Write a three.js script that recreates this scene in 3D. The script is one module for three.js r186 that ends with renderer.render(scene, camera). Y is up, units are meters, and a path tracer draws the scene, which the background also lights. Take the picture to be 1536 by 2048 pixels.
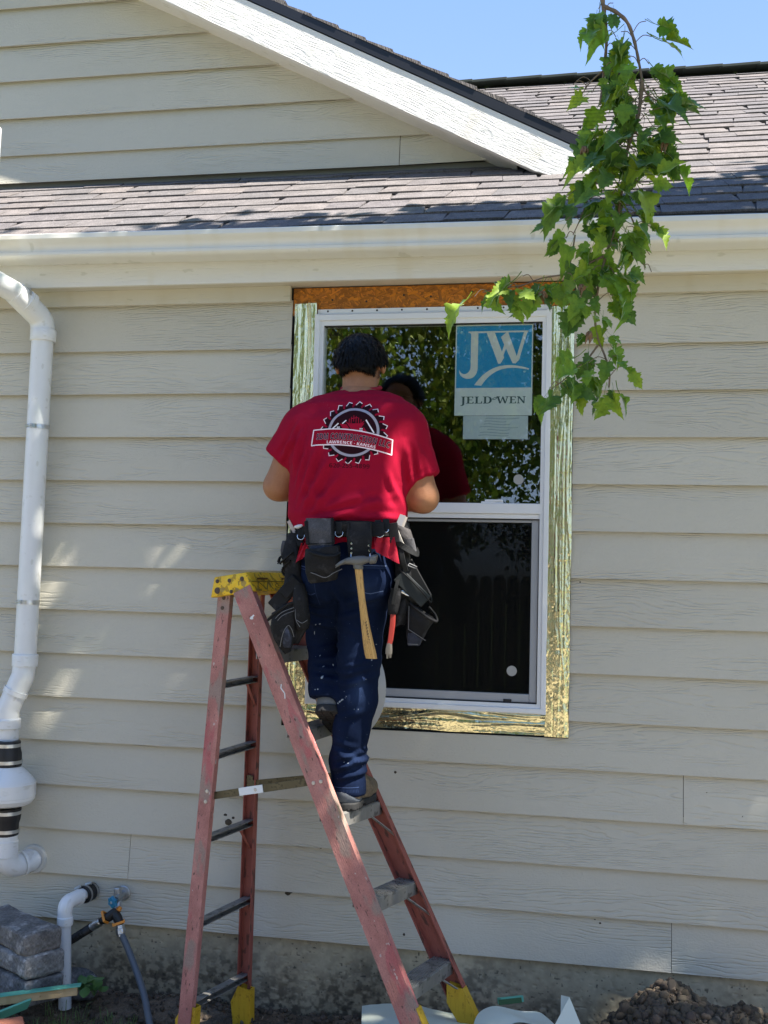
import * as THREE from 'three';
import { mergeGeometries, mergeVertices, toCreasedNormals } from 'three/addons/utils/BufferGeometryUtils.js';
import { RoundedBoxGeometry } from 'three/addons/geometries/RoundedBoxGeometry.js';

const V3 = THREE.Vector3, V2 = THREE.Vector2;
const v = (x, y, z) => new V3(x, y, z);

// ---------------------------------------------------------------- camera, sky, sun, exposure
const scene = new THREE.Scene();
const camera = new THREE.PerspectiveCamera(48.9416, 0.75, 0.05, 300);
camera.position.set(0.84776, 1.43042, 4.30339);
camera.rotation.set(0.05326, 0.19451, 0.02344, 'YXZ');
camera.updateMatrixWorld();

const SUN = v(0.475, 0.86, 0.172).normalize();
const SKY_LEVEL = 0.39;
// clear sky: azure overhead, paler towards the horizon and round the sun
const skyMap = (() => {
  const W = 256, H = 128, d = new Float32Array(W * H * 4), mixc = (p, q, t) => p.map((c, i) => c + (q[i] - c) * t);
  for (let j = 0; j < H; j++) for (let i = 0; i < W; i++) {
    const el = ((j + 0.5) / H - 0.5) * Math.PI, az = ((i + 0.5) / W - 0.5) * 2 * Math.PI;
    const dir = new V3(Math.cos(el) * Math.cos(az), Math.sin(el), Math.cos(el) * Math.sin(az));
    const t = Math.max(0, Math.sin(el)), u = Math.pow(t, 0.55), g = Math.max(0, dir.dot(SUN));
    let c = mixc([0.60, 0.76, 0.98], [0.10, 0.29, 0.80], u).map((q) => q * (1.15 - 0.35 * u));
    const glow = 0.5 * Math.pow(g, 6) + 1.6 * Math.pow(g, 60);
    c = c.map((q, k) => q + glow * [0.9, 0.95, 1][k] * 0.7);
    if (el < 0) c = mixc(c, [0.25, 0.24, 0.2], Math.min(1, -el * 12));
    const o = (j * W + i) * 4; for (let k = 0; k < 3; k++) d[o + k] = c[k] * SKY_LEVEL; d[o + 3] = 1;
  }
  const m = new THREE.DataTexture(d, W, H, THREE.RGBAFormat, THREE.FloatType);
  m.mapping = THREE.EquirectangularReflectionMapping; m.magFilter = m.minFilter = THREE.LinearFilter; m.needsUpdate = true;
  return m;
})();
scene.background = skyMap; scene.environment = skyMap;
const sun = new THREE.DirectionalLight(new THREE.Color(1, 0.945, 0.85), 4.4);
sun.name = 'sun';
sun.position.copy(SUN).multiplyScalar(30);
sun.castShadow = true;
sun.shadow.mapSize.set(4096, 4096);
Object.assign(sun.shadow.camera, { left: -9, right: 9, top: 9, bottom: -9, near: 1, far: 70 });
scene.add(sun, sun.target);

const renderer = new THREE.WebGLRenderer({ antialias: true });
renderer.setSize(768, 1024);
renderer.toneMapping = THREE.LinearToneMapping;
renderer.toneMappingExposure = 3.7;
renderer.shadowMap.enabled = true;

// ---------------------------------------------------------------- small tools
let seed = 12345;
const rnd = () => { seed = (seed + 0x6d2b79f5) | 0; let t = Math.imul(seed ^ (seed >>> 15), 1 | seed); t = (t + Math.imul(t ^ (t >>> 7), 61 | t)) ^ t; return ((t ^ (t >>> 14)) >>> 0) / 4294967296; };
const reseed = (n) => { seed = n * 7919 + 17; };
const rr = (a, b) => a + (b - a) * rnd();
const pick = (a) => a[Math.floor(rnd() * a.length)];
const clamp = (x, a = 0, b = 1) => Math.min(b, Math.max(a, x));
const mix = (a, b, t) => a + (b - a) * t;
const sstep = (a, b, x) => { const t = clamp((x - a) / (b - a)); return t * t * (3 - 2 * t); };

// the survey of the place was taken from the photograph: a sight line through (px, py) of the 1536 x 2048 photo meets the upright plane z
const EYE = camera.position.clone(), AIM = camera.quaternion.clone();
function at(px, py, z) {
  const d = v((px - 768) / 2250, -(py - 1024) / 2250, -1).applyQuaternion(AIM);
  return EYE.clone().addScaledVector(d, (z - EYE.z) / d.z);
}
const AIM_INV = AIM.clone().invert();
function toPx(p) { const d = p.clone().sub(EYE).applyQuaternion(AIM_INV); return [768 + 2250 * d.x / -d.z, 1024 - 2250 * d.y / -d.z]; }

const used = new Map();
function numbered(name) { const n = used.get(name) ?? 0; used.set(name, n + 1); return n ? name + '_' + String(n).padStart(3, '0') : name; }
function tag(o, label, category, group) { o.userData.label = label; o.userData.category = category; if (group) o.userData.group = group; return o; }
function thing(name, label, category, group, pos) {
  const o = new THREE.Group(); o.name = numbered(name); scene.add(o); tag(o, label, category, group);
  if (pos) o.position.copy(pos);
  return o;
}
function merge(list) {
  list = [].concat(list);
  list = list.map((g) => {
    g = g.index ? g.toNonIndexed() : g;
    if (!g.attributes.normal) g.computeVertexNormals();
    if (!g.attributes.uv) g.setAttribute('uv', new THREE.BufferAttribute(new Float32Array(g.attributes.position.count * 2), 2));
    for (const k of Object.keys(g.attributes)) if (!['position', 'normal', 'uv'].includes(k)) g.deleteAttribute(k);
    g.morphAttributes = {};
    return g;
  });
  return list.length === 1 ? list[0] : mergeGeometries(list);
}
// a mesh under its thing; the geometry is given in world metres unless the parent has a place of its own
function part(name, geos, m, parent, label) {
  const g = Array.isArray(geos) ? merge(geos) : geos;
  const o = new THREE.Mesh(g, m); o.name = parent === scene ? numbered(name) : name; o.castShadow = o.receiveShadow = true;
  if (label) o.userData.label = label;
  parent.add(o);
  return o;
}
function group(name, parent) { const o = new THREE.Group(); o.name = name; parent.add(o); return o; }

// ---- noise
const hash = (x, y, s) => { let h = Math.imul(x, 374761393) ^ Math.imul(y, 668265263) ^ Math.imul(s, 1274126177); h = Math.imul(h ^ (h >>> 13), 1274126177); return ((h ^ (h >>> 16)) >>> 0) / 4294967296; };
function pnoise(x, y, px, py, s) {  // value noise that repeats after px, py cells
  const ix = Math.floor(x), iy = Math.floor(y), fx = x - ix, fy = y - iy, u = fx * fx * (3 - 2 * fx), w = fy * fy * (3 - 2 * fy);
  const X0 = ((ix % px) + px) % px, X1 = (X0 + 1) % px, Y0 = ((iy % py) + py) % py, Y1 = (Y0 + 1) % py;
  return mix(mix(hash(X0, Y0, s), hash(X1, Y0, s), u), mix(hash(X0, Y1, s), hash(X1, Y1, s), u), w);
}
function fbm(u, w, fx, fy, oct, s) { let a = 0.5, r = 0, t = 0; for (let i = 0; i < oct; i++) { r += a * pnoise(u * fx, w * fy, fx, fy, s + i); t += a; a *= 0.5; fx *= 2; fy *= 2; } return r / t; }
function hash3(x, y, z, s) { return hash(x + Math.imul(z, 7331), y ^ Math.imul(z, 1931), s); }
function noise3(x, y, z, s = 0) {
  const ix = Math.floor(x), iy = Math.floor(y), iz = Math.floor(z), fx = x - ix, fy = y - iy, fz = z - iz;
  const u = fx * fx * (3 - 2 * fx), w = fy * fy * (3 - 2 * fy), t = fz * fz * (3 - 2 * fz), h = (a, b, c) => hash3(ix + a, iy + b, iz + c, s);
  return mix(mix(mix(h(0, 0, 0), h(1, 0, 0), u), mix(h(0, 1, 0), h(1, 1, 0), u), w), mix(mix(h(0, 0, 1), h(1, 0, 1), u), mix(h(0, 1, 1), h(1, 1, 1), u), w), t);
}
const fbm3 = (x, y, z, s = 0, o = 3) => { let a = 0.5, r = 0, t = 0; for (let i = 0; i < o; i++) { r += a * noise3(x, y, z, s + i); t += a; a *= 0.5; x *= 2; y *= 2; z *= 2; } return r / t; };

// ---- textures
function grayTex(w, h, f) {
  const d = new Uint8Array(w * h * 4);
  for (let y = 0; y < h; y++) for (let x = 0; x < w; x++) { const c = clamp(f((x + 0.5) / w, (y + 0.5) / h)) * 255, i = (y * w + x) * 4; d[i] = d[i + 1] = d[i + 2] = c; d[i + 3] = 255; }
  return finish(new THREE.DataTexture(d, w, h));
}
function colorTex(w, h, f) {  // f gives sRGB 0..1
  const d = new Uint8Array(w * h * 4);
  for (let y = 0; y < h; y++) for (let x = 0; x < w; x++) { const c = f((x + 0.5) / w, (y + 0.5) / h), i = (y * w + x) * 4; d[i] = clamp(c[0]) * 255; d[i + 1] = clamp(c[1]) * 255; d[i + 2] = clamp(c[2]) * 255; d[i + 3] = 255; }
  const t = finish(new THREE.DataTexture(d, w, h)); t.colorSpace = THREE.SRGBColorSpace; return t;
}
function canvasTex(w, h, draw) { const c = document.createElement('canvas'); c.width = w; c.height = h; draw(c.getContext('2d'), w, h); const t = finish(new THREE.CanvasTexture(c)); t.colorSpace = THREE.SRGBColorSpace; return t; }
function finish(t) { t.wrapS = t.wrapT = THREE.RepeatWrapping; t.magFilter = THREE.LinearFilter; t.minFilter = THREE.LinearMipmapLinearFilter; t.needsUpdate = true; return t; }
const rep = (t, a, b, ox = 0, oy = 0) => { const c = t.clone(); c.repeat.set(a, b); c.offset.set(ox, oy); c.needsUpdate = true; return c; };
const lin = (r, g, b) => new THREE.Color().setRGB(r, g, b);
const S = (o) => new THREE.MeshStandardMaterial(o);
const P = (o) => new THREE.MeshPhysicalMaterial(o);

// ---- geometry
function rawGeo(pos, uv, idx) {
  const g = new THREE.BufferGeometry();
  g.setAttribute('position', new THREE.Float32BufferAttribute(pos, 3));
  if (uv) g.setAttribute('uv', new THREE.Float32BufferAttribute(uv, 2));
  if (idx) g.setIndex(idx);
  g.computeVertexNormals();
  return g;
}
function boxUV(g, k = 1, ox = 0, oy = 0) {  // uv in metres, taken from the axis that a face looks along
  g = g.index ? g.toNonIndexed() : g;
  const p = g.attributes.position, uv = new Float32Array(p.count * 2), a = v(), b = v(), c = v(), n = v();
  for (let i = 0; i < p.count; i += 3) {
    a.fromBufferAttribute(p, i); b.fromBufferAttribute(p, i + 1); c.fromBufferAttribute(p, i + 2);
    n.copy(b).sub(a).cross(c.clone().sub(a));
    const ax = Math.abs(n.x), ay = Math.abs(n.y), az = Math.abs(n.z);
    [a, b, c].forEach((q, j) => { const [s, t] = az >= ax && az >= ay ? [q.x, q.y] : ax >= ay ? [q.z, q.y] : [q.x, q.z]; uv[(i + j) * 2] = s * k + ox; uv[(i + j) * 2 + 1] = t * k + oy; });
  }
  g.setAttribute('uv', new THREE.BufferAttribute(uv, 2));
  return g;
}
function box(x0, x1, y0, y1, z0, z1, r = 0) {
  const g = r ? new RoundedBoxGeometry(x1 - x0, y1 - y0, z1 - z0, 2, r) : new THREE.BoxGeometry(x1 - x0, y1 - y0, z1 - z0);
  g.translate((x0 + x1) / 2, (y0 + y1) / 2, (z0 + z1) / 2);
  return boxUV(g);
}
// a box between two points: w across (along `side`), h the third way
function bar(A, B, w, h, side, r = 0.001) {
  const L = A.distanceTo(B), t = B.clone().sub(A).normalize(), s = side.clone().addScaledVector(t, -side.dot(t)).normalize(), n = t.clone().cross(s);
  let g = r ? new RoundedBoxGeometry(w, h, L, 1, Math.min(r, w / 2.1, h / 2.1)) : new THREE.BoxGeometry(w, h, L);
  g = boxUV(g);
  g.applyMatrix4(new THREE.Matrix4().makeBasis(s, n, t).setPosition(A.clone().add(B).multiplyScalar(0.5)));
  return g;
}
function extrudePoly(pts, z0, z1, holes = []) {
  const sh = new THREE.Shape(pts.map((p) => new V2(p[0], p[1])));
  for (const h of holes) sh.holes.push(new THREE.Path(h.map((p) => new V2(p[0], p[1]))));
  const g = new THREE.ExtrudeGeometry(sh, { depth: z1 - z0, bevelEnabled: false, curveSegments: 6 });
  g.translate(0, 0, z0);
  return boxUV(g);
}
// a profile [z, y] carried along x; open profiles get a thickness
function extrudeX(prof, x0, x1, creased = 0.6) {
  const pos = [], uv = [], n = prof.length; let d = 0;
  for (let i = 0; i < n; i++) {
    const a = prof[i], b = prof[(i + 1) % n], l = Math.hypot(b[0] - a[0], b[1] - a[1]);
    const q = [[x0, a, d], [x1, a, d], [x1, b, d + l], [x0, a, d], [x1, b, d + l], [x0, b, d + l]];
    for (const [x, p, t] of q) { pos.push(x, p[1], p[0]); uv.push(x, t); }
    d += l;
  }
  return toCreasedNormals(rawGeo(pos, uv), creased);
}
// a closed section of [a, b] carried from A to B; a lies along `udir`
function beam(A, B, prof, udir, vside) {
  const t = B.clone().sub(A), L = t.length(); t.normalize();
  const U = udir.clone().addScaledVector(t, -udir.dot(t)).normalize(), W = t.clone().cross(U).normalize();
  if (vside && W.dot(vside) < 0) W.negate();
  const pos = [], uv = [], n = prof.length; let d = 0;
  const P3 = (p, O) => O.clone().addScaledVector(U, p[0]).addScaledVector(W, p[1]);
  for (let i = 0; i < n; i++) {
    const a = prof[i], b = prof[(i + 1) % n], l = Math.hypot(b[0] - a[0], b[1] - a[1]);
    const q = [[a, A, d, 0], [b, A, d + l, 0], [b, B, d + l, L], [a, A, d, 0], [b, B, d + l, L], [a, B, d, L]];
    for (const [p, O, s, tt] of q) { const w = P3(p, O); pos.push(w.x, w.y, w.z); uv.push(s, tt); }
    d += l;
  }
  for (const [O, rev] of [[A, 1], [B, 0]]) {
    const tri = THREE.ShapeUtils.triangulateShape(prof.map((p) => new V2(p[0], p[1])), []);
    for (const f of tri) for (const i of rev ? [f[2], f[1], f[0]] : f) { const w = P3(prof[i], O); pos.push(w.x, w.y, w.z); uv.push(prof[i][0], prof[i][1]); }
  }
  return rawGeo(pos, uv);
}
// round section of changing radius along a line of points
function sweep(pts, rad, n = 20, cap = true) {
  const m = pts.length, R = (i) => (Array.isArray(rad) ? rad[i] : typeof rad === 'function' ? rad(i / (m - 1)) : rad);
  const pos = [], uv = [], idx = []; let U = null, d = 0;
  for (let i = 0; i < m; i++) {
    const t = pts[Math.min(i + 1, m - 1)].clone().sub(pts[Math.max(i - 1, 0)]).normalize();
    if (!U) U = (Math.abs(t.y) < 0.9 ? v(0, 1, 0) : v(1, 0, 0)).cross(t).normalize();
    U.addScaledVector(t, -U.dot(t)).normalize();
    const W = t.clone().cross(U);
    if (i) d += pts[i].distanceTo(pts[i - 1]);
    for (let k = 0; k <= n; k++) { const a = k / n * Math.PI * 2, p = pts[i].clone().addScaledVector(U, Math.cos(a) * R(i)).addScaledVector(W, Math.sin(a) * R(i)); pos.push(p.x, p.y, p.z); uv.push(k / n, d); }
    if (i) for (let k = 0; k < n; k++) { const a = (i - 1) * (n + 1) + k, b = a + n + 1; idx.push(a, a + 1, b, b, a + 1, b + 1); }
  }
  const g = rawGeo(pos, uv, idx);
  // close the seam's shading
  const N = g.attributes.normal;
  for (let i = 0; i < m; i++) { const a = i * (n + 1), b = a + n, q = v(N.getX(a) + N.getX(b), N.getY(a) + N.getY(b), N.getZ(a) + N.getZ(b)).normalize(); N.setXYZ(a, q.x, q.y, q.z); N.setXYZ(b, q.x, q.y, q.z); }
  if (!cap) return g.toNonIndexed();
  const out = [g.toNonIndexed()];
  for (const [i, s] of [[0, -1], [m - 1, 1]]) {
    const p = [], q = [];
    for (let k = 0; k < n; k++) { const A = i * (n + 1) + k, B = A + 1, c = pts[i], w = s > 0 ? [A, B] : [B, A]; p.push(c.x, c.y, c.z); for (const j of w) p.push(pos[j * 3], pos[j * 3 + 1], pos[j * 3 + 2]); q.push(0, 0, 0, 0, 0, 0); }
    out.push(rawGeo(p, q));
  }
  return merge(out);
}
function fillet(pts, R, n = 10) {  // corners of a line rounded with radius R
  const out = [pts[0].clone()];
  for (let i = 1; i < pts.length - 1; i++) {
    const a = pts[i - 1].clone().sub(pts[i]), b = pts[i + 1].clone().sub(pts[i]), la = a.length(), lb = b.length(); a.normalize(); b.normalize();
    const ang = Math.acos(clamp(a.dot(b), -1, 1)), r = Array.isArray(R) ? R[i - 1] : R, d = Math.min(r / Math.tan(ang / 2), la * 0.48, lb * 0.48);
    const p0 = pts[i].clone().addScaledVector(a, d), p2 = pts[i].clone().addScaledVector(b, d);
    for (let k = 0; k <= n; k++) { const t = k / n, q = p0.clone().multiplyScalar((1 - t) * (1 - t)).addScaledVector(pts[i], 2 * t * (1 - t)).addScaledVector(p2, t * t); out.push(q); }
  }
  out.push(pts[pts.length - 1].clone());
  return out;
}
const spline = (pts, n) => new THREE.CatmullRomCurve3(pts, false, 'centripetal').getPoints(n);
// a turned profile [[distance along the axis, radius], ...] from A towards `dir`
function turned(A, dir, prof, n = 28, crease = 0.5) {
  const g = new THREE.LatheGeometry(prof.map((p) => new V2(Math.max(p[1], 1e-5), p[0])), n);
  const c = toCreasedNormals(g.toNonIndexed(), crease);
  c.applyQuaternion(new THREE.Quaternion().setFromUnitVectors(v(0, 1, 0), dir.clone().normalize()));
  c.translate(A.x, A.y, A.z);
  return c;
}
const rod = (A, B, r, n = 14) => sweep([A, B], r, n);
// rings of equal count joined into a closed skin
function loft(rings, close = true, smooth = true) {
  const n = rings[0].length, pos = [], uv = [], idx = [];
  rings.forEach((r, i) => r.forEach((p, k) => { pos.push(p.x, p.y, p.z); uv.push(k / n, i / (rings.length - 1)); }));
  for (let i = 1; i < rings.length; i++) for (let k = 0; k < n; k++) { const a = (i - 1) * n + k, b = (i - 1) * n + (k + 1) % n, c = a + n, d = b + n; idx.push(a, b, c, c, b, d); }
  if (close) for (const [i, s] of [[0, 0], [rings.length - 1, 1]]) { const c = v(); rings[i].forEach((p) => c.add(p)); c.multiplyScalar(1 / n); const j = pos.length / 3; pos.push(c.x, c.y, c.z); uv.push(0.5, i ? 1 : 0); for (let k = 0; k < n; k++) { const a = i * n + k, b = i * n + (k + 1) % n; idx.push(...(s ? [a, b, j] : [b, a, j])); } }
  const g = rawGeo(pos, uv, idx);
  return smooth ? toCreasedNormals(g.toNonIndexed(), smooth === true ? 0.9 : smooth) : g.toNonIndexed();
}
function ring(c, U, W, a, b, n = 24, p = 2.6) {
  const out = [];
  for (let k = 0; k < n; k++) { const t = k / n * Math.PI * 2, x = Math.cos(t), y = Math.sin(t), e = 2 / p; out.push(c.clone().addScaledVector(U, a * Math.sign(x) * Math.abs(x) ** e).addScaledVector(W, b * Math.sign(y) * Math.abs(y) ** e)); }
  return out;
}
// ---- solids from distance fields: surface nets
const smin = (a, b, k) => { const h = clamp(0.5 + 0.5 * (b - a) / k); return b + (a - b) * h - k * h * (1 - h); };
const smax = (a, b, k) => -smin(-a, -b, k);
function coneSdf(a, b, r1, r2) {  // round cone between two joints
  const ba = b.clone().sub(a), l2 = ba.lengthSq(), rrd = r1 - r2, a2 = l2 - rrd * rrd, il2 = 1 / l2;
  return (x, y, z) => {
    const px = x - a.x, py = y - a.y, pz = z - a.z, yy = px * ba.x + py * ba.y + pz * ba.z, zz = yy - l2;
    const qx = px * l2 - ba.x * yy, qy = py * l2 - ba.y * yy, qz = pz * l2 - ba.z * yy, x2 = qx * qx + qy * qy + qz * qz, y2 = yy * yy * l2, z2 = zz * zz * l2;
    const k = Math.sign(rrd) * rrd * rrd * x2;
    if (Math.sign(zz) * a2 * z2 > k) return Math.sqrt(x2 + z2) * il2 - r2;
    if (Math.sign(yy) * a2 * y2 < k) return Math.sqrt(x2 + y2) * il2 - r1;
    return (Math.sqrt(x2 * a2 * il2) + yy * rrd) * il2 - r1;
  };
}
function ellSdf(c, a, b, d) { return (x, y, z) => { const X = (x - c.x), Y = (y - c.y), Z = (z - c.z), k0 = Math.sqrt((X / a) ** 2 + (Y / b) ** 2 + (Z / d) ** 2), k1 = Math.sqrt((X / a / a) ** 2 + (Y / b / b) ** 2 + (Z / d / d) ** 2); return k1 < 1e-9 ? -Math.min(a, b, d) : k0 * (k0 - 1) / k1; }; }
function nets(f, lo, hi, h) {
  const nx = Math.ceil((hi.x - lo.x) / h) + 1, ny = Math.ceil((hi.y - lo.y) / h) + 1, nz = Math.ceil((hi.z - lo.z) / h) + 1;
  const F = new Float32Array(nx * ny * nz), id = (i, j, k) => i + nx * (j + ny * k);
  for (let k = 0; k < nz; k++) for (let j = 0; j < ny; j++) for (let i = 0; i < nx; i++) F[id(i, j, k)] = f(lo.x + i * h, lo.y + j * h, lo.z + k * h);
  const cell = new Int32Array(nx * ny * nz).fill(-1), pos = [], idx = [];
  const C = [[0, 0, 0], [1, 0, 0], [0, 1, 0], [1, 1, 0], [0, 0, 1], [1, 0, 1], [0, 1, 1], [1, 1, 1]], Ed = [[0, 1], [2, 3], [4, 5], [6, 7], [0, 2], [1, 3], [4, 6], [5, 7], [0, 4], [1, 5], [2, 6], [3, 7]];
  for (let k = 0; k < nz - 1; k++) for (let j = 0; j < ny - 1; j++) for (let i = 0; i < nx - 1; i++) {
    const s = C.map((c) => F[id(i + c[0], j + c[1], k + c[2])]); let neg = 0; for (const q of s) if (q < 0) neg++;
    if (!neg || neg === 8) continue;
    let x = 0, y = 0, z = 0, n = 0;
    for (const [a, b] of Ed) if ((s[a] < 0) !== (s[b] < 0)) { const t = s[a] / (s[a] - s[b]); x += C[a][0] + t * (C[b][0] - C[a][0]); y += C[a][1] + t * (C[b][1] - C[a][1]); z += C[a][2] + t * (C[b][2] - C[a][2]); n++; }
    cell[id(i, j, k)] = pos.length / 3; pos.push(lo.x + (i + x / n) * h, lo.y + (j + y / n) * h, lo.z + (k + z / n) * h);
  }
  for (let k = 1; k < nz - 1; k++) for (let j = 1; j < ny - 1; j++) for (let i = 1; i < nx - 1; i++) {
    const s0 = F[id(i, j, k)] < 0;
    const q = (a, b, c, d, flip) => { if (a < 0 || b < 0 || c < 0 || d < 0) return; if (flip) idx.push(a, c, b, a, d, c); else idx.push(a, b, c, a, c, d); };
    if (s0 !== F[id(i + 1, j, k)] < 0) q(cell[id(i, j - 1, k - 1)], cell[id(i, j, k - 1)], cell[id(i, j, k)], cell[id(i, j - 1, k)], !s0);
    if (s0 !== F[id(i, j + 1, k)] < 0) q(cell[id(i - 1, j, k - 1)], cell[id(i - 1, j, k)], cell[id(i, j, k)], cell[id(i, j, k - 1)], !s0);
    if (s0 !== F[id(i, j, k + 1)] < 0) q(cell[id(i - 1, j - 1, k)], cell[id(i, j - 1, k)], cell[id(i, j, k)], cell[id(i - 1, j, k)], !s0);
  }
  const e = h * 0.3;
  for (let it = 0; it < 2; it++) for (let i = 0; i < pos.length; i += 3) {
    const [x, y, z] = [pos[i], pos[i + 1], pos[i + 2]], d = f(x, y, z), gx = f(x + e, y, z) - d, gy = f(x, y + e, z) - d, gz = f(x, y, z + e) - d, l2 = (gx * gx + gy * gy + gz * gz) / (e * e);
    if (l2 < 0.05) continue; const m = clamp(d / l2, -h * 0.5, h * 0.5) / e; pos[i] -= gx * m; pos[i + 1] -= gy * m; pos[i + 2] -= gz * m;
  }
  return rawGeo(pos, null, idx);
}
// moves each vertex along its normal by f(x, y, z, normal)
function displace(g, f) {
  if (!g.index) g = mergeVertices(g);
  const p = g.attributes.position, n = g.attributes.normal;
  const out = new Float32Array(p.count * 3);
  for (let i = 0; i < p.count; i++) { const N = v().fromBufferAttribute(n, i), q = v().fromBufferAttribute(p, i); q.addScaledVector(N, f(q.x, q.y, q.z, N)); q.toArray(out, i * 3); }
  g.setAttribute('position', new THREE.BufferAttribute(out, 3)); g.computeVertexNormals();
  return g;
}
function setUV(g, f) { const p = g.attributes.position, n = g.attributes.normal, uv = new Float32Array(p.count * 2); for (let i = 0; i < p.count; i++) { const q = f(p.getX(i), p.getY(i), p.getZ(i), n.getZ(i)); uv[i * 2] = q[0]; uv[i * 2 + 1] = q[1]; } g.setAttribute('uv', new THREE.BufferAttribute(uv, 2)); return g; }
function planeGrid(w, h, nx, ny, f) {  // f(u, w) -> Vector3
  const pos = [], uv = [], idx = [];
  for (let j = 0; j <= ny; j++) for (let i = 0; i <= nx; i++) { const p = f(i / nx, j / ny); pos.push(p.x, p.y, p.z); uv.push(i / nx * w, j / ny * h); }
  for (let j = 0; j < ny; j++) for (let i = 0; i < nx; i++) { const a = j * (nx + 1) + i, b = a + 1, c = a + nx + 1, d = c + 1; idx.push(a, b, d, a, d, c); }
  return rawGeo(pos, uv, idx);
}
// ---------------------------------------------------------------- surfaces of the house
const grainBump = grayTex(2048, 512, (a, b) => {  // embossed wood grain, 3.0 x 0.75 m
  const wob = fbm(a, b, 5, 6, 3, 11), fine = fbm(a, b, 40, 40, 2, 21);
  const ph = 66 * b + 11 * wob + 1.1 * fine, s = Math.sin(ph * Math.PI * 2);
  const amp = sstep(0.38, 0.62, fbm(a, b, 7, 9, 2, 31)), br = sstep(0.3, 0.62, pnoise(a * 70, b * 150, 70, 150, 41));
  const micro = pnoise(a * 420, b * 240, 420, 240, 51) * 0.6 + pnoise(a * 900, b * 110, 900, 110, 52) * 0.4;
  return 0.6 - 0.42 * sstep(0.2, 1.0, s) * amp * (0.25 + 0.75 * br) + 0.2 * (micro - 0.5) * (1.2 - amp) + 0.16 * (fine - 0.5);
});
const paintMap = colorTex(512, 256, (a, b) => { const n = fbm(a, b, 4, 3, 5, 61), m = pnoise(a * 200, b * 110, 200, 110, 62), k = 0.965 + 0.05 * (n - 0.5) - 0.018 * (m > 0.93) + 0.008 * (m - 0.5); return [k, k, k * 0.995]; });
const sidingMs = [1, 0.975, 1.02, 0.99].map((k) => P({ color: lin(0.62 * k, 0.58 * k, 0.485 * k), roughness: 0.62, specularIntensity: 0.6, map: rep(paintMap, 0.33, 1.1), bumpMap: rep(grainBump, 1 / 3, 1 / 0.75), bumpScale: 0.0046 }));
const sidingM = sidingMs[0];
const trimBump = grayTex(1024, 256, (a, b) => {  // rough sawn board, 2.0 x 0.5 m
  const ph = 46 * b + 7 * fbm(a, b, 4, 4, 3, 71), s = Math.sin(ph * Math.PI * 2), br = sstep(0.45, 0.7, pnoise(a * 44, b * 70, 44, 70, 72));
  return 0.6 - 0.45 * sstep(0.4, 1, s) * br + 0.25 * (pnoise(a * 260, b * 130, 260, 130, 73) - 0.5) - 0.3 * sstep(0.72, 0.8, fbm(a, b, 16, 10, 3, 75));
});
const trimDirt = colorTex(1024, 256, (a, b) => {  // painted trim with tan weathering
  const n = fbm(a, b, 6, 5, 5, 81), st = sstep(0.52, 0.75, fbm(a, b, 30, 4, 3, 83)), c = sstep(0.74, 0.8, fbm(a, b, 34, 20, 3, 84));
  const k = 0.97 + 0.05 * (n - 0.5) - 0.05 * st - 0.14 * c; return [k, k * (1 - 0.018 * st - 0.03 * c), k * (1 - 0.06 * st - 0.08 * c)];
});
const trimClean = colorTex(512, 256, (a, b) => { const n = fbm(a, b, 5, 4, 5, 86), c = sstep(0.78, 0.82, fbm(a, b, 40, 26, 3, 87)), st = sstep(0.55, 0.8, fbm(a, b, 24, 3, 3, 88)), k = 0.985 + 0.03 * (n - 0.5) - 0.07 * c - 0.02 * st; return [k, k * (1 - 0.01 * st), k * (1 - 0.03 * st - 0.02 * c)]; });
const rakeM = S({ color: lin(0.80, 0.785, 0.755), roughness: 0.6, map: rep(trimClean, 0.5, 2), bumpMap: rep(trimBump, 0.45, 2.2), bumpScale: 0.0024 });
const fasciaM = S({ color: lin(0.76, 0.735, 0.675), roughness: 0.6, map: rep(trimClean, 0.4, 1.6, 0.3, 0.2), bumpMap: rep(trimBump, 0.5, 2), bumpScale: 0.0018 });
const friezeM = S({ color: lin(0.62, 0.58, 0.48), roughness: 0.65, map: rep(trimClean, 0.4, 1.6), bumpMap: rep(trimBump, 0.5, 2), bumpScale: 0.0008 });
const gutterM = S({ color: lin(0.76, 0.745, 0.69), roughness: 0.34, map: rep(trimClean, 0.5, 0.4, 0.1, 0.5) });
const darkM = S({ color: lin(0.03, 0.029, 0.028), roughness: 0.9 });
const osbTex = canvasTex(1024, 256, (c, w, h) => {
  reseed(5); c.fillStyle = '#8a4a10'; c.fillRect(0, 0, w, h);
  for (let i = 0; i < 2600; i++) {
    c.save(); c.translate(rnd() * w, rnd() * h); c.rotate(rr(-0.7, 0.7) + (rnd() < 0.3 ? 1.4 : 0));
    const l = rr(14, 60), t = rr(5, 15), k = rr(0.75, 1.15); c.fillStyle = `rgb(${168 * k | 0},${92 * k | 0},${rr(18, 34) * k | 0})`; c.fillRect(-l / 2, -t / 2, l, t);
    c.fillStyle = `rgba(40,18,4,${rr(0.1, 0.6)})`; c.fillRect(-l / 2, t / 2 - 1.4, l * rr(0.4, 1), 1.6); c.restore();
  }
});
const osbM = S({ color: lin(1.2, 1.5, 1.4), map: rep(osbTex, 1 / 0.9, 1 / 0.22), roughness: 0.75 });
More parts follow.
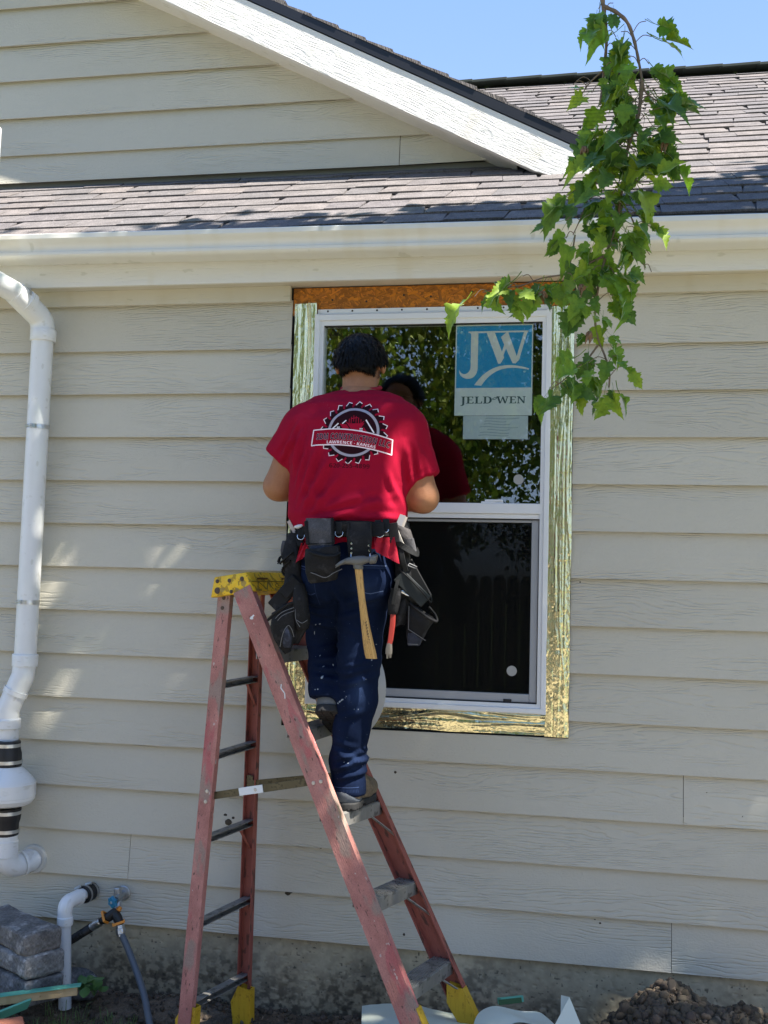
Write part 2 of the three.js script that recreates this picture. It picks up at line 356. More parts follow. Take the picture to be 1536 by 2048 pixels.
const concreteTex = colorTex(1024, 512, (a, b) => {  // 2.4 x 1.0 m, b grows with height; soil splash on the lower part
  const n = fbm(a, b, 8, 4, 5, 91), f = fbm(a, b, 120, 50, 3, 92), pit = sstep(0.82, 0.9, pnoise(a * 280, b * 120, 280, 120, 93)) * sstep(0.4, 0.6, pnoise(a * 60, b * 25, 60, 25, 94));
  let k = 0.70 + 0.18 * (n - 0.5) + 0.12 * (f - 0.5); k *= 1 - 0.4 * pit;
  const soil = sstep(0.78, 0.40, b + 0.30 * (fbm(a, b, 18, 9, 5, 95) - 0.5)) * (0.35 + 0.65 * sstep(0.3, 0.7, fbm(a, b, 130, 60, 3, 96)));
  return [mix(k, 0.17, soil * 0.78), mix(k * 0.94, 0.15, soil * 0.78), mix(k * 0.80, 0.125, soil * 0.78)];
});
const concreteM = S({ map: concreteTex, roughness: 0.92, bumpMap: grayTex(512, 256, (a, b) => 0.5 + 0.5 * (fbm(a, b, 60, 30, 4, 97) - 0.5) - 0.5 * sstep(0.78, 0.86, pnoise(a * 150, b * 80, 150, 80, 93))), bumpScale: 0.004 });

// ---------------------------------------------------------------- the house: wall, eave, roofs
const house = thing('house', 'one-storey house with beige lap siding, white gutter and grey shingle roof behind the worker', 'house');
const OP = { x0: -0.396, x1: 0.723, y0: 0.822, y1: 2.562 };           // the opening that the window stands in
const EXPOSE = 0.178, X0 = -2.6, X1 = 2.6;

const wall = group('siding_wall', house);
function plank(pts, y0, parent, z = 0) {  // a lap board: front leans out at the bottom; y0 is its butt
  const g = extrudePoly(pts, -0.0035, 0);
  const p = g.attributes.position, uv = g.attributes.uv, ox = rr(0, 3), oy = rr(0, 0.75), bow = rr(0, 6);
  for (let i = 0; i < p.count; i++) { const y = p.getY(i), x = p.getX(i); p.setZ(i, z + p.getZ(i) - 0.0225 * (y - y0) / 0.2); p.setY(i, y + 0.0006 * Math.sin(x * 2 + bow)); uv.setXY(i, uv.getX(i) + ox, uv.getY(i) + oy); }
  g.computeVertexNormals();
  return part('plank', g, pick(sidingMs), parent);
}
reseed(101);
const joints = { 12: [-1.012], 10: [1.142], 13: [1.105], 8: [-2.0], 5: [-1.9], 3: [1.75], 1: [-1.8], 6: [1.9], 11: [1.7], 9: [-1.9] };
for (let k = 0; k < 14; k++) {
  const y0 = (13 - k) * EXPOSE, y1 = k === 0 ? 2.515 : y0 + EXPOSE + 0.022;
  const cuts = [X0, ...(joints[k] ?? []), X1];
  for (let c = 0; c + 1 < cuts.length; c++) {
    const a = cuts[c] + (c ? 0.001 : 0), b = cuts[c + 1] - 0.001;
    if (y1 <= OP.y0 || b < OP.x0 || a > OP.x1) plank([[a, y0], [b, y0], [b, y1], [a, y1]], y0, wall);
    else if (y0 >= OP.y0) { if (a < OP.x0) plank([[a, y0], [OP.x0, y0], [OP.x0 - 0.002, y1], [a, y1]], y0, wall); if (b > OP.x1) plank([[OP.x1, y0], [b, y0], [b, y1], [OP.x1, y1]], y0, wall); }
    else plank([[a, y0], [b, y0], [b, y1], [OP.x1, y1], [OP.x1, OP.y0], [OP.x0, OP.y0 - 0.004], [OP.x0, y1], [a, y1]], y0, wall);
  }
}
// wall core with the opening, floor under it and the room behind
part('sheathing', [extrudePoly([[X0, -0.02], [X1, -0.02], [X1, 2.75], [X0, 2.75]], -0.12, -0.031, [[[-0.30, 0.90], [-0.30, 2.46], [0.64, 2.46], [0.64, 0.90]]])], darkM, house);
part('header_board', [box(OP.x0 + 0.002, OP.x1 - 0.002, 2.452, 2.561, -0.0308, -0.0165)], osbM, house, 'bare orange strand board exposed above the window');
reseed(7);
for (let i = 0; i < 7; i++) part('nail', [turned(v(-0.25 + i * 0.14 + rr(-0.03, 0.03), rr(2.50, 2.545), -0.0166), v(0, 0, 1), [[0, 0.0045], [0.001, 0.0042], [0.0012, 0.0001]], 8)], darkM, house);
part('foundation', [planeGrid(1, 1, 160, 30, (a, b) => { const x = mix(X0, X1, a), y = mix(-0.75, 0.006, b); return v(x, y, -0.022 + 0.006 * (fbm3(x * 9, y * 9, 0, 3) - 0.5) + 0.004 * (fbm3(x * 40, y * 40, 2, 9) - 0.5)); })].map((g) => setUV(g, (x, y) => [x / 2.4, (y + 0.75) / 1.0])), concreteM, house, 'stained concrete foundation below the siding');
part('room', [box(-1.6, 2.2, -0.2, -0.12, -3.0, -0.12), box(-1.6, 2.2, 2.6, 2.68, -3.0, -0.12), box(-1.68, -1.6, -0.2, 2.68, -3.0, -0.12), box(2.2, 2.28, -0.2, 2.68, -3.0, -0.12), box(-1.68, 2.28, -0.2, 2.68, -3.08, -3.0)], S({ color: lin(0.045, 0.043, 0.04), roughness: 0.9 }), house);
part('floor_slab', [box(X0, X1, -0.6, -0.2, -6.5, -0.14), box(X0, X0 + 0.1, -0.2, 2.75, -6.5, -0.12), box(X1 - 0.1, X1, -0.2, 2.75, -6.5, -0.12)], sidingM, house);

// frieze, soffit, fascia, gutter
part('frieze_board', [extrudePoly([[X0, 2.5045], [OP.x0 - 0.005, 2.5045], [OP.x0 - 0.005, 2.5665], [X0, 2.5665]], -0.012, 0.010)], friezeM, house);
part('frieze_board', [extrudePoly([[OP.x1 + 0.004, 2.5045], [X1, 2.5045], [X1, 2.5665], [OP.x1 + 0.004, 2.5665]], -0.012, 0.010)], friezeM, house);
part('soffit', [box(X0, X1, 2.567, 2.58, -0.12, 0.085)], friezeM, house);
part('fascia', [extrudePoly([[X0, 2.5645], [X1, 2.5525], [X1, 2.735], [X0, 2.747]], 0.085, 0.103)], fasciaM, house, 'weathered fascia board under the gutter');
const gutterOuter = [[0.104, 2.735], [0.104, 2.648], [0.112, 2.641], [0.180, 2.641], [0.196, 2.644], [0.205, 2.650], [0.2085, 2.656], [0.2085, 2.667], [0.203, 2.671], [0.202, 2.680], [0.206, 2.692], [0.216, 2.703], [0.2265, 2.7115], [0.2295, 2.716], [0.2295, 2.733], [0.226, 2.7362], [0.212, 2.7362], [0.212, 2.733]];
const gutterInner = gutterOuter.slice(1, -3).reverse().map(([z, y], i, a) => [z - (i < a.length - 3 ? 0.0022 : -0.0022), y + 0.0015]);
const gut = part('gutter', [extrudeX([...gutterOuter, ...gutterInner, [0.1062, 2.735]], X0, X1, 0.5)], gutterM, house, 'cream metal gutter with a bright front lip');
gut.rotation.z = -0.0088; gut.position.y = -0.001;

// roof: main plane
const TAN = 0.583, PHI = Math.atan(TAN), EAVE = { y: 2.752, z: 0.170 };
const roofAt = (x, s, h = 0) => v(x, EAVE.y + s * Math.sin(PHI) + h * Math.cos(PHI), EAVE.z - s * Math.cos(PHI) + h * Math.sin(PHI));
const granule = (base, s) => colorTex(256, 256, (a, b) => { const n = pnoise(a * 170, b * 170, 170, 170, s), m = fbm(a, b, 10, 10, 3, s + 3), k = 0.75 + 0.5 * n + 0.3 * (m - 0.5); return base.map((c) => c * k); });
const granBump = grayTex(256, 256, (a, b) => pnoise(a * 128, b * 128, 128, 128, 201));
const granTex = [[0.42, 0.40, 0.39], [0.405, 0.385, 0.38], [0.435, 0.41, 0.395], [0.395, 0.38, 0.375]].map((c, i) => granule(c, 210 + i));
const shingleM = granTex.map((t) => S({ color: lin(0.92, 0.92, 0.95), map: rep(t, 2.4, 2.4), roughness: 0.95, bumpMap: rep(granBump, 3, 3), bumpScale: 0.002 }));
const COURSE = 0.1435;
const shinGeo = new Map();
function shingleGeo(w, t, skew, len = 0.178) {  // a tab: thick at its butt, lapped under the next course
  const key = [w, t, skew].join();
  if (!shinGeo.has(key)) {
    const a = w / 2 - 0.0012, q = [[-a, 0, t], [a, 0, t], [a + skew, -len, 0.0005], [-a + skew, -len, 0.0005]];
    const top = q.map((p) => v(p[0], p[2], p[1])), bot = q.map((p) => v(p[0], -0.003, p[1]));
    const f = (A, B, C, D) => [A, B, C, A, C, D], tri = [...f(top[0], top[1], top[2], top[3]), ...f(bot[1], bot[0], bot[3], bot[2]), ...f(bot[0], bot[1], top[1], top[0]), ...f(bot[1], bot[2], top[2], top[1]), ...f(bot[3], bot[0], top[0], top[3])];
    const pos = [], uv = []; for (const p of tri) { pos.push(p.x, p.y, p.z); uv.push(p.x + w * 3.7, p.z + p.y + t * 40); }
    shinGeo.set(key, rawGeo(pos, uv));
  }
  return shinGeo.get(key);
}
const roof = group('main_roof', house);
part('roof_deck', [box(0, 1, 0, 1, 0, 1)], shingleM[1], roof).visible = true;
roof.children[0].geometry = (() => { const a = roofAt(X0, 0, -0.006), b = roofAt(X1 + 3, 0, -0.006), c = roofAt(X1 + 3, 4.16, -0.006), d = roofAt(X0, 4.16, -0.006), o = v(0, -0.03, 0), q = (A, B, C, D) => [A, B, C, A, C, D]; const A = [a, b, c, d], B = A.map((p) => p.clone().add(o)), pos = []; for (const p of [...q(...A), ...q(B[0], B[3], B[2], B[1]), ...q(B[0], B[1], A[1], A[0])]) pos.push(p.x, p.y, p.z); return rawGeo(pos, pos.flatMap((_, i) => (i % 3 ? [] : [0, 0]))); })();
reseed(303);
const far = [[], [], [], []];
let shownShingles = 0;
for (let r = 0; r < 29; r++) {
  let x = (r < 8 ? X0 : 0.28 - Math.max(0, r - 8) * 0.04) - rr(0, 0.3); let thick = rnd() < 0.5;
  const end = r < 8 ? 2.3 : 3.4 + r * 0.05;
  while (x < end) {
    const w = pick([0.15, 0.19, 0.23, 0.27, 0.33]), t = thick ? 0.0095 : 0.0065, sk = pick([-0.02, 0, 0.012, 0.02]);
    thick = rnd() < 0.72 ? !thick : thick;
    const g = shingleGeo(w, t, sk), m = Math.floor(rnd() * 4), p = roofAt(x + w / 2, r * COURSE + rr(-0.003, 0.003), 0);
    const rot = new THREE.Euler(PHI, rr(-0.006, 0.006), 0);
    const px = toPx(p), vis = px[0] > -60 && px[0] < 1600;
    if (vis && shownShingles < 296) { const o = new THREE.Mesh(g, shingleM[m]); o.name = 'shingle'; o.castShadow = o.receiveShadow = true; o.position.copy(p); o.rotation.copy(rot); roof.add(o); shownShingles++; }
    else far[m].push(g.clone().applyMatrix4(new THREE.Matrix4().makeRotationFromEuler(rot).setPosition(p)));
    x += w;
  }
}
far.forEach((l, i) => { if (l.length) part('shingles', l, shingleM[i], roof).userData.kind = 'stuff'; });
reseed(17);
for (let i = 0, x = -0.6; x < 3.6; i++, x += 0.24) part('ridge_cap', [bar(roofAt(x, 4.15, 0.022), roofAt(x + 0.262, 4.15, 0.028), 0.02, 0.16, v(0, 1, 0), 0.003)], S({ color: lin(0.035, 0.045, 0.04), roughness: 0.9 }), roof);
part('starter_edge', [bar(roofAt(X0, 0.0, -0.011), roofAt(X1, 0.0, -0.011), 0.05, 0.006, v(0, Math.sin(PHI), -Math.cos(PHI)), 0)], S({ color: lin(0.02, 0.02, 0.022), roughness: 0.9 }), house);

// ---- gable standing on the roof: wall, rake board, drip edge, its own roof
const ZG = -0.735, ZR = -0.55, rakeTop = (x) => 3.647 - 0.509 * x, rakeLow = (x) => 3.465 - 0.5145 * x;
const gable = group('gable_wall', house);
reseed(404);
const gl = [4.79, 4.60, 4.41, 4.215, 4.022, 3.838, 3.648, 3.458, 3.318];
for (let i = 1; i < gl.length; i++) {
  const y0 = gl[i], y1 = gl[i - 1] + 0.022, lim = (y) => (3.535 - y) / 0.5145;
  const xb = Math.min(lim(y0), 0.30), xt = Math.min(lim(y1), 0.30), cut = i === 8 ? -0.112 : null;
  const a = -2.6;
  if (cut !== null) { plank([[a, y0], [cut - 0.0015, y0], [cut - 0.0015, y1], [a, y1]], y0, gable, ZG); plank([[cut + 0.0015, y0], [xb, y0 + 0.004], [xb, Math.min(y1, 3.535 - 0.5145 * xb)], [xt, y1], [cut + 0.0015, y1]], y0, gable, ZG); }
  else plank([[a, y0], [xb, y0], [xt, y1], [a, y1]], y0, gable, ZG);
}
part('gable_sheathing', [extrudePoly([[-2.6, 3.0], [0.9, 3.0], [0.46, 3.29], [-2.6, 4.84]], ZG - 0.06, ZG - 0.034)], darkM, house);
part('step_flashing', [extrudePoly([[-2.6, 3.24], [0.34, 3.24], [0.33, 3.325], [-2.6, 3.33]], ZG - 0.033, ZG - 0.028)], S({ color: lin(0.20, 0.195, 0.185), metalness: 0.2, roughness: 0.5 }), house);
part('rake_board', [extrudePoly([[-2.6, rakeLow(-2.6)], [0.53, rakeLow(0.53)], [0.60, 3.170], [0.745, 3.136], [0.80, rakeTop(0.80)], [-2.6, rakeTop(-2.6)]], ZR - 0.038, ZR)].map((g) => setUV(g, (x, y) => [x * 0.891 - y * 0.454, x * 0.454 + y * 0.891])), rakeM, house, 'white rake board in the sun under the gable roof edge');
part('rake_soffit', [extrudePoly([[-2.6, rakeLow(-2.6) + 0.010], [0.44, rakeLow(0.44) + 0.010], [0.44, rakeLow(0.44) + 0.028], [-2.6, rakeLow(-2.6) + 0.028]], ZG - 0.03, ZR - 0.038)], fasciaM, house);
part('rake_block', [box(0.47, 0.60, 3.09, 3.20, ZR - 0.08, ZR - 0.039)], S({ color: lin(0.10, 0.075, 0.06), roughness: 0.9 }), house);
part('drip_edge', [extrudePoly([[-2.6, 3.652 + 0.509 * 2.6], [0.85, 3.652 - 0.509 * 0.85], [0.86, 3.699 - 0.509 * 0.86], [-2.6, 3.699 + 0.509 * 2.6]], ZR - 0.05, ZR + 0.005)], S({ color: lin(0.012, 0.013, 0.018), roughness: 0.4 }), house, 'black metal drip edge along the gable');
const gRoof = group('gable_roof', house);
{
  const al = Math.atan(0.509), Y = v(Math.sin(al), Math.cos(al), 0), Z = v(Math.cos(al), -Math.sin(al), 0), X = Y.clone().cross(Z);
  const base = new THREE.Matrix4().makeBasis(X, Y, Z);
  reseed(55);
  part('roof_deck', [extrudePoly([[-2.6, 3.69 + 0.509 * 2.6], [0.88, 3.69 - 0.509 * 0.88], [0.88, 3.703 - 0.509 * 0.88], [-2.6, 3.703 + 0.509 * 2.6]], -5.2, ZR + 0.002)], darkM, gRoof);
  for (let r = 0; r < 27; r++) {
    const x = 0.90 - r * COURSE * Math.cos(al), y = 3.704 - 0.509 * x;
    let z = ZR + 0.008 + rr(-0.003, 0.003);
    for (let c = 0; c < 3; c++) { const w = pick([0.19, 0.23, 0.27, 0.33]), t = rnd() < 0.5 ? 0.019 : 0.013, o = new THREE.Mesh(shingleGeo(w, t, 0), shingleM[Math.floor(rnd() * 4)]); o.name = 'shingle'; o.castShadow = o.receiveShadow = true; o.matrix.copy(base).setPosition(v(x, y, z - w / 2)); o.matrix.decompose(o.position, o.quaternion, o.scale); gRoof.add(o); z -= w; }
  }
}

// ---------------------------------------------------------------- foil flashing round the opening
const foilBump = grayTex(512, 512, (a, b) => { let s = 0; for (let i = 0; i < 3; i++) s += Math.abs(fbm(a, b, 9 * (i + 1), 7 * (i + 1), 3, 301 + i) - 0.5) * 2 / (i + 1); return clamp(s * 0.8); });
const foilM = S({ color: lin(0.87, 0.78, 0.46), metalness: 1, roughness: 0.22, bumpMap: rep(foilBump, 5, 3), bumpScale: 0.0016 });
const foilHM = foilM.clone(); foilHM.bumpMap = rep(foilBump, 3, 5);
function foil(x0, x1, y0, y1, along, s, zf) {
  const nx = along === 'y' ? 46 : 220, ny = along === 'y' ? 300 : 34;
  const g = planeGrid(x1 - x0, y1 - y0, nx, ny, (a, b) => {
    const q = along === 'y' ? a : b, l = along === 'y' ? b : a;
    let f = 0; for (let i = 0; i < 5; i++) { const c = hash(i, s, 5) + 0.5 * (noise3(l * 3.5, i, s, 3) - 0.5), w = 0.03 + 0.06 * hash(i, s, 6), A = (noise3(l * 5 + i * 7, s, 0, 8) - 0.35) * 0.011; f += A * Math.max(0, 1 - Math.abs(q - c) / w / 1.6); }
    const n = Math.abs(fbm3(a * (along === 'y' ? 3 : 22) + b * (along === 'y' ? 5 : 0.5), b * (along === 'y' ? 20 : 3), s, 4, 3) - 0.5) * 0.0045 + 0.004 * (fbm3(q * 9, l * 2 + s, s, 6, 2) - 0.5);
    const edge = 0.006 * (fbm3(l * 14, s * 3, q > 0.5 ? 5 : 1, 2) - 0.5), d = Math.abs(q - 0.5) * 2, e = edge * d;
    const X = mix(x0, x1, a) + (along === 'y' ? e : 0), Yy = mix(y0, y1, b) + (along === 'y' ? 0 : e);
    return v(X, Yy, zf(a, b) + f + n);
  });
  return g;
}
part('foil_strip', [foil(-0.386, -0.292, 0.835, 2.497, 'y', 3, (a) => -0.012 + 0.012 * a)], foilM, house, 'crumpled gold foil strip left of the window');
part('foil_strip', [foil(0.635, 0.722, 0.828, 2.462, 'y', 8, (a, b) => 0.002 + 0.004 * Math.sin(a * 3))], foilM, house, 'crumpled gold foil strip right of the window');
part('foil_strip', [foil(-0.35, 0.716, 0.830, 0.914, 'x', 14, (a, b) => -0.006 + 0.003 * b)], foilHM, house, 'crumpled gold foil strip under the window sill');

// ---------------------------------------------------------------- the window
const vinylM = S({ color: lin(0.80, 0.81, 0.82), roughness: 0.32 });
const screenFrameM = S({ color: lin(0.36, 0.37, 0.39), roughness: 0.45 });
const gasketM = S({ color: lin(0.012, 0.012, 0.013), roughness: 0.6 });
const glassM = P({ color: lin(0.93, 0.96, 0.95), roughness: 0.0, transmission: 1, thickness: 0, ior: 2.0 });
const glassLowM = glassM.clone(); glassLowM.ior = 1.5;
const win = thing('vinyl_window', 'new white vinyl sash window with a blue maker sign, half fitted in the foil-lined opening', 'window');
win.userData.kind = 'thing';
const wx0 = -0.299, wx1 = 0.639, wy0 = 0.909, wy1 = 2.450;
const bevelProf = (w, d) => [[0, -0.06], [0, d - 0.004], [0.004, d], [w * 0.55, d], [w * 0.62, d - 0.008], [w, d - 0.010], [w, -0.06]];
// frame members: w is measured inwards
part('frame', [beam(v(wx0, wy0, 0), v(wx0, wy1, 0), bevelProf(0.036, 0.006), v(1, 0, 0), v(0, 0, 1))], vinylM, win);
part('frame', [beam(v(wx1, wy0, 0), v(wx1, wy1, 0), bevelProf(0.036, 0.006), v(-1, 0, 0), v(0, 0, 1))], vinylM, win);
part('frame', [beam(v(wx0 + 0.003, wy1, 0), v(wx1 - 0.003, wy1, 0), bevelProf(0.044, 0.0052), v(0, -1, 0), v(0, 0, 1))], vinylM, win);
part('sill', [beam(v(wx0 + 0.003, wy0, 0), v(wx1 - 0.003, wy0, 0), bevelProf(0.036, 0.0068), v(0, 1, 0), v(0, 0, 1))], vinylM, win);
part('nail_fin', [box(wx0 + 0.008, wx1 - 0.006, wy1 + 0.001, wy1 + 0.022, -0.012, -0.009)], vinylM, win);
for (let i = 0; i < 9; i++) part('nail_fin_hole', [turned(v(wx0 + 0.05 + i * 0.1, wy1 + 0.014, -0.009), v(0, 0, 1), [[0, 0.004], [0.0006, 0.004], [0.0007, 0.0001]], 10)], darkM, win);
part('meeting_rail', [box(wx0 + 0.036, 0.616, 1.664, 1.704, -0.05, -0.003, 0.003), box(wx0 + 0.036, 0.611, 1.6455, 1.6635, -0.05, -0.010, 0.002)], vinylM, win);
part('sash_stile', [box(0.6025, 0.6085, 1.703, 2.408, -0.06, -0.006, 0.002)], vinylM, win);
part('sash_lock', [box(0.378, 0.432, 1.7042, 1.711, -0.03, -0.006, 0.002), box(0.392, 0.462, 1.711, 1.7185, -0.028, -0.008, 0.002), box(0.43, 0.463, 1.7042, 1.7105, -0.026, -0.010, 0.002)], vinylM, win);
part('gasket', [box(-0.2665, 0.6026, 2.4035, 2.4065, -0.04, -0.012), box(-0.2665, -0.2632, 1.703, 2.404, -0.04, -0.014), box(-0.262, 0.6033, 1.6415, 1.6452, -0.045, -0.013), box(0.6003, 0.6033, 0.949, 1.642, -0.045, -0.016), box(-0.262, 0.6033, 0.9445, 0.9485, -0.045, -0.013)], gasketM, win);
part('screen_frame', [box(0.5725, 0.6003, 0.949, 1.6415, -0.036, -0.018, 0.003)], screenFrameM, win);
part('screen_frame', [box(-0.262, -0.234, 0.949, 1.6415, -0.036, -0.018, 0.003)], screenFrameM, win);
part('screen_frame', [box(-0.234, 0.5725, 0.9485, 0.9805, -0.036, -0.0185, 0.003)], screenFrameM, win);
part('screen_frame', [box(-0.234, 0.5725, 1.631, 1.6415, -0.036, -0.0185, 0.003)], screenFrameM, win);
part('pull_tab', [box(0.476, 0.507, 0.9435, 0.959, -0.020, -0.0125, 0.002)], gasketM, win);
const pane = (y0, y1, z) => [planeGrid(1, 1, 1, 1, (a, b) => v(mix(-0.264, 0.6028, a), mix(y0, y1, b), z))];
part('glass_pane', pane(1.703, 2.406, -0.020), glassM, win);
part('glass_pane', pane(1.703, 2.406, -0.036), glassM, win);
part('glass_pane', pane(0.945, 1.65, -0.046), glassLowM, win);
part('glass_pane', pane(0.945, 1.65, -0.054), glassLowM, win);
// insect screen: a fine dark mesh that lets part of the light through
const meshTex = grayTex(64, 64, (a, b) => ((a * 8) % 1 < 0.36 || (b * 8) % 1 < 0.36 ? 1 : 0.0));
part('insect_screen', [planeGrid(0.81, 0.66, 1, 1, (a, b) => v(mix(-0.234, 0.5725, a), mix(0.9805, 1.631, b), -0.026))], P({ color: lin(0.010, 0.010, 0.009), specularIntensity: 0.0, roughness: 0.9, opacity: 0.66, transparent: true }), win);
// the maker's sign and the notes behind the glass
const signTex = canvasTex(1024, 1200, (c, w, h) => {
  c.fillStyle = '#c3cdc9'; c.fillRect(0, 0, w, h);
  const bh = 836; const g = '#1487b4'; c.fillStyle = g; c.fillRect(16, 18, w - 32, bh - 18);
  c.fillStyle = '#c9ccc4';
  // J
  c.beginPath(); c.moveTo(170, 92); c.lineTo(470, 92); c.bezierCurveTo(452, 100, 440, 100, 402, 112); c.lineTo(300, 112); c.lineTo(300, 560); c.bezierCurveTo(300, 700, 200, 740, 110, 700); c.bezierCurveTo(60, 670, 50, 630, 52, 590); c.bezierCurveTo(90, 690, 190, 660, 205, 570); c.lineTo(205, 150); c.bezierCurveTo(205, 112, 190, 104, 170, 92); c.fill();
  c.fillRect(170, 88, 790, 22);
  // W
  const poly = (p) => { c.beginPath(); p.forEach((q, i) => (i ? c.lineTo(...q) : c.moveTo(...q))); c.closePath(); c.fill(); };
  poly([[405, 92], [512, 92], [648, 440], [600, 520], [570, 520]]);
  poly([[570, 520], [600, 520], [700, 240], [676, 170]]);
  poly([[600, 170], [690, 92], [834, 480], [800, 520], [762, 520]]);
  poly([[790, 500], [842, 480], [950, 104], [905, 104]]);
  // swoosh
  c.beginPath(); c.moveTo(258, 800); c.bezierCurveTo(420, 560, 640, 480, 980, 586); c.lineTo(970, 604); c.bezierCurveTo(690, 540, 500, 580, 352, 808); c.closePath(); c.fill();
  c.strokeStyle = g; c.lineWidth = 10; c.beginPath(); c.moveTo(560, 536); c.bezierCurveTo(660, 506, 800, 516, 900, 546); c.stroke();
  c.fillStyle = '#26464d'; c.font = 'bold 116px serif'; c.textBaseline = 'alphabetic';
  const word = (s, x, y, W) => { c.save(); c.translate(x, y); const m = c.measureText(s).width; c.scale(W / m, 1.12); c.fillText(s, 0, 0); c.restore(); };
  word('JELD', 86, 1042, 418); word('WEN', 552, 1042, 390);
  c.strokeStyle = '#26464d'; c.lineWidth = 8; c.beginPath(); c.moveTo(500, 985); c.quadraticCurveTo(535, 955, 562, 968); c.quadraticCurveTo(535, 1000, 500, 985); c.stroke();
});
const stick = (x0, x1, y0, y1, z) => planeGrid(1, 1, 1, 1, (a, b) => v(mix(x0, x1, a), mix(y0, y1, b), z));
part('maker_sign', [stick(0.2655, 0.566, 2.045, 2.4015, -0.0225)], S({ map: signTex, roughness: 0.5 }), win, 'blue and white maker sign with large JW letters');
part('paper_label', [stick(0.301, 0.5515, 1.953, 2.0435, -0.0228)], S({ roughness: 0.6, map: canvasTex(512, 200, (c, w, h) => { c.fillStyle = '#aebcbc'; c.fillRect(0, 0, w, h); reseed(3); c.strokeStyle = 'rgba(120,134,138,.55)'; c.lineWidth = 7; for (let i = 0; i < 7; i++) { c.beginPath(); const y = 24 + i * 24; c.moveTo(rr(90, 200), y); c.bezierCurveTo(200, y - 16, 300, y + 16, rr(330, 460), y + rr(-6, 6)); c.stroke(); } }) }), win);
for (const [x, y, z] of [[0.5195, 1.797, -0.0192], [0.5055, 1.0655, -0.025]]) part('round_sticker', [turned(v(x, y, z), v(0, 0, 1), [[0, 0.0001], [0, 0.0195], [0.0006, 0.0193], [0.0007, 0.0001]], 28)], S({ color: lin(0.36, 0.36, 0.35), roughness: 0.5 }), win);

// mud flecks and nicks on the siding
reseed(66);
const mudM = S({ color: lin(0.07, 0.055, 0.04), roughness: 1 });
for (const [px, py, r] of [[457, 1645, 6], [450, 1630, 3], [466, 1636, 2.5], [474, 1652, 2], [574, 1788, 5], [580, 1786, 3], [640, 1697, 2], [1200, 1848, 2.4], [1190, 1841, 1.4], [808, 1869, 2.2], [790, 1545, 2.2], [1414, 1586, 1.3], [1485, 1633, 1.3], [1160, 1164, 1.3]]) {
  const c = at(px, py, -0.006), k = r / 505; part('mud_spot', [displace(new THREE.IcosahedronGeometry(k, 2), (x, y, z) => k * 0.8 * (fbm3(x / k + px, y / k, z / k, 5) - 0.5)).scale(rr(0.8, 1.4), rr(0.7, 1.2), 0.35).translate(c.x, c.y, -0.0225 * (((c.y % EXPOSE) + EXPOSE) % EXPOSE) / 0.2)], mudM, house);
}
// ---------------------------------------------------------------- ground
const soilTex = colorTex(1024, 1024, (a, b) => { const n = fbm(a, b, 10, 10, 5, 401), f = pnoise(a * 300, b * 300, 300, 300, 405), k = 0.17 + 0.16 * (n - 0.35) + 0.07 * (f - 0.5), s = 0.12 * sstep(0.93, 0.97, pnoise(a * 150, b * 150, 150, 150, 409)); return [k * 1.06 + s, k * 0.95 + s * 0.92, k * 0.83 + s * 0.8]; });
const soilM = S({ color: lin(3.6, 3.2, 2.8), map: soilTex, roughness: 1, bumpMap: grayTex(512, 512, (a, b) => fbm(a, b, 40, 40, 4, 411)), bumpScale: 0.02 });
const groundY = (x, z) => -0.315 + 0.03 * (fbm3(x * 2.2, 0, z * 2.2, 5) - 0.5) + 0.05 * sstep(0.3, 0.0, z) * (0.4 + 0.6 * fbm3(x * 4, 1, z * 4, 6)) - 0.015 * sstep(0.4, 1.4, z) + 0.10 * sstep(0.5, 1.6, x) * sstep(0.6, 0.1, z);
const soil = part('soil', [planeGrid(1, 1, 300, 110, (a, b) => { const x = mix(-2.6, 2.6, a), z = mix(1.02, -0.06, b); return v(x, groundY(x, z) + 0.035 * (fbm3(x * 14, 3, z * 14, 7) - 0.5) + 0.02 * (fbm3(x * 45, 3, z * 45, 8) - 0.5), z); })].map((g) => setUV(g, (x, y, z) => [x / 1.3, z / 1.3])), soilM, scene);
soil.userData.kind = 'structure';
const lawnM = S({ map: colorTex(512, 512, (a, b) => { const n = fbm(a, b, 16, 16, 5, 421), f = pnoise(a * 200, b * 200, 200, 200, 422); return [0.22 + 0.1 * n + 0.06 * f, 0.28 + 0.12 * n + 0.06 * f, 0.12 + 0.05 * n]; }), roughness: 1 });
const lawn = part('lawn', [planeGrid(1, 1, 60, 60, (a, b) => { const x = mix(-60, 60, a), z = mix(80, -60, b); return v(x, -0.43 + 0.04 * (fbm3(x, 0, z, 3) - 0.5), z); })].map((g) => setUV(g, (x, y, z) => [x / 2, z / 2])), lawnM, scene);
lawn.userData.kind = 'structure';
const patio = part('patio', [planeGrid(1, 1, 4, 4, (a, b) => v(mix(-12, 9, a), -0.34, mix(8.3, 0.98, b)))].map((g) => setUV(g, (x, y, z) => [x / 2, z / 2])), S({ map: colorTex(512, 512, (a, b) => { const n = fbm(a, b, 6, 6, 5, 431), f = pnoise(a * 240, b * 240, 240, 240, 432), k = 0.56 + 0.1 * (n - 0.5) + 0.08 * (f - 0.5); return [k, k * 0.95, k * 0.86]; }), roughness: 0.95 }), scene);
patio.userData.kind = 'structure';
reseed(77);
const clodGeos = [0, 1, 2, 3].map((s) => displace(new THREE.IcosahedronGeometry(1, 1), (x, y, z) => 1.3 * (fbm3(x * 1.6 + s * 9, y * 1.6, z * 1.6, s) - 0.5)));
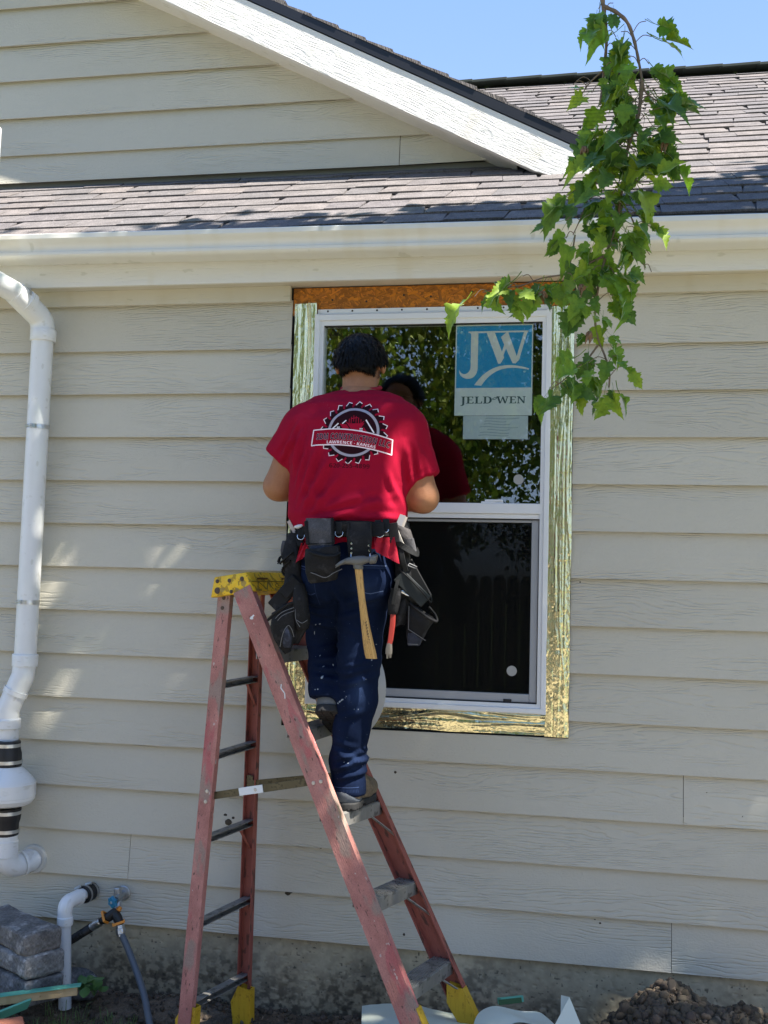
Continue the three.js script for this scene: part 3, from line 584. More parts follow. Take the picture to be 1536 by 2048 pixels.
function scatter(name, parent, spots, mats) {
  const o = new THREE.InstancedMesh(clodGeos[0], mats, spots.length), q = new THREE.Quaternion(), m = new THREE.Matrix4();
  spots.forEach((s, i) => { q.setFromEuler(new THREE.Euler(rr(0, 6), rr(0, 6), rr(0, 6))); m.compose(s.p, q, v(s.r * rr(0.8, 1.3), s.r * rr(0.6, 1), s.r * rr(0.8, 1.2))); o.setMatrixAt(i, m); const k = rr(0.65, 1.25) * (rnd() < 0.03 ? 1.9 : 1); o.setColorAt(i, lin(k, k * rr(0.93, 1), k * rr(0.85, 0.97))); });
  o.name = name; o.userData.kind = 'stuff'; o.castShadow = o.receiveShadow = true; parent.add(o); return o;
}
const clodM = S({ color: lin(0.092, 0.073, 0.056), roughness: 1 });
scatter('soil_crumbs', scene, Array.from({ length: 5200 }, () => { const x = rr(-1.9, 2.2), z = Math.pow(rnd(), 1.6) * 1.3 - 0.01, r = 0.003 + 0.011 * Math.pow(rnd(), 3); return { p: v(x, groundY(x, z) + 0.008 + r * 0.3, z), r }; }), clodM);

// heap of dug soil
const heap = thing('soil_heap', 'heap of dark crumbly dug-up soil against the foundation beneath the siding', 'soil heap');
const hc = [at(1370, 2075, 0.33), at(1270, 2060, 0.38), at(1480, 2080, 0.32)];
const heapH = (x, z) => { let h = -0.5; const f = (c, r, H) => { const d = Math.hypot((x - c.x) / r, (z - c.z) / (r * 0.72)); h = Math.max(h, -0.30 + H * Math.max(0, 1 - d * d * 0.8) ** 1.0 - 0.03 * d); }; f(hc[0], 0.40, 0.30); f(v(hc[0].x - 0.04, 0, hc[0].z - 0.07), 0.30, 0.335); f(hc[1], 0.30, 0.22); f(hc[2], 0.27, 0.31); return h; };
part('soil_mass', [planeGrid(1, 1, 150, 90, (a, b) => { const x = mix(0.6, 1.85, a), z = mix(0.85, -0.01, b); return v(x, Math.max(heapH(x, z), -0.42) + 0.05 * (fbm3(x * 12, 1, z * 12, 17) - 0.5) + 0.03 * (fbm3(x * 38, 1, z * 38, 18) - 0.5), z); })].map((g) => setUV(g, (x, y, z) => [x / 1.3, (z + y) / 1.3])), soilM, heap);
scatter('clods', heap, Array.from({ length: 11000 }, () => { let x, z, y, n = 0; do { x = rr(0.68, 1.84); z = rr(0.0, 0.8); y = heapH(x, z); } while (y < -0.29 && n++ < 20); const r = 0.0026 + 0.017 * Math.pow(rnd(), 6); return { p: v(x, y + 0.05 * (fbm3(x * 12, 1, z * 12, 17) - 0.5) + r * 0.45, z), r }; }), clodM);

// ---------------------------------------------------------------- vent pipe with fan
const pvcM = S({ color: lin(0.83, 0.83, 0.82), roughness: 0.28, map: rep(colorTex(256, 256, (a, b) => { const n = fbm(a, b, 4, 6, 5, 441), c = sstep(0.66, 0.8, fbm(a, b, 10, 12, 4, 443)), k = 0.985 + 0.03 * (n - 0.5); return [k - 0.06 * c, k - 0.065 * c, k - 0.08 * c]; }), 1, 2.5) });
const rubberM = S({ color: lin(0.014, 0.014, 0.016), roughness: 0.5 });
const steelM = S({ color: lin(0.62, 0.63, 0.64), metalness: 1, roughness: 0.3, bumpMap: grayTex(64, 64, (a, b) => pnoise(a * 40, b * 40, 40, 40, 5)), bumpScale: 0.0006 });
const zincM = S({ color: lin(0.45, 0.47, 0.48), metalness: 0.9, roughness: 0.42 });
const pipe = thing('vent_pipe', 'white plastic vent pipe with an inline fan and black rubber couplings strapped to the siding', 'vent pipe');
{
  const R = 0.0445, z = 0.062;
  const a = at(86, 668, z), b = at(50, 1318, z), e1 = at(85, 640, z), e2 = at(30, 585, 0.19), e3 = at(-40, 545, 0.33);
  part('pipe', [sweep([at(85.5, 672, z), b], R, 28)], pvcM, pipe);
  const up = b.clone().sub(a).negate().normalize();
  part('elbow', [sweep(fillet([at(85.5, 675, z), e1, e2], [0.10], 12), R + 0.004, 28)], pvcM, pipe);
  part('collar', [turned(at(85.8, 683, z), up, [[0, R], [0, R + 0.0065], [0.003, R + 0.008], [0.045, R + 0.008], [0.048, R + 0.0065], [0.05, R]], 32)], pvcM, pipe);
  part('pipe', [sweep(fillet([at(48, 600, 0.15), e2, e3, at(-30, 470, 0.34), at(-25, 340, 0.30), at(-20, 256, 0.29)], [0.05, 0.08, 0.1, 0.1], 8), R, 28)], pvcM, pipe);
  const sd = e2.clone().sub(at(52, 603, 0.14)).normalize(), sc = at(46, 597, 0.152);
  part('collar', [turned(at(60, 610, 0.125), sd, [[0, R], [0, R + 0.006], [0.028, R + 0.0065], [0.030, R]], 32)], pvcM, pipe);
  part('hanger_strap', [turned(sc, sd, [[0, R], [0, R + 0.004], [0.012, R + 0.004], [0.012, R]], 32), bar(sc.clone().add(v(0.01, R * 0.86, 0)), at(54, 578, 0.112), 0.016, 0.003, v(1, 0, 0)), bar(at(40, 579, 0.104), at(63, 578, 0.104), 0.014, 0.004, v(0, 0, 1))], zincM, pipe);
  for (const py of [858, 1208]) {
    const c = at(mix(86, 50, (py - 668) / 650), py, z);
    part('pipe_clamp', [turned(c, up, [[0, R], [0, R + 0.0018], [0.017, R + 0.0018], [0.017, R]], 32)], steelM, pipe);
    part('clamp_screw', [rod(c.clone().add(v(-0.036, 0.009, R * 0.66)), c.clone().add(v(-0.010, 0.009, R * 1.08)), 0.006, 10), turned(c.clone().add(v(-0.010, 0.009, R * 1.08)), v(0.8, 0, 0.45), [[0, 0.0075], [0.007, 0.0075], [0.007, 0.0001]], 6)], steelM, pipe);
  }
  // offset below: collar, two bends, collar
  const o1 = at(46, 1352, z + 0.006), o2 = at(16, 1418, 0.085), o3 = at(13, 1490, 0.085);
  part('collar', [turned(at(49.5, 1332, z), up, [[0, R], [0, R + 0.0065], [0.045, R + 0.008], [0.048, R + 0.0065], [0.05, R]], 32)], pvcM, pipe);
  part('elbow', [sweep(fillet([at(49, 1330, z), o1, o2, o3], [0.07, 0.09], 8), R + 0.0015, 28)], pvcM, pipe);
  const mid = o1.clone().lerp(o2, 0.62), md = o2.clone().sub(o1).normalize();
  part('collar', [turned(o1.clone().lerp(o2, 0.42), md, [[0, R], [0, R + 0.006], [0.02, R + 0.006], [0.022, R]], 32)], pvcM, pipe);
  part('collar', [turned(at(15, 1457, 0.085), v(-0.02, 1, 0), [[0, R], [0, R + 0.006], [0.004, R + 0.0085], [0.036, R + 0.0085], [0.04, R + 0.006], [0.042, R]], 32)], pvcM, pipe);
  const ax = (py) => at(15.5 - (py - 1490) * 0.018, py, 0.105), dn = v(0, -1, 0);
  part('rubber_coupling', [turned(ax(1481), dn, [[0, 0.03], [0, 0.049], [0.004, 0.051], [0.030, 0.051], [0.05, 0.0565], [0.075, 0.0575], [0.098, 0.0575], [0.1, 0.054], [0.1, 0.02]], 36)], rubberM, pipe);
  for (const [py, r] of [[1486, 0.0522], [1519, 0.0588]]) part('hose_clamp', [turned(ax(py), dn, [[0, r - 0.004], [0, r], [0.0135, r], [0.0135, r - 0.004]], 36)], steelM, pipe);
  part('fan_body', [turned(ax(1532), dn, [[0, 0.02], [0, 0.056], [0.006, 0.060], [0.022, 0.078], [0.045, 0.100], [0.058, 0.1105], [0.066, 0.114], [0.116, 0.1145], [0.118, 0.112], [0.122, 0.1125], [0.128, 0.112], [0.145, 0.100], [0.152, 0.085], [0.155, 0.055], [0.155, 0.02]], 48, 0.35)], pvcM, pipe, 'bulbous white fan housing');
  part('rubber_coupling', [turned(ax(1616), dn, [[0, 0.03], [0, 0.0575], [0.028, 0.0575], [0.045, 0.055], [0.060, 0.0505], [0.104, 0.0495], [0.107, 0.047], [0.107, 0.02]], 36)], rubberM, pipe);
  for (const [py, r] of [[1620, 0.0592], [1657, 0.0515]]) part('hose_clamp', [turned(ax(py), dn, [[0, r - 0.004], [0, r], [0.0135, r], [0.0135, r - 0.004]], 36)], steelM, pipe);
  const w = at(66, 1719, 0.0);
  part('collar', [turned(ax(1680), dn, [[0, R], [0.002, R + 0.004], [0.062, R + 0.004], [0.066, R + 0.001]], 32)], pvcM, pipe);
  part('elbow', [sweep(fillet([ax(1668), ax(1738).add(v(0, 0.0, 0)), w.clone().add(v(0, 0, -0.03))], [0.075], 12), R + 0.001, 28)], pvcM, pipe);
  const wd = w.clone().sub(ax(1738)).normalize();
  part('collar', [turned(ax(1738).lerp(w, 0.58), wd, [[0, R], [0, R + 0.005], [0.012, R + 0.005], [0.014, R]], 32)], pvcM, pipe);
  part('sealant_ring', [turned(w.clone().add(v(0, 0, -0.012)), v(0, 0, 1), [[0, 0.06], [0.012, 0.058], [0.016, 0.053], [0.014, 0.04]], 30)], S({ color: lin(0.55, 0.53, 0.48), roughness: 0.7 }), pipe);
}
// ---------------------------------------------------------------- small drain pipe
const drain = thing('drain_pipe', 'thin white drain pipe bending out of the wall under the vent fan into the soil', 'drain pipe');
{
  const r = 0.0245, z = 0.16;
  const a = at(131, 1985, z), b = at(129.5, 1822, z), c = at(150, 1797, 0.11), w = at(180, 1781, 0.0);
  part('pipe', [sweep([a.clone().add(v(0, -0.06, 0)), b], r, 22)], S({ color: lin(0.74, 0.75, 0.75), roughness: 0.4, map: canvasTex(256, 512, (c2, W, H) => { c2.fillStyle = '#ececec'; c2.fillRect(0, 0, W, H); reseed(9); c2.fillStyle = 'rgba(110,80,80,.75)'; for (let y = 0; y < H; y += 9) if (rnd() < 0.8) c2.fillRect(208, y, rr(6, 14), rr(2, 7)); c2.fillStyle = 'rgba(90,90,80,.35)'; for (let i = 0; i < 90; i++) c2.fillRect(rnd() * W, rnd() * H, rr(1, 5), rr(1, 4)); }) }), drain);
  part('collar', [turned(at(130, 1850, z), v(0, 1, 0), [[0, r], [0, r + 0.005], [0.003, r + 0.0065], [0.030, r + 0.0065], [0.033, r + 0.004], [0.034, r]], 26)], pvcM, drain);
  part('elbow', [sweep(fillet([at(130, 1842, z), at(130, 1806, z), c.clone().lerp(w, 0.25)], [0.075], 10), r + 0.004, 22)], pvcM, drain);
  const d = w.clone().sub(at(131, 1806, z)).normalize();
  part('collar', [turned(at(156, 1795, 0.085), d, [[0, r], [0, r + 0.0065], [0.006, r + 0.0065], [0.007, r]], 26)], pvcM, drain);
  part('pipe', [sweep([at(150, 1797, 0.1), at(172, 1785, 0.03)], r, 22)], pvcM, drain);
  const q = at(166, 1790, 0.055);
  part('rubber_coupling', [turned(q, d, [[0, r], [0, r + 0.008], [0.003, r + 0.010], [0.062, r + 0.010], [0.066, r]], 26)], rubberM, drain);
  for (const t of [0.008, 0.048]) part('hose_clamp', [turned(q.clone().addScaledVector(d, t), d, [[0, r], [0, r + 0.0115], [0.009, r + 0.0115], [0.009, r]], 26)], steelM, drain);
  part('clamp_screw', [rod(q.clone().add(v(-0.03, 0.024, 0.012)), q.clone().add(v(-0.008, 0.036, 0.006)), 0.006, 10), rod(q.clone().add(v(0.0, 0.036, -0.02)), q.clone().add(v(0.022, 0.042, -0.024)), 0.006, 10)], steelM, drain);
}
// ---------------------------------------------------------------- tap, splitter and hoses
const blueM = S({ color: lin(0.02, 0.20, 0.34), roughness: 0.4 }), orangeM = S({ color: lin(0.72, 0.26, 0.03), roughness: 0.45 }), blackM = S({ color: lin(0.014, 0.014, 0.015), roughness: 0.45 });
const tap = thing('outdoor_tap', 'grey metal garden tap with a blue round handle on the bottom siding board', 'tap');
const tq = at(228, 1803, 0.10);
{
  const w = at(246, 1786, 0.0), o = at(238, 1795, 0.055);
  part('wall_flange', [turned(w.clone().add(v(0, 0, -0.004)), v(0, 0, 1), [[0, 0.028], [0.004, 0.029], [0.007, 0.026], [0.008, 0.012]], 24)], zincM, tap);
  part('body', [sweep([w, o, o.clone().lerp(tq, 0.6)], [0.013, 0.015, 0.012], 16), turned(at(236, 1790, 0.05), v(-0.05, 1, 0), [[0, 0.0001], [0, 0.014], [0.026, 0.0155], [0.030, 0.013], [0.030, 0.0001]], 20), sweep([o, at(234, 1822, 0.075)], [0.011, 0.013], 14)], zincM, tap);
  const hd = v(-0.42, -0.12, 0.9).normalize(), lobes = []; const U = v(0, 1, 0).addScaledVector(hd, -hd.y).normalize(), W = hd.clone().cross(U);
  for (const [t, k] of [[0, 0.9], [0.004, 1], [0.010, 1], [0.014, 0.86]]) { const rg = []; for (let i = 0; i < 48; i++) { const a = i / 48 * Math.PI * 2, R = 0.0215 * k * (1 + 0.13 * Math.cos(6 * a)); rg.push(tq.clone().addScaledVector(hd, t).addScaledVector(U, Math.cos(a) * R).addScaledVector(W, Math.sin(a) * R)); } lobes.push(rg); }
  part('handle', [loft(lobes, true, 0.6)], blueM, tap, 'blue lobed handle');
  part('handle_screw', [turned(tq.clone().addScaledVector(hd, 0.0135), hd, [[0, 0.006], [0.003, 0.005], [0.004, 0.0001]], 12)], steelM, tap);
}
const split = thing('hose_splitter', 'black two-way hose splitter with orange levers hanging under the tap', 'hose splitter');
const sA = at(230, 1826, 0.085), sL = at(203, 1842, 0.095), sR = at(240, 1850, 0.10);
{
  part('body', [turned(at(234, 1818, 0.08), sA.clone().sub(at(234, 1818, 0.08)), [[0, 0.0001], [0, 0.017], [0.012, 0.018], [0.02, 0.015], [0.02, 0.0001]], 18), sweep([sA.clone().add(v(0, 0.004, 0)), at(218, 1834, 0.09), sL], [0.017, 0.019, 0.014], 16), sweep([sA.clone().add(v(0, 0.004, 0)), at(236, 1838, 0.095), sR], [0.016, 0.019, 0.015], 16)], blackM, split);
  const clip = (p, d, up) => { const n = d.clone().cross(up).normalize(); const q = (a, b) => p.clone().addScaledVector(n, a).addScaledVector(up, b); return [bar(q(-0.022, -0.004), q(-0.022, 0.022), 0.010, 0.005, d), bar(q(-0.024, 0.021), q(0.024, 0.021), 0.010, 0.005, d), bar(q(0.022, 0.022), q(0.022, -0.004), 0.010, 0.005, d)]; };
  part('lever', clip(at(213, 1836, 0.092), v(-0.8, -0.55, 0.1).normalize(), v(-0.35, 0.5, 0.8).normalize()), orangeM, split);
  part('lever', clip(at(237, 1844, 0.098), v(0.35, -0.9, 0.1).normalize(), v(0.4, 0.05, 0.9).normalize()), orangeM, split);
  part('swivel', [turned(at(241, 1814, 0.083), v(-0.3, -0.6, 0.5), [[0, 0.0001], [0, 0.009], [0.016, 0.010], [0.018, 0.0001]], 12)], orangeM, split);
}
const hoseB = thing('hose', 'black corrugated hose running left from the splitter behind the drain pipe', 'hose');
{
  const d = at(165, 1866, 0.09).sub(sL).normalize();
  part('coupling', [turned(sL.clone().addScaledVector(d, 0.002), d, [[0, 0.010], [0, 0.0165], [0.004, 0.0175], [0.03, 0.0175], [0.036, 0.0155], [0.05, 0.0155], [0.052, 0.012]], 20)], steelM, hoseB);
  const line = spline([sL.clone().addScaledVector(d, 0.05), at(165, 1866, 0.085), at(140, 1881, 0.075), at(112, 1893, 0.07), at(60, 1915, 0.06), at(-40, 1940, 0.05)], 150);
  part('tube', [sweep(line, (t) => 0.0155 + 0.0016 * Math.sign(Math.sin(t * 150 * Math.PI * 0.5)), 16)], blackM, hoseB);
}
const hoseG = thing('hose', 'smooth grey hose curving down from the splitter to the soil', 'hose');
{
  const d = v(0.22, -0.95, 0.15).normalize();
  part('coupling', [turned(sR.clone().addScaledVector(d, 0.0), d, [[0, 0.010], [0, 0.0165], [0.012, 0.0165], [0.014, 0.0195], [0.032, 0.0195], [0.034, 0.016], [0.042, 0.0155], [0.043, 0.011]], 6, 0.3)], steelM, hoseG);
  part('tube', [sweep(spline([sR.clone().addScaledVector(d, 0.03), at(254, 1893, 0.12), at(272, 1940, 0.16), at(288, 1990, 0.24), at(300, 2050, 0.36), at(318, 2120, 0.55)], 40), 0.0128, 16)], S({ color: lin(0.10, 0.115, 0.135), roughness: 0.42 }), hoseG);
}
// ---------------------------------------------------------------- wall blocks
const stoneTex = colorTex(512, 512, (a, b) => { const n = fbm(a, b, 7, 7, 5, 501), f = fbm(a, b, 70, 70, 2, 502), s = sstep(0.6, 0.72, fbm(a, b, 12, 12, 4, 503)); const k = 0.39 + 0.26 * (n - 0.5) + 0.16 * (f - 0.5) + 0.13 * s; return [k, k * 0.985, k * 0.97]; });
const stoneBump = grayTex(256, 256, (a, b) => fbm(a, b, 16, 16, 5, 505));
const stoneM = [lin(1.25, 1.2, 1.15), lin(1.5, 1.5, 1.5), lin(1.0, 1.03, 1.08)].map((c) => S({ color: c, map: rep(stoneTex, 2.2, 2.2), roughness: 0.95, bumpMap: rep(stoneBump, 3, 3), bumpScale: 0.008 }));
function block(label, corner, ux, w, d, h, s, m, group) {  // a split-face block whose near bottom edge is at `corner`
  const t = thing('concrete_block', label, 'concrete block', group);
  let g = new RoundedBoxGeometry(w, h, d, 7, 0.018); g = mergeVertices(g);
  const sub = displace(mergeVertices((() => { const q = nets((x, y, z) => { const a = Math.abs(x) - w / 2 + 0.016, b = Math.abs(y) - h / 2 + 0.014, c = Math.abs(z) - d / 2 + 0.016; return Math.hypot(Math.max(a, 0), Math.max(b, 0), Math.max(c, 0)) + Math.min(Math.max(a, b, c), 0) - 0.014 + 0.012 * (fbm3(x * 14 + s * 5, y * 14, z * 14, s) - 0.5) + 0.018 * (fbm3(x * 5 + s * 3, y * 5, z * 5, s + 4) - 0.5); }, v(-w / 2 - 0.03, -h / 2 - 0.03, -d / 2 - 0.03), v(w / 2 + 0.03, h / 2 + 0.03, d / 2 + 0.03), 0.008); return q; })()), () => 0);
  const ob = part('stone', boxUV(sub), m, t);
  t.rotation.y = ux; t.position.copy(corner);
  ob.geometry.computeVertexNormals();
  ob.geometry = toCreasedNormals(ob.geometry, 1.2);
  return t;
}
{
  // centres found from the visible near corners
  const c0 = at(47, 1952, 0.42), put = (px, py, z, w, d, h, dx) => { const p = at(px, py, z); return p; };
  const grp = undefined;
  const rot = -0.55, place = (px, py, z, w, d, h) => { const p = at(px, py, z), ux = v(Math.cos(rot), 0, -Math.sin(rot)), uz = v(Math.sin(rot), 0, Math.cos(rot)); return p.addScaledVector(ux, -w / 2).addScaledVector(uz, -d / 2).add(v(0, h / 2, 0)); };
  // (px, py) is the bottom of the near corner where the front and right faces meet
  block('rough grey concrete wall block on top of the stack beside the drain pipe', place(48, 1917, 0.42, 0.40, 0.16, 0.082), rot, 0.40, 0.16, 0.082, 1, stoneM[0], grp);
  block('rounded pale grey concrete block in the middle of the stack by the pipe', place(49, 1964, 0.43, 0.40, 0.17, 0.080), rot, 0.40, 0.17, 0.080, 2, stoneM[1], grp);
  block('dark grey concrete block lying lowest in the stack, half behind the green strip', place(50, 2022, 0.43, 0.40, 0.165, 0.098), rot, 0.40, 0.165, 0.098, 3, stoneM[2], grp);
}
{
  const st = thing('stone', 'grey stone half buried between the drain pipe and the small plant', 'stone');
  const c = at(160, 1968, 0.10);
  part('rock', [displace(new THREE.IcosahedronGeometry(0.075, 4), (x, y, z) => 0.03 * (fbm3(x * 18, y * 18, z * 18, 4) - 0.5)).scale(1, 0.8, 0.7).translate(c.x, c.y, c.z)].map((g) => boxUV(g)), stoneM[2], st);
}
// ---------------------------------------------------------------- offcuts on the ground
const greenPaintM = S({ color: lin(0.12, 0.42, 0.30), roughness: 0.55 }), pineM = S({ color: lin(0.50, 0.36, 0.19), roughness: 0.75, map: rep(trimDirt, 1, 3), bumpMap: rep(trimBump, 1, 3), bumpScale: 0.001 });
{
  const t = thing('wood_strip', 'strip of pine trim with a green painted top lying before the blocks and drain pipe', 'wood strip');
  const A = at(-60, 2008, 0.50), B = at(155, 1980, 0.36), up = v(0, 1, 0), side = v(-0.4, 0, 0.92);
  part('board', [bar(A, B, 0.034, 0.030, side, 0.002)], pineM, t);
  const o = v(0, 0.0175, 0);
  part('painted_face', [bar(A.clone().add(o), B.clone().add(o).addScaledVector(B.clone().sub(A).normalize(), 0.012), 0.046, 0.004, side, 0.001)], greenPaintM, t, 'green painted face');
  const t2 = thing('wood_strip', 'green painted offcut tilted on the grass below the long pine strip', 'wood strip');
  part('board', [bar(at(-40, 2046, 0.62), at(58, 2007, 0.44), 0.05, 0.008, v(0.3, 0.75, 0.6), 0.001)], greenPaintM, t2);
  const t3 = thing('wood_offcut', 'small green painted wood offcut on the soil near the ladder foot', 'wood offcut');
  part('board', [bar(at(998, 2002, 0.16), at(1044, 1997, 0.12), 0.035, 0.022, v(0, 0.3, 1), 0.002)], greenPaintM, t3);
  part('bare_face', [bar(at(998, 2005, 0.18), at(1043, 2000, 0.14), 0.006, 0.018, v(0, 0.3, 1), 0.001)], S({ color: lin(0.05, 0.12, 0.05), roughness: 0.8 }), t3);
  const t4 = thing('brick', 'corner of a red clay brick in the bottom corner of the grass', 'brick');
  part('brick_body', [boxUV(new RoundedBoxGeometry(0.2, 0.06, 0.1, 2, 0.006)).rotateY(0.6).translate(...at(-14, 2068, 0.72).toArray())], S({ color: lin(0.28, 0.10, 0.06), roughness: 0.9 }), t4);
}
const paperM = P({ color: lin(0.62, 0.66, 0.58), roughness: 0.7, side: THREE.DoubleSide });
const curl = (pts, A, B, n = 24) => { const line = spline(pts, n), w = B.clone().sub(A); const o = v(0.0006, -0.0012, 0.0006); return [planeGrid(1, 1, n, 8, (a, b) => line[Math.round(a * n)].clone().addScaledVector(w, b).add(v(0, 0.004 * Math.sin(a * 9 + b * 5), 0))), planeGrid(1, 1, n, 8, (a, b) => line[Math.round(a * n)].clone().addScaledVector(w, b).add(v(0, 0.004 * Math.sin(a * 9 + b * 5), 0)).add(o))]; };
{
  let t = thing('paper_scrap', 'rolled-up pale backing paper lying beside the yellow ladder foot', 'paper scrap');
  const p = (x, y, z) => at(x, y, z);
  part('sheet', curl([p(1095, 2052, 0.30), p(1085, 2030, 0.28), p(1040, 2022, 0.30), p(985, 2010, 0.34), p(958, 2025, 0.36), p(948, 2060, 0.4), p(975, 2085, 0.42)], v(0, 0, 0), v(0.09, 0.0, 0.13), 40), paperM, t);
  t = thing('paper_scrap', 'folded pointed scrap of pale paper standing up before the soil heap', 'paper scrap');
  const tri = (a, b, c) => rawGeo([...a.toArray(), ...b.toArray(), ...c.toArray()], [0, 0, 1, 0, 0, 1]);
  part('sheet', [tri(p(1139, 1994, 0.42), p(1096, 2075, 0.5), p(1172, 2075, 0.46)), tri(p(1139, 1994, 0.42), p(1122, 1990, 0.38), p(1121, 2030, 0.43)), tri(p(1139, 1994, 0.417), p(1172, 2075, 0.455), p(1096, 2075, 0.495))], paperM, t);
  t = thing('paper_scrap', 'crumpled pale backing paper flat on the soil under the ladder', 'paper scrap');
  part('sheet', [planeGrid(1, 1, 30, 10, (a, b) => { const q = at(mix(724, 960, a), 2012 - 9 * Math.sin(a * 5) + 10 * a, 0.14).lerp(at(mix(722, 990, a), 2075, 0.55), b); q.y += 0.014 * (fbm3(q.x * 12, 0, q.z * 12, 3) - 0.5); return q; })], paperM, t);
}
// ---------------------------------------------------------------- weeds by the wall
const leafGreen = P({ color: lin(0.10, 0.22, 0.05), roughness: 0.55, transmission: 0.3, thickness: 0, side: THREE.DoubleSide });
{
  const t = thing('weed', 'small leafy green weed growing at the foot of the foundation', 'plant');
  reseed(21);
  const root = at(188, 1992, 0.16);
  const lg = (() => { const ps = []; for (let i = 0; i <= 10; i++) { const a = i / 10; ps.push([Math.sin(a * Math.PI) ** 0.8 * 0.52 * (1 + 0.14 * Math.cos(a * 30)), a]); } const pos = [], idx = []; ps.forEach(([w, y], i) => { pos.push(-w, 0.12 * w, y, 0, -0.02, y, w, 0.12 * w, y); if (i) { const k = i * 3; idx.push(k - 3, k, k + 1, k - 3, k + 1, k - 2, k - 2, k + 1, k + 2, k - 2, k + 2, k - 1); } }); return rawGeo(pos, null, idx); })();
  for (let i = 0; i < 22; i++) {
    const p = at(rr(168, 205), rr(1948, 1988), rr(0.12, 0.22)), o = new THREE.Mesh(lg, leafGreen); o.name = 'leaf'; o.castShadow = o.receiveShadow = true;
    o.position.copy(p); o.scale.setScalar(rr(0.026, 0.044)); o.rotation.set(rr(-0.2, 0.9), rr(-1.4, 1.4), rr(-0.4, 0.4)); t.add(o);
    if (i % 3 === 0) part('stem', [sweep([root, root.clone().lerp(p, 0.5).add(v(0, 0.01, 0)), p], 0.0018, 6)], leafGreen, t);
  }
  reseed(22);
  const blades = [];
  for (let i = 0; i < 900; i++) {
    const b = at(rr(-30, 130), rr(2028, 2075), rr(0.35, 0.7)); if (rnd() < 0.3) b.copy(at(rr(90, 280), rr(1995, 2050), rr(0.2, 0.6))); b.y = groundY(b.x, b.z) - 0.005;
    const h = rr(0.03, 0.10), d = v(rr(-1, 1), 0, rr(-1, 1)).multiplyScalar(h * 0.7), w = v(rr(-1, 1), 0, rr(-1, 1)).normalize().multiplyScalar(0.0016);
    const m = b.clone().addScaledVector(d, 0.35).add(v(0, h * 0.75, 0)), e = b.clone().add(d).add(v(0, h * 0.8, 0));
    blades.push(b.x - w.x, b.y, b.z - w.z, b.x + w.x, b.y, b.z + w.z, m.x + w.x, m.y, m.z + w.z, b.x - w.x, b.y, b.z - w.z, m.x + w.x, m.y, m.z + w.z, m.x - w.x, m.y, m.z - w.z, m.x - w.x, m.y, m.z - w.z, m.x + w.x, m.y, m.z + w.z, e.x, e.y, e.z);
  }
  const gr = part('grass', [rawGeo(blades)], P({ color: lin(0.14, 0.20, 0.06), roughness: 0.7, transmission: 0.25, thickness: 0, side: THREE.DoubleSide }), scene);
  gr.userData.kind = 'stuff'; gr.userData.label = 'thin green grass in the bottom corner by the green strip'; 
}
// ---------------------------------------------------------------- leaves
const leafTex = canvasTex(256, 256, (c, w, h) => {
  c.fillStyle = '#ffffff'; c.fillRect(0, 0, w, h); reseed(31);
  for (let i = 0; i < 500; i++) { c.fillStyle = `rgba(${rnd() < 0.5 ? '120,130,90' : '255,255,225'},${rr(0.03, 0.12)})`; c.beginPath(); c.arc(rnd() * w, rnd() * h, rr(2, 16), 0, 7); c.fill(); }
  c.strokeStyle = 'rgba(255,255,190,.95)'; c.lineWidth = 5; c.beginPath(); c.moveTo(128, 256); c.lineTo(128, 6); c.stroke();
  c.lineWidth = 2.5; for (let i = 0; i < 6; i++) for (const s of [-1, 1]) { c.beginPath(); c.moveTo(128, 236 - i * 34); c.quadraticCurveTo(128 + s * 50, 214 - i * 36, 128 + s * (108 - i * 12), 168 - i * 30); c.stroke(); }
  c.globalCompositeOperation = 'multiply'; c.fillStyle = '#d4d4c0'; c.fillRect(0, 0, w, h);
});
const leafM = [[0.085, 0.160, 0.014], [0.060, 0.122, 0.016], [0.135, 0.20, 0.016], [0.045, 0.098, 0.018], [0.100, 0.175, 0.018]].map((c) => P({ color: lin(...c).multiplyScalar(3.3), map: leafTex, roughness: 0.62, transmission: 0.5, thickness: 0, ior: 1.35, side: THREE.DoubleSide }));
const outline = [[0.02, 0], [0.14, -0.03], [0.30, 0.03], [0.34, 0.10], [0.29, 0.15], [0.44, 0.24], [0.50, 0.33], [0.39, 0.35], [0.43, 0.43], [0.33, 0.46], [0.25, 0.49], [0.31, 0.58], [0.33, 0.66], [0.24, 0.66], [0.24, 0.74], [0.15, 0.76], [0.11, 0.86], [0.05, 0.90], [0, 1.02]];
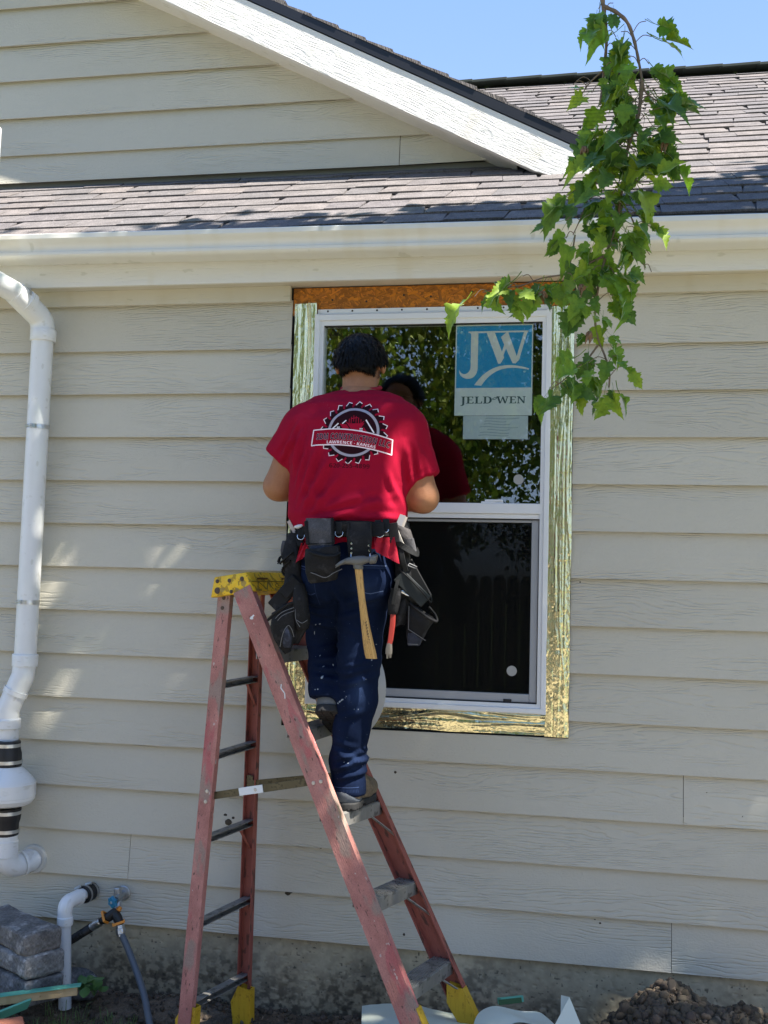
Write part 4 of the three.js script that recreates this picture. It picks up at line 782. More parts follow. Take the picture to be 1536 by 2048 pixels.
function leafGeo(s, width = 1) {
  const pos = [], uv = [], idx = [], fold = 0.1 + 0.5 * hash(s, 1, 9), curl = -0.12 - 0.4 * hash(s, 2, 9), wave = 0.05 + 0.05 * hash(s, 3, 9), tw = 0.5 * (hash(s, 4, 9) - 0.5);
  const H = (x, y) => fold * Math.abs(x) + curl * y * y + wave * Math.sin(y * 11 + s) * Math.abs(x) * 2 + tw * x * y;
  const n = outline.length;
  outline.forEach(([x, y], i) => {
    const my = i / (n - 1) * 0.96, jx = 1 + 0.16 * (hash(s, i, 5) - 0.5), X = x * jx * width;
    for (const q of [-X, -X * 0.5, 0, X * 0.5, X]) { const t = Math.abs(q) / Math.max(X, 1e-6), Y = X < 1e-6 ? y : mix(my, y, t * t * 0.6 + t * 0.4); pos.push(q, Y, H(q, Y)); uv.push(0.5 + q, 0.02 + Y * 0.95); }
    if (i) for (let k = 0; k < 4; k++) { const a = (i - 1) * 5 + k, b = a + 1, c = a + 5, d = b + 5; idx.push(a, b, d, a, d, c); }
  });
  const st = sweep([v(0, 0.0, 0), v(0.015 * tw, -0.3, 0.02), v(0.05 * tw, -0.62, 0.09)], [0.011, 0.010, 0.013], 4, false);
  return merge([rawGeo(pos, uv, idx).toNonIndexed(), setUV(st, () => [0.5, 0.5])]);
}
const leafGeos = Array.from({ length: 9 }, (_, s) => leafGeo(s + 1, 0.8 + 0.3 * hash(s, 7, 1)));
const simpleLeaf = (() => { const pos = [], idx = []; [[0, 0], [0.3, 0.1], [0.45, 0.35], [0.3, 0.55], [0.28, 0.7], [0, 1]].forEach(([x, y], i) => { pos.push(-x, y, x * 0.25, 0, y, 0, x, y, x * 0.25); if (i) { const k = i * 3; idx.push(k - 3, k - 2, k + 1, k - 3, k + 1, k, k - 2, k - 1, k + 2, k - 2, k + 2, k + 1); } }); return rawGeo(pos, null, idx); })();
const barkM = S({ color: lin(0.16, 0.125, 0.095), roughness: 0.9, bumpMap: grayTex(128, 512, (a, b) => fbm(a, b, 14, 20, 4, 601)), bumpScale: 0.006 });
const twigM = S({ color: lin(0.20, 0.145, 0.10), roughness: 0.75, bumpMap: grayTex(64, 64, (a, b) => fbm(a, b, 8, 8, 3, 603)), bumpScale: 0.002 });

const tree = thing('maple_tree', 'leafy green maple reaching over from the right, one branch hanging before the window corner', 'tree');
tree.position.set(0, 0, 0);
// ---- the branch that hangs into the view, traced twig by twig
const hang = group('hanging_branch', tree);
const ZB = 0.95, tw = (pts, z0 = ZB, z1 = ZB) => pts.map((p, i) => at(p[0], p[1], p[2] ?? mix(z0, z1, i / (pts.length - 1))));
const twigs = [
  [[[1196, -160, 1.15], [1199, -60, 1.0], [1205, 0], [1209, 30], [1213, 80], [1208, 140], [1200, 210]], 0.0085, 0.003],
  [[[1205, 12], [1232, 24], [1254, 44], [1268, 80], [1277, 120], [1284, 158], [1292, 185], [1318, 205]], 0.0068, 0.0022],
  [[[1284, 158], [1281, 200], [1276, 232], [1266, 262], [1255, 300], [1248, 350], [1241, 400], [1232, 450], [1217, 495], [1203, 545], [1193, 595], [1190, 640], [1197, 680], [1209, 710], [1219, 745], [1218, 775]], 0.0062, 0.0022],
  [[[1262, 270], [1232, 296], [1208, 340], [1182, 380], [1164, 430], [1146, 470]], 0.004, 0.0014],
  [[[1212, 510], [1170, 530], [1130, 548], [1085, 556], [1040, 572], [1000, 576], [965, 585]], 0.0036, 0.0012],
  [[[1196, 690], [1175, 718], [1152, 738], [1125, 762], [1100, 780]], 0.0032, 0.0012],
  [[[1266, 262], [1300, 290], [1330, 330], [1342, 355]], 0.0034, 0.0012],
  [[[1241, 400], [1265, 440], [1280, 490], [1290, 540]], 0.003, 0.0012],
  [[[1208, 140], [1180, 165], [1160, 195]], 0.003, 0.0012],
  [[[1150, 470], [1142, 520], [1128, 560], [1108, 600]], 0.0026, 0.0011],
];
for (const [pts, r0, r1] of twigs) { const line = spline(tw(pts), pts.length * 5); part('twig', [sweep(line, (t) => mix(r0, r1, t) * (1 + 0.12 * Math.sin(t * 60)), 8)], twigM, hang); }
// leaves stand in small bunches along the twigs, on stalks and short side shoots, with gaps between
reseed(909);
const leafSpots = [];
const lineOf = (i) => spline(tw(twigs[i][0]), 60);
const shoot = (node, len, side, n, size) => {
  const end = node.clone().add(v(side * len, rr(-0.6, 0.55) * len, rr(-0.5, 0.8) * len));
  if (len > 0.03) part('twig', [sweep(spline([node, node.clone().lerp(end, 0.5).add(v(0, 0.012, 0.004)), end], 6), 0.0013, 5)], twigM, hang);
  for (let k = 0; k < n; k++) leafSpots.push([end.clone().lerp(node, rnd() * 0.35), side, size]);
};
const runs = [[0, 0.30, 1.0, 12, 0.045, 1.7], [1, 0.3, 1, 14, 0.05, 2], [2, 0.02, 0.42, 24, 0.085, 3], [2, 0.42, 0.66, 17, 0.07, 2.8], [2, 0.66, 1, 16, 0.06, 1.6], [3, 0.1, 1, 15, 0.075, 2.6], [4, 0.1, 1, 13, 0.045, 2.1], [5, 0.1, 1, 6, 0.03, 2], [6, 0.05, 0.8, 8, 0.045, 2.4], [7, 0.1, 1, 10, 0.05, 2.3], [8, 0.1, 1, 7, 0.05, 2.4], [9, 0.2, 1, 5, 0.03, 1.8]];
for (const [i, t0, t1, n, len, per] of runs) { const L = lineOf(i); for (let k = 0; k < n; k++) { const p = L[Math.min(L.length - 1, Math.round(mix(t0, t1, (k + rr(0, 0.8)) / n) * (L.length - 1)))]; const side = (k % 2 ? 1 : -1) * rr(0.4, 1); shoot(p, len * rr(0.25, 1.15), side, Math.round(per + rr(-0.6, 0.6)), i === 0 ? 0.054 : t0 > 0.5 || i === 5 ? 0.058 : 0.070); if (k === n - 1) leafSpots.push([p.clone(), rr(-0.3, 0.3), 0.066]); } }
if (leafSpots.length > 298) leafSpots.length = 298;
for (const [p, side, base] of leafSpots) {
  const py = toPx(p)[1], lit = sstep(120, 200, py) * sstep(460, 380, py);
  const o = new THREE.Mesh(pick(leafGeos), leafM[Math.floor(rnd() * leafM.length)]); o.name = 'leaf'; o.castShadow = o.receiveShadow = true;
  const size = base * rr(0.66, 1.28);
  const tip = v(side * rr(0.2, 1.1) + rr(-0.35, 0.35), -0.75 + rr(-0.35, 0.55) + lit * rr(0, 0.6), rr(-0.25, 0.6)).normalize();
  const face = v(rr(-0.6, 0.75), rr(0.1, 1.1), rr(0.1, 1)).normalize(), X = tip.clone().cross(face).normalize(), Z = X.clone().cross(tip);
  const q = p.clone().addScaledVector(tip, size * 0.6).add(v(rr(-0.008, 0.008), rr(-0.008, 0.008), rr(-0.012, 0.012)));   // the stalk reaches back to the shoot
  o.matrix.makeBasis(X, tip, Z).setPosition(q); o.matrix.decompose(o.position, o.quaternion, o.scale); o.scale.set(size * rr(0.62, 1.15), size, size * rr(0.6, 2.2)); hang.add(o);
}
// dry seed bunches
reseed(911);
const dryM = S({ color: lin(0.22, 0.13, 0.07), roughness: 0.9, side: THREE.DoubleSide });
for (const [px, py] of [[1086, 592], [1162, 578], [1330, 290], [1178, 672], [1290, 398], [1168, 302]]) {
  const g = []; for (let i = 0; i < 9; i++) { const a = at(px + rr(-5, 5), py - 10, ZB + 0.03), b = at(px + rr(-9, 9), py + rr(0, 18), ZB + 0.03 + rr(-0.02, 0.02)); g.push(sweep([a, a.clone().lerp(b, 0.5).add(v(rr(-0.004, 0.004), 0, 0.004)), b], [0.0012, 0.005, 0.001], 5)); }
  part('seed_bunch', g, dryM, hang);
}
// ---- trunk, limbs and the canopy out of view that shades the wall
reseed(2024);
const inView = (p) => { const d = p.clone().sub(EYE).applyQuaternion(AIM_INV); if (d.z > -0.2) return false; const x = 2250 * d.x / -d.z, y = 2250 * d.y / -d.z; return Math.abs(x) < 768 + 260 && y < 1024 + 230 && y > -1300; };
const T0 = v(3.6, -0.45, 2.3);
part('trunk', [sweep(spline([T0, v(3.5, 1.2, 2.2), v(3.3, 3.0, 2.05), v(2.9, 4.6, 1.8), v(2.5, 6.4, 1.6), v(2.2, 8.2, 1.5)], 40), (t) => mix(0.20, 0.04, t) * (1 + 0.15 * (1 - t) ** 6), 18)], barkM, tree);
const limbEnds = [[v(3.3, 3.0, 2.05), v(2.2, 4.2, 1.5), v(1.2, 4.6, 1.2), at(1199, -60, 1.0)], [v(3.0, 4.4, 1.85), v(1.8, 5.4, 1.2), v(0.4, 5.6, 0.8)], [v(3.3, 3.0, 2.05), v(3.0, 4.2, 1.0), v(2.9, 4.9, 0.1)], [v(2.7, 5.5, 1.7), v(3.8, 6.6, 2.6), v(4.4, 7.4, 3.2)], [v(2.6, 6.0, 1.65), v(1.4, 7.2, 2.2), v(0.8, 7.8, 2.8)], [v(3.2, 3.4, 2.0), v(4.4, 4.6, 1.4), v(5.2, 5.2, 1.0)]];
for (const l of limbEnds) part('limb', [sweep(spline(l, 24), (t) => mix(0.06, 0.009, t), 10)], barkM, tree);
const spots = [];
const sunGap = [[1262, 150], [1270, 220], [1262, 290], [1240, 350], [1215, 410]].map(([x, y]) => at(x, y, ZB));   // the sun reaches the upper part of the hanging branch
const addClump = (c, n, r) => { for (let i = 0; i < n; i++) { const p = c.clone().add(v(rr(-1, 1), rr(-1, 1), rr(-1, 1)).multiplyScalar(r)); if (inView(p)) continue; const s = sunGap.some((b) => { const d = p.clone().sub(b), t = d.dot(SUN); return t > 0 && d.addScaledVector(SUN, -t).length() < 0.30; }); if (s && rnd() < 0.97) continue; spots.push(p); } };
function shade(target, h0, h1, n, r) { const t = (rr(h0, h1) - target.y) / SUN.y; addClump(target.clone().addScaledVector(SUN, t), n, r); }
// the crown as the sun sees it: over the yard before the wall, over the right part of the roof
for (let i = 0; i < 1500; i++) {
  const x = rr(-1.9, 2.2), y = rr(-0.4, 2.45), z = rnd() < 0.5 ? 0 : rr(0, 0.9);
  const left = sstep(-0.86, -1.2, x - 0.16 * z) * sstep(1.75, 1.2, y) * sstep(0.35, 0.95, y) * (z < 0.5 ? 1 : 0.7);
  if (rnd() < left * 0.98) continue;
  if (z === 0 && y > 1.55 && x < 0.9) continue;
  shade(v(x, y, z), 5.0, 9.0, 5, 0.13);
}
for (let i = 0; i < 520; i++) {
  const x = rr(-0.9, 3.2), lim = 0.08 + 0.12 * sstep(-0.7, 0.6, x) + 1.9 * sstep(0.5, 2.6, x) ** 1.3, s = rnd() * lim;
  if (x < 0.1 && rnd() < 0.8) continue;
  shade(roofAt(x, s), 4.6, 6.8, 4, 0.10);
}
for (let i = 0; i < 260; i++) { let p; do { p = v(rr(-1, 1), rr(-1, 1), rr(-1, 1)); } while (p.lengthSq() > 1); p.multiply(v(2.2, 1.7, 1.7)).add(v(3.0, 6.8, 2.9)); addClump(p, 14, 0.28); }
function leafCloud(name, parent, pts, size, mats, tint) {
  const o = new THREE.InstancedMesh(simpleLeaf, mats, pts.length), m = new THREE.Matrix4(), q = new THREE.Quaternion();
  pts.forEach((p, i) => { q.setFromEuler(new THREE.Euler(rr(0, 6.3), rr(0, 6.3), rr(0, 6.3))); const s = size * rr(0.6, 1.35); m.compose(p, q, v(s, s, s)); o.setMatrixAt(i, m); const k = rr(0.6, 1.4); o.setColorAt(i, lin(k * rr(0.8, 1.3), k, k * 0.8)); });
  o.name = name; o.userData.kind = 'stuff'; o.castShadow = o.receiveShadow = true; parent.add(o); return o;
}
const cloudM = P({ color: lin(0.085, 0.17, 0.025), roughness: 0.7, transmission: 0.34, thickness: 0, ior: 1.3, side: THREE.DoubleSide });
leafCloud('crown', tree, spots, 0.105, cloudM);

// ---------------------------------------------------------------- the far side of the yard, seen in the window
reseed(505);
function yardTree(label, x, z, h, r, n, light) {
  const t = thing('yard_tree', label, 'tree');
  part('trunk', [sweep(spline([v(x, -0.6, z), v(x + 0.1, h * 0.3, z), v(x - 0.15, h * 0.6, z + 0.1), v(x, h * 0.9, z)], 20), (k) => mix(0.17, 0.03, k), 12)], barkM, t);
  for (let i = 0; i < 6; i++) { const a = rr(0, 6.3), y0 = h * rr(0.25, 0.6); part('limb', [sweep(spline([v(x, y0, z), v(x + Math.cos(a) * r * 0.4, y0 + r * 0.4, z + Math.sin(a) * r * 0.4), v(x + Math.cos(a) * r * 0.85, y0 + r * 0.6, z + Math.sin(a) * r * 0.85)], 12), (k) => mix(0.06, 0.01, k), 8)], barkM, t); }
  const pts = [];
  while (pts.length < n) { let p; do { p = v(rr(-1, 1), rr(-1, 1), rr(-1, 1)); } while (p.lengthSq() > 1 || p.lengthSq() < 0.12); p.multiply(v(r, h * 0.44, r)).add(v(x, h * 0.60, z)); for (let i = 0; i < 40; i++) { const d = v(rr(-1, 1), rr(-1.5, 0.6), rr(-1, 1)).multiplyScalar(0.30); pts.push(p.clone().add(d)); } }
  leafCloud('crown', t, pts, 0.085, P({ color: lin(...light), roughness: 0.6, transmission: 0.32, thickness: 0, ior: 1.3, side: THREE.DoubleSide }));
}
yardTree('tall broad green tree across the yard, mirrored in the upper pane', -2.6, 10.5, 7.5, 2.7, 32000, [0.24, 0.32, 0.04]);
yardTree('dense dark tree beside the yard fence, mirrored behind the blue sign', 0.4, 11.5, 8.5, 2.6, 26000, [0.09, 0.15, 0.03]);
yardTree('lighter spreading tree mirrored at the left edge of the window', -6.2, 11.5, 7.0, 3.0, 22000, [0.20, 0.29, 0.05]);
{
  const t = thing('yard_fence', 'weathered wooden picket-top yard fence mirrored dimly in the lower pane', 'fence');
  const fm = S({ color: lin(0.10, 0.09, 0.075), roughness: 0.9 });
  const W = 0.14, g = extrudePoly([[-W / 2, -0.42], [W / 2, -0.42], [W / 2, 1.36], [W / 2 - 0.035, 1.42], [-W / 2 + 0.035, 1.42], [-W / 2, 1.36]], 0, 0.02);
  for (let i = 0; i < 84; i++) { const o = new THREE.Mesh(g, fm); o.name = 'board'; o.castShadow = o.receiveShadow = true; o.position.set(-9 + i * 0.155, rr(-0.01, 0.01), 8.4); t.add(o); }
  for (const y of [0.0, 1.1]) part('rail', [box(-9.1, 4.1, y, y + 0.09, 8.42, 8.46)], fm, t);
}
// ---------------------------------------------------------------- step ladder
const fiberTex = colorTex(512, 2048, (a, b) => {  // 0.2 x 1.9 m; faded red fibreglass with scuffs, dirt and paint
  const n = fbm(a, b, 5, 30, 5, 701), f = pnoise(a * 160, b * 700, 160, 700, 702), s = fbm(a, b, 26, 90, 4, 703), g = sstep(0.55, 0.70, fbm(a, b, 4, 16, 5, 704)), red = sstep(0.62, 0.68, fbm(a, b, 4, 11, 3, 705)), w = sstep(0.80, 0.83, fbm(a, b, 12, 70, 4, 706));
  const dk = sstep(0.72, 0.82, s);
  let c = [0.71 + 0.18 * (n - 0.5), 0.48 + 0.17 * (n - 0.5), 0.44 + 0.16 * (n - 0.5)];
  c = c.map((q, i) => mix(q, [0.72, 0.36, 0.37][i], red * 0.6)); c = c.map((q, i) => mix(q, [0.60, 0.53, 0.48][i], g * 0.8)); c = c.map((q, i) => mix(q, [0.26, 0.21, 0.19][i], dk * 0.65)); c = c.map((q, i) => mix(q, [0.8, 0.76, 0.72][i], w * 0.75));
  return c.map((q) => q * (0.9 + 0.16 * f));
});
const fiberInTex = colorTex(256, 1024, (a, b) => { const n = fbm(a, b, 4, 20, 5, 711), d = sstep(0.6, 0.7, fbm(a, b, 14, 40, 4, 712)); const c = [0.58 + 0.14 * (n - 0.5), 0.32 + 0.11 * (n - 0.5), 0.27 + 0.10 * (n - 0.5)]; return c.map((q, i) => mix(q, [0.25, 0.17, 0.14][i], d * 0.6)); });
const fiberBump = grayTex(256, 1024, (a, b) => 0.6 * fbm(a, b, 40, 120, 3, 713) + 0.4 * pnoise(a * 90, b * 30, 90, 30, 714));
const railM = S({ map: rep(fiberTex, 5, 1 / 1.9), roughness: 0.75, bumpMap: rep(fiberBump, 5, 0.8), bumpScale: 0.0012 });
const railM2 = S({ map: rep(fiberTex, 5, 1 / 1.9, 0.37, 0.43), roughness: 0.75, bumpMap: rep(fiberBump, 5, 0.8), bumpScale: 0.0012 });
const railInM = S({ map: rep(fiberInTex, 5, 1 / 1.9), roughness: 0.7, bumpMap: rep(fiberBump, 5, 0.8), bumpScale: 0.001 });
const alTex = colorTex(256, 256, (a, b) => { const n = fbm(a, b, 5, 9, 5, 721), d = sstep(0.6, 0.75, fbm(a, b, 20, 20, 3, 722)), k = 0.58 + 0.16 * (n - 0.5) - 0.16 * d; return [k, k * 0.985, k * 0.95]; });
const alM = S({ map: rep(alTex, 3, 3), metalness: 0.55, roughness: 0.5 });
const yellowTex = colorTex(512, 512, (a, b) => { const n = fbm(a, b, 6, 6, 4, 731), ch = sstep(0.56, 0.62, fbm(a, b, 11, 11, 4, 732)), gr = sstep(0.62, 0.68, fbm(a, b, 6, 7, 4, 733)); let c = [0.93 + 0.06 * (n - 0.5), 0.74 + 0.1 * (n - 0.5), 0.12]; c = c.map((q, i) => mix(q, [0.93, 0.80, 0.24][i], 0.5 * sstep(0.5, 0.7, fbm(a, b, 22, 22, 3, 734)))); c = c.map((q, i) => mix(q, [0.45, 0.34, 0.11][i], ch * 0.5)); return c.map((q, i) => mix(q, [0.50, 0.45, 0.36][i], gr * 0.6)); });
const capM = S({ map: rep(yellowTex, 5.5, 5.5), roughness: 0.6, bumpMap: rep(grayTex(256, 256, (a, b) => fbm(a, b, 20, 20, 4, 735)), 5, 5), bumpScale: 0.0016 });
const footM = S({ color: lin(0.62, 0.38, 0.02), roughness: 0.55, map: rep(trimDirt, 3, 3), bumpMap: rep(stoneBump, 6, 6), bumpScale: 0.0015 });
const brassM = S({ color: lin(0.42, 0.36, 0.22), metalness: 0.6, roughness: 0.55, map: rep(alTex, 4, 4) });
const rivetM = S({ color: lin(0.55, 0.52, 0.48), metalness: 0.7, roughness: 0.4 });
const rustM = S({ color: lin(0.10, 0.07, 0.05), metalness: 0.3, roughness: 0.7 });
const paintDrip = S({ color: lin(0.80, 0.80, 0.78), roughness: 0.5 });

const ladder = thing('step_ladder', 'worn red fibreglass stepladder with a yellow top that the worker stands on', 'stepladder');
const LU = v(0.9776, 0, 0.2105), LW = v(0.2105, 0, -0.9776);   // across the steps' tread; from the near rails to the far rails
const FN = [at(483, 1178, 0.425), at(833.6, 2080, 0.638)], FF = [at(560, 1178, 0.112), at(947, 2052, 0.268)];
const RN = [at(449, 1180, 0.368), at(364.5, 2083, 0.440)], RF = [at(519, 1182, 0.118), at(489, 2040, 0.088)];
const chan = (w, f, t) => { const h = w / 2; return [[-h, 0], [h, 0], [h, f], [h - t, f], [h - t, t], [-h + t, t], [-h + t, f], [-h, f]]; };
const rail = (R, prof, inward, m, label) => part('rail', [beam(R[0], R[1], prof, LU, inward)], m, ladder, label);
const inn = LW.clone(), out = LW.clone().negate();
rail(FN, chan(0.074, 0.030, 0.004), inn, railM, 'near climbing-side rail, faded pink-red and scuffed');
rail(RN, chan(0.052, 0.026, 0.0035), inn, railM2);
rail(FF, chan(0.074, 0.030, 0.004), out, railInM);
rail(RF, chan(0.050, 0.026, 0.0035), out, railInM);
const railPt = (R, py) => { let a = -0.2, b = 1.3; for (let i = 0; i < 40; i++) { const m = (a + b) / 2; if (toPx(R[0].clone().lerp(R[1], m))[1] < py) a = m; else b = m; } return R[0].clone().lerp(R[1], a); };
// treads: ribbed top, deep front lip
function tread(A, B, depth, drop, name) {
  const prof = [[-depth / 2, -drop * 0.7], [-depth / 2, 0]];
  for (let i = 0; i < 7; i++) { const x = -depth / 2 + depth * (i + 0.25) / 7.2; prof.push([x, 0.0], [x + 0.001, 0.0022], [x + depth / 14, 0.0022], [x + depth / 14 + 0.001, 0]); }
  prof.push([depth / 2, 0], [depth / 2 + 0.002, -0.003], [depth / 2, -drop], [depth / 2 - 0.003, -drop], [depth / 2 - 0.004, -0.004], [-depth / 2 + 0.003, -0.004], [-depth / 2 + 0.003, -drop * 0.7]);
  return part(name, [beam(A, B, prof, LU, v(0, 1, 0))], alM, ladder);
}
const inset = LW.clone().multiplyScalar(0.005);
const STEPS = [[1978, 1916], [1799, 1758], [1627, 1600], [1459, 1434], [1301, 1292]].map(([n, f]) => [railPt(FN, n).add(inset), railPt(FF, f).sub(inset)]);
for (const [A, B] of STEPS) {
  tread(A, B, 0.078, 0.046, 'step');
  for (const [P0, s] of [[A, 1], [B, -1]]) {
    const q = P0.clone().addScaledVector(LW, 0.012 * s).addScaledVector(LU, 0.041);
    part('rivet', [turned(q.clone().add(v(0, -0.023, 0)), LU, [[0, 0.005], [0.002, 0.004], [0.003, 0.0001]], 8)], rustM, ladder);
  }
}
for (const i of [0, 1, 2]) { const [A, B] = STEPS[i], q = B.clone().lerp(A, 0.22).add(v(0, -0.045, 0)).addScaledVector(LU, 0.03), e = railPt(FF, toPx(B)[1] + 70).addScaledVector(LU, 0.032).sub(inset); part('step_brace', [bar(q, e, 0.012, 0.003, LU, 0.0008)], alM, ladder); }
// rear horizontals
const RUNGS = [[2010, 1946], [1846, 1793], [1676, 1638], [1509, 1482], [1366, 1352]].map(([n, f]) => [railPt(RN, n).add(inset), railPt(RF, f).sub(inset)]);
for (const [A, B] of RUNGS) {
  part('rear_rung', [beam(A, B, [[-0.016, -0.022], [0.016, -0.022], [0.016, -0.019], [-0.013, -0.019], [-0.013, -0.002], [0.016, -0.002], [0.016, 0.001], [-0.016, 0.001]], LU, v(0, 1, 0))], alM, ladder);
}
for (const i of [2, 4]) { const B = RUNGS[i][1], A = RUNGS[i][0], q = B.clone().lerp(A, 0.24).add(v(0, -0.02, 0)), e = railPt(RF, toPx(B)[1] + 58).sub(inset); part('rung_brace', [bar(q, e, 0.012, 0.003, LU, 0.0008)], railInM, ladder); }
// spreaders
{
  const n0 = railPt(RN, 1592).addScaledVector(LU, 0.022).addScaledVector(LW, 0.02), n1 = railPt(FN, 1566).addScaledVector(LU, -0.03).addScaledVector(LW, 0.02), nm = n0.clone().lerp(n1, 0.53);
  part('spreader', [bar(n0, nm.clone().lerp(n1, 0.04), 0.026, 0.004, v(0, 1, 0)), bar(nm.clone().addScaledVector(LW, -0.005), n1.clone().addScaledVector(LW, -0.005), 0.027, 0.004, v(0, 1, 0))], brassM, ladder);
  part('paint_tape', [bar(n0.clone().lerp(nm, 0.52).addScaledVector(LW, -0.0035), n0.clone().lerp(nm, 0.98).addScaledVector(LW, -0.0035), 0.0275, 0.004, v(0, 1, 0))], paintDrip, ladder);
  const f0 = railPt(RF, 1565).addScaledVector(LU, 0.01).addScaledVector(LW, -0.02), f1 = railPt(FF, 1548).addScaledVector(LU, -0.03).addScaledVector(LW, -0.02);
  part('spreader', [bar(f0, f1, 0.025, 0.004, v(0, 1, 0))], brassM, ladder);
  part('hinge_plate', [bar(f0.clone().add(v(-0.012, 0.03, -0.004)), f0.clone().add(v(-0.012, -0.04, -0.004)), 0.026, 0.003, LU)], brassM, ladder);
  for (const [R, py, dx] of [[RN, 1582, 0.006], [RN, 1603, 0.004], [FN, 1562, 0.018], [FN, 1567, -0.014]]) part('rivet', [turned(railPt(R, py).addScaledVector(LU, dx), out, [[0, 0.007], [0.0025, 0.006], [0.004, 0.0025], [0.0042, 0.0001]], 14)], rivetM, ladder);
  part('rivet', [turned(n0.clone().lerp(nm, 0.84).addScaledVector(LW, -0.005), out, [[0, 0.007], [0.003, 0.005], [0.004, 0.0001]], 12)], rivetM, ladder);
}
for (const [py, dx] of [[1196, 0.0], [1216, -0.002]]) part('rivet', [turned(railPt(RN, py).addScaledVector(LU, dx), out, [[0, 0.0075], [0.002, 0.0065], [0.003, 0.0001]], 14)], rustM, ladder);
for (const [py, dx] of [[1222, -0.0], [1243, 0.0]]) part('rivet', [turned(railPt(RF, py).addScaledVector(LU, dx).addScaledVector(out, 0.004), out, [[0, 0.006], [0.002, 0.005], [0.003, 0.0001]], 12)], rustM, ladder);
// gusset plate of the far rear rail under the cap
part('gusset', [bar(railPt(RF, 1186).addScaledVector(LU, -0.006).addScaledVector(out, 0.004), railPt(RF, 1262).addScaledVector(LU, -0.008).addScaledVector(out, 0.004), 0.030, 0.002, LU)], S({ color: lin(0.42, 0.33, 0.22), roughness: 0.7 }), ladder);
// paint drips on the near rail
part('paint_drip', [sweep([railPt(FN, 1368).addScaledVector(LU, 0.012).addScaledVector(out, 0.0006), railPt(FN, 1376).addScaledVector(LU, 0.004).addScaledVector(out, 0.0006), railPt(FN, 1386).addScaledVector(LU, 0.011).addScaledVector(out, 0.0006), railPt(FN, 1397).addScaledVector(LU, 0.004).addScaledVector(out, 0.0006)], 0.0022, 6)], paintDrip, ladder);
part('paint_spot', [turned(railPt(FN, 1236).addScaledVector(LU, -0.004), out, [[0, 0.007], [0.0006, 0.005], [0.0008, 0.0001]], 5), bar(railPt(FN, 1238).addScaledVector(LU, -0.012).addScaledVector(out, 0.0004), railPt(FN, 1230).addScaledVector(LU, 0.010).addScaledVector(out, 0.0004), 0.006, 0.0012, LU, 0)], paintDrip, ladder);

// yellow top: the cap box, its front panel and its rivets
{
  const nb = [at(419, 1196, 0.372), at(509, 1183, 0.434)], nt = [at(427, 1154, 0.372), at(493, 1143.5, 0.428)];
  const F = LW.clone().multiplyScalar(0.345);
  const c = { b0: nb[0], b1: nb[1], t0: nt[0], t1: nt[1] };
  const q = (s, t, w) => { const b = c.b0.clone().lerp(c.b1, s), u = c.t0.clone().lerp(c.t1, s); return b.lerp(u, t).addScaledVector(F, w); };  // s across, t up, w away
  const g = new RoundedBoxGeometry(1, 1, 1, 4, 0.05), p = g.attributes.position, pos = [];
  const out3 = new Float32Array(p.count * 3);
  for (let i = 0; i < p.count; i++) q(p.getX(i) + 0.5, p.getY(i) + 0.5, 1 - (p.getZ(i) + 0.5)).toArray(out3, i * 3);
  g.setAttribute('position', new THREE.BufferAttribute(out3, 3)); g.computeVertexNormals();
  part('top_cap', [boxUV(toCreasedNormals(g, 0.7))], capM, ladder, 'yellow plastic ladder top, chipped and dirty');
  for (const [s, t, r] of [[0.14, 0.76, 0.0075], [0.17, 0.30, 0.0125], [0.48, 0.70, 0.008], [0.82, 0.70, 0.0085], [0.50, 0.15, 0.007], [0.83, 0.16, 0.007]]) part('rivet', [turned(q(s, t, -0.002), out, [[0, r], [0.002, r * 0.95], [0.0045, r * 0.5], [0.005, 0.0001]], 16)], rustM, ladder);
  const dk = S({ color: lin(0.16, 0.08, 0.015), roughness: 0.7 }), mark = S({ color: lin(0.24, 0.17, 0.02), roughness: 0.7 });
  const face = (w, t, o = 0.0015) => q(1, t, w).addScaledVector(LU, o);
  for (const [a, b] of [[0.16, 0.38], [0.70, 0.86]]) part('slot', [bar(face(a, 0.66), face(b, 0.66), 0.007, 0.003, v(0, 1, 0))], dk, ladder);
  part('ridge', [bar(face(0.02, 0.52), face(0.98, 0.52), 0.003, 0.003, v(0, 1, 0))], mark, ladder);
  const zig = [[0.06, 0.06], [0.16, 0.5], [0.28, 0.10], [0.36, 0.5], [0.42, 0.10]];
  for (let i = 0; i + 1 < zig.length; i++) part('rib', [bar(face(...zig[i]), face(...zig[i + 1]), 0.002, 0.003, v(0, 1, 0.3))], mark, ladder);
  const lg = []; for (let i = 0; i <= 24; i++) { const a = i / 24 * Math.PI * 2; lg.push(face(0.62 + 0.13 * Math.cos(a), 0.30 + 0.13 * Math.sin(a), 0.002)); }
  part('oval_emblem', [sweep(lg, 0.0012, 5, false), ...[0.55, 0.59, 0.63, 0.67, 0.70].map((w) => bar(face(w, 0.25, 0.002), face(w + 0.015, 0.35, 0.002), 0.0016, 0.002, LW))], mark, ladder);
}
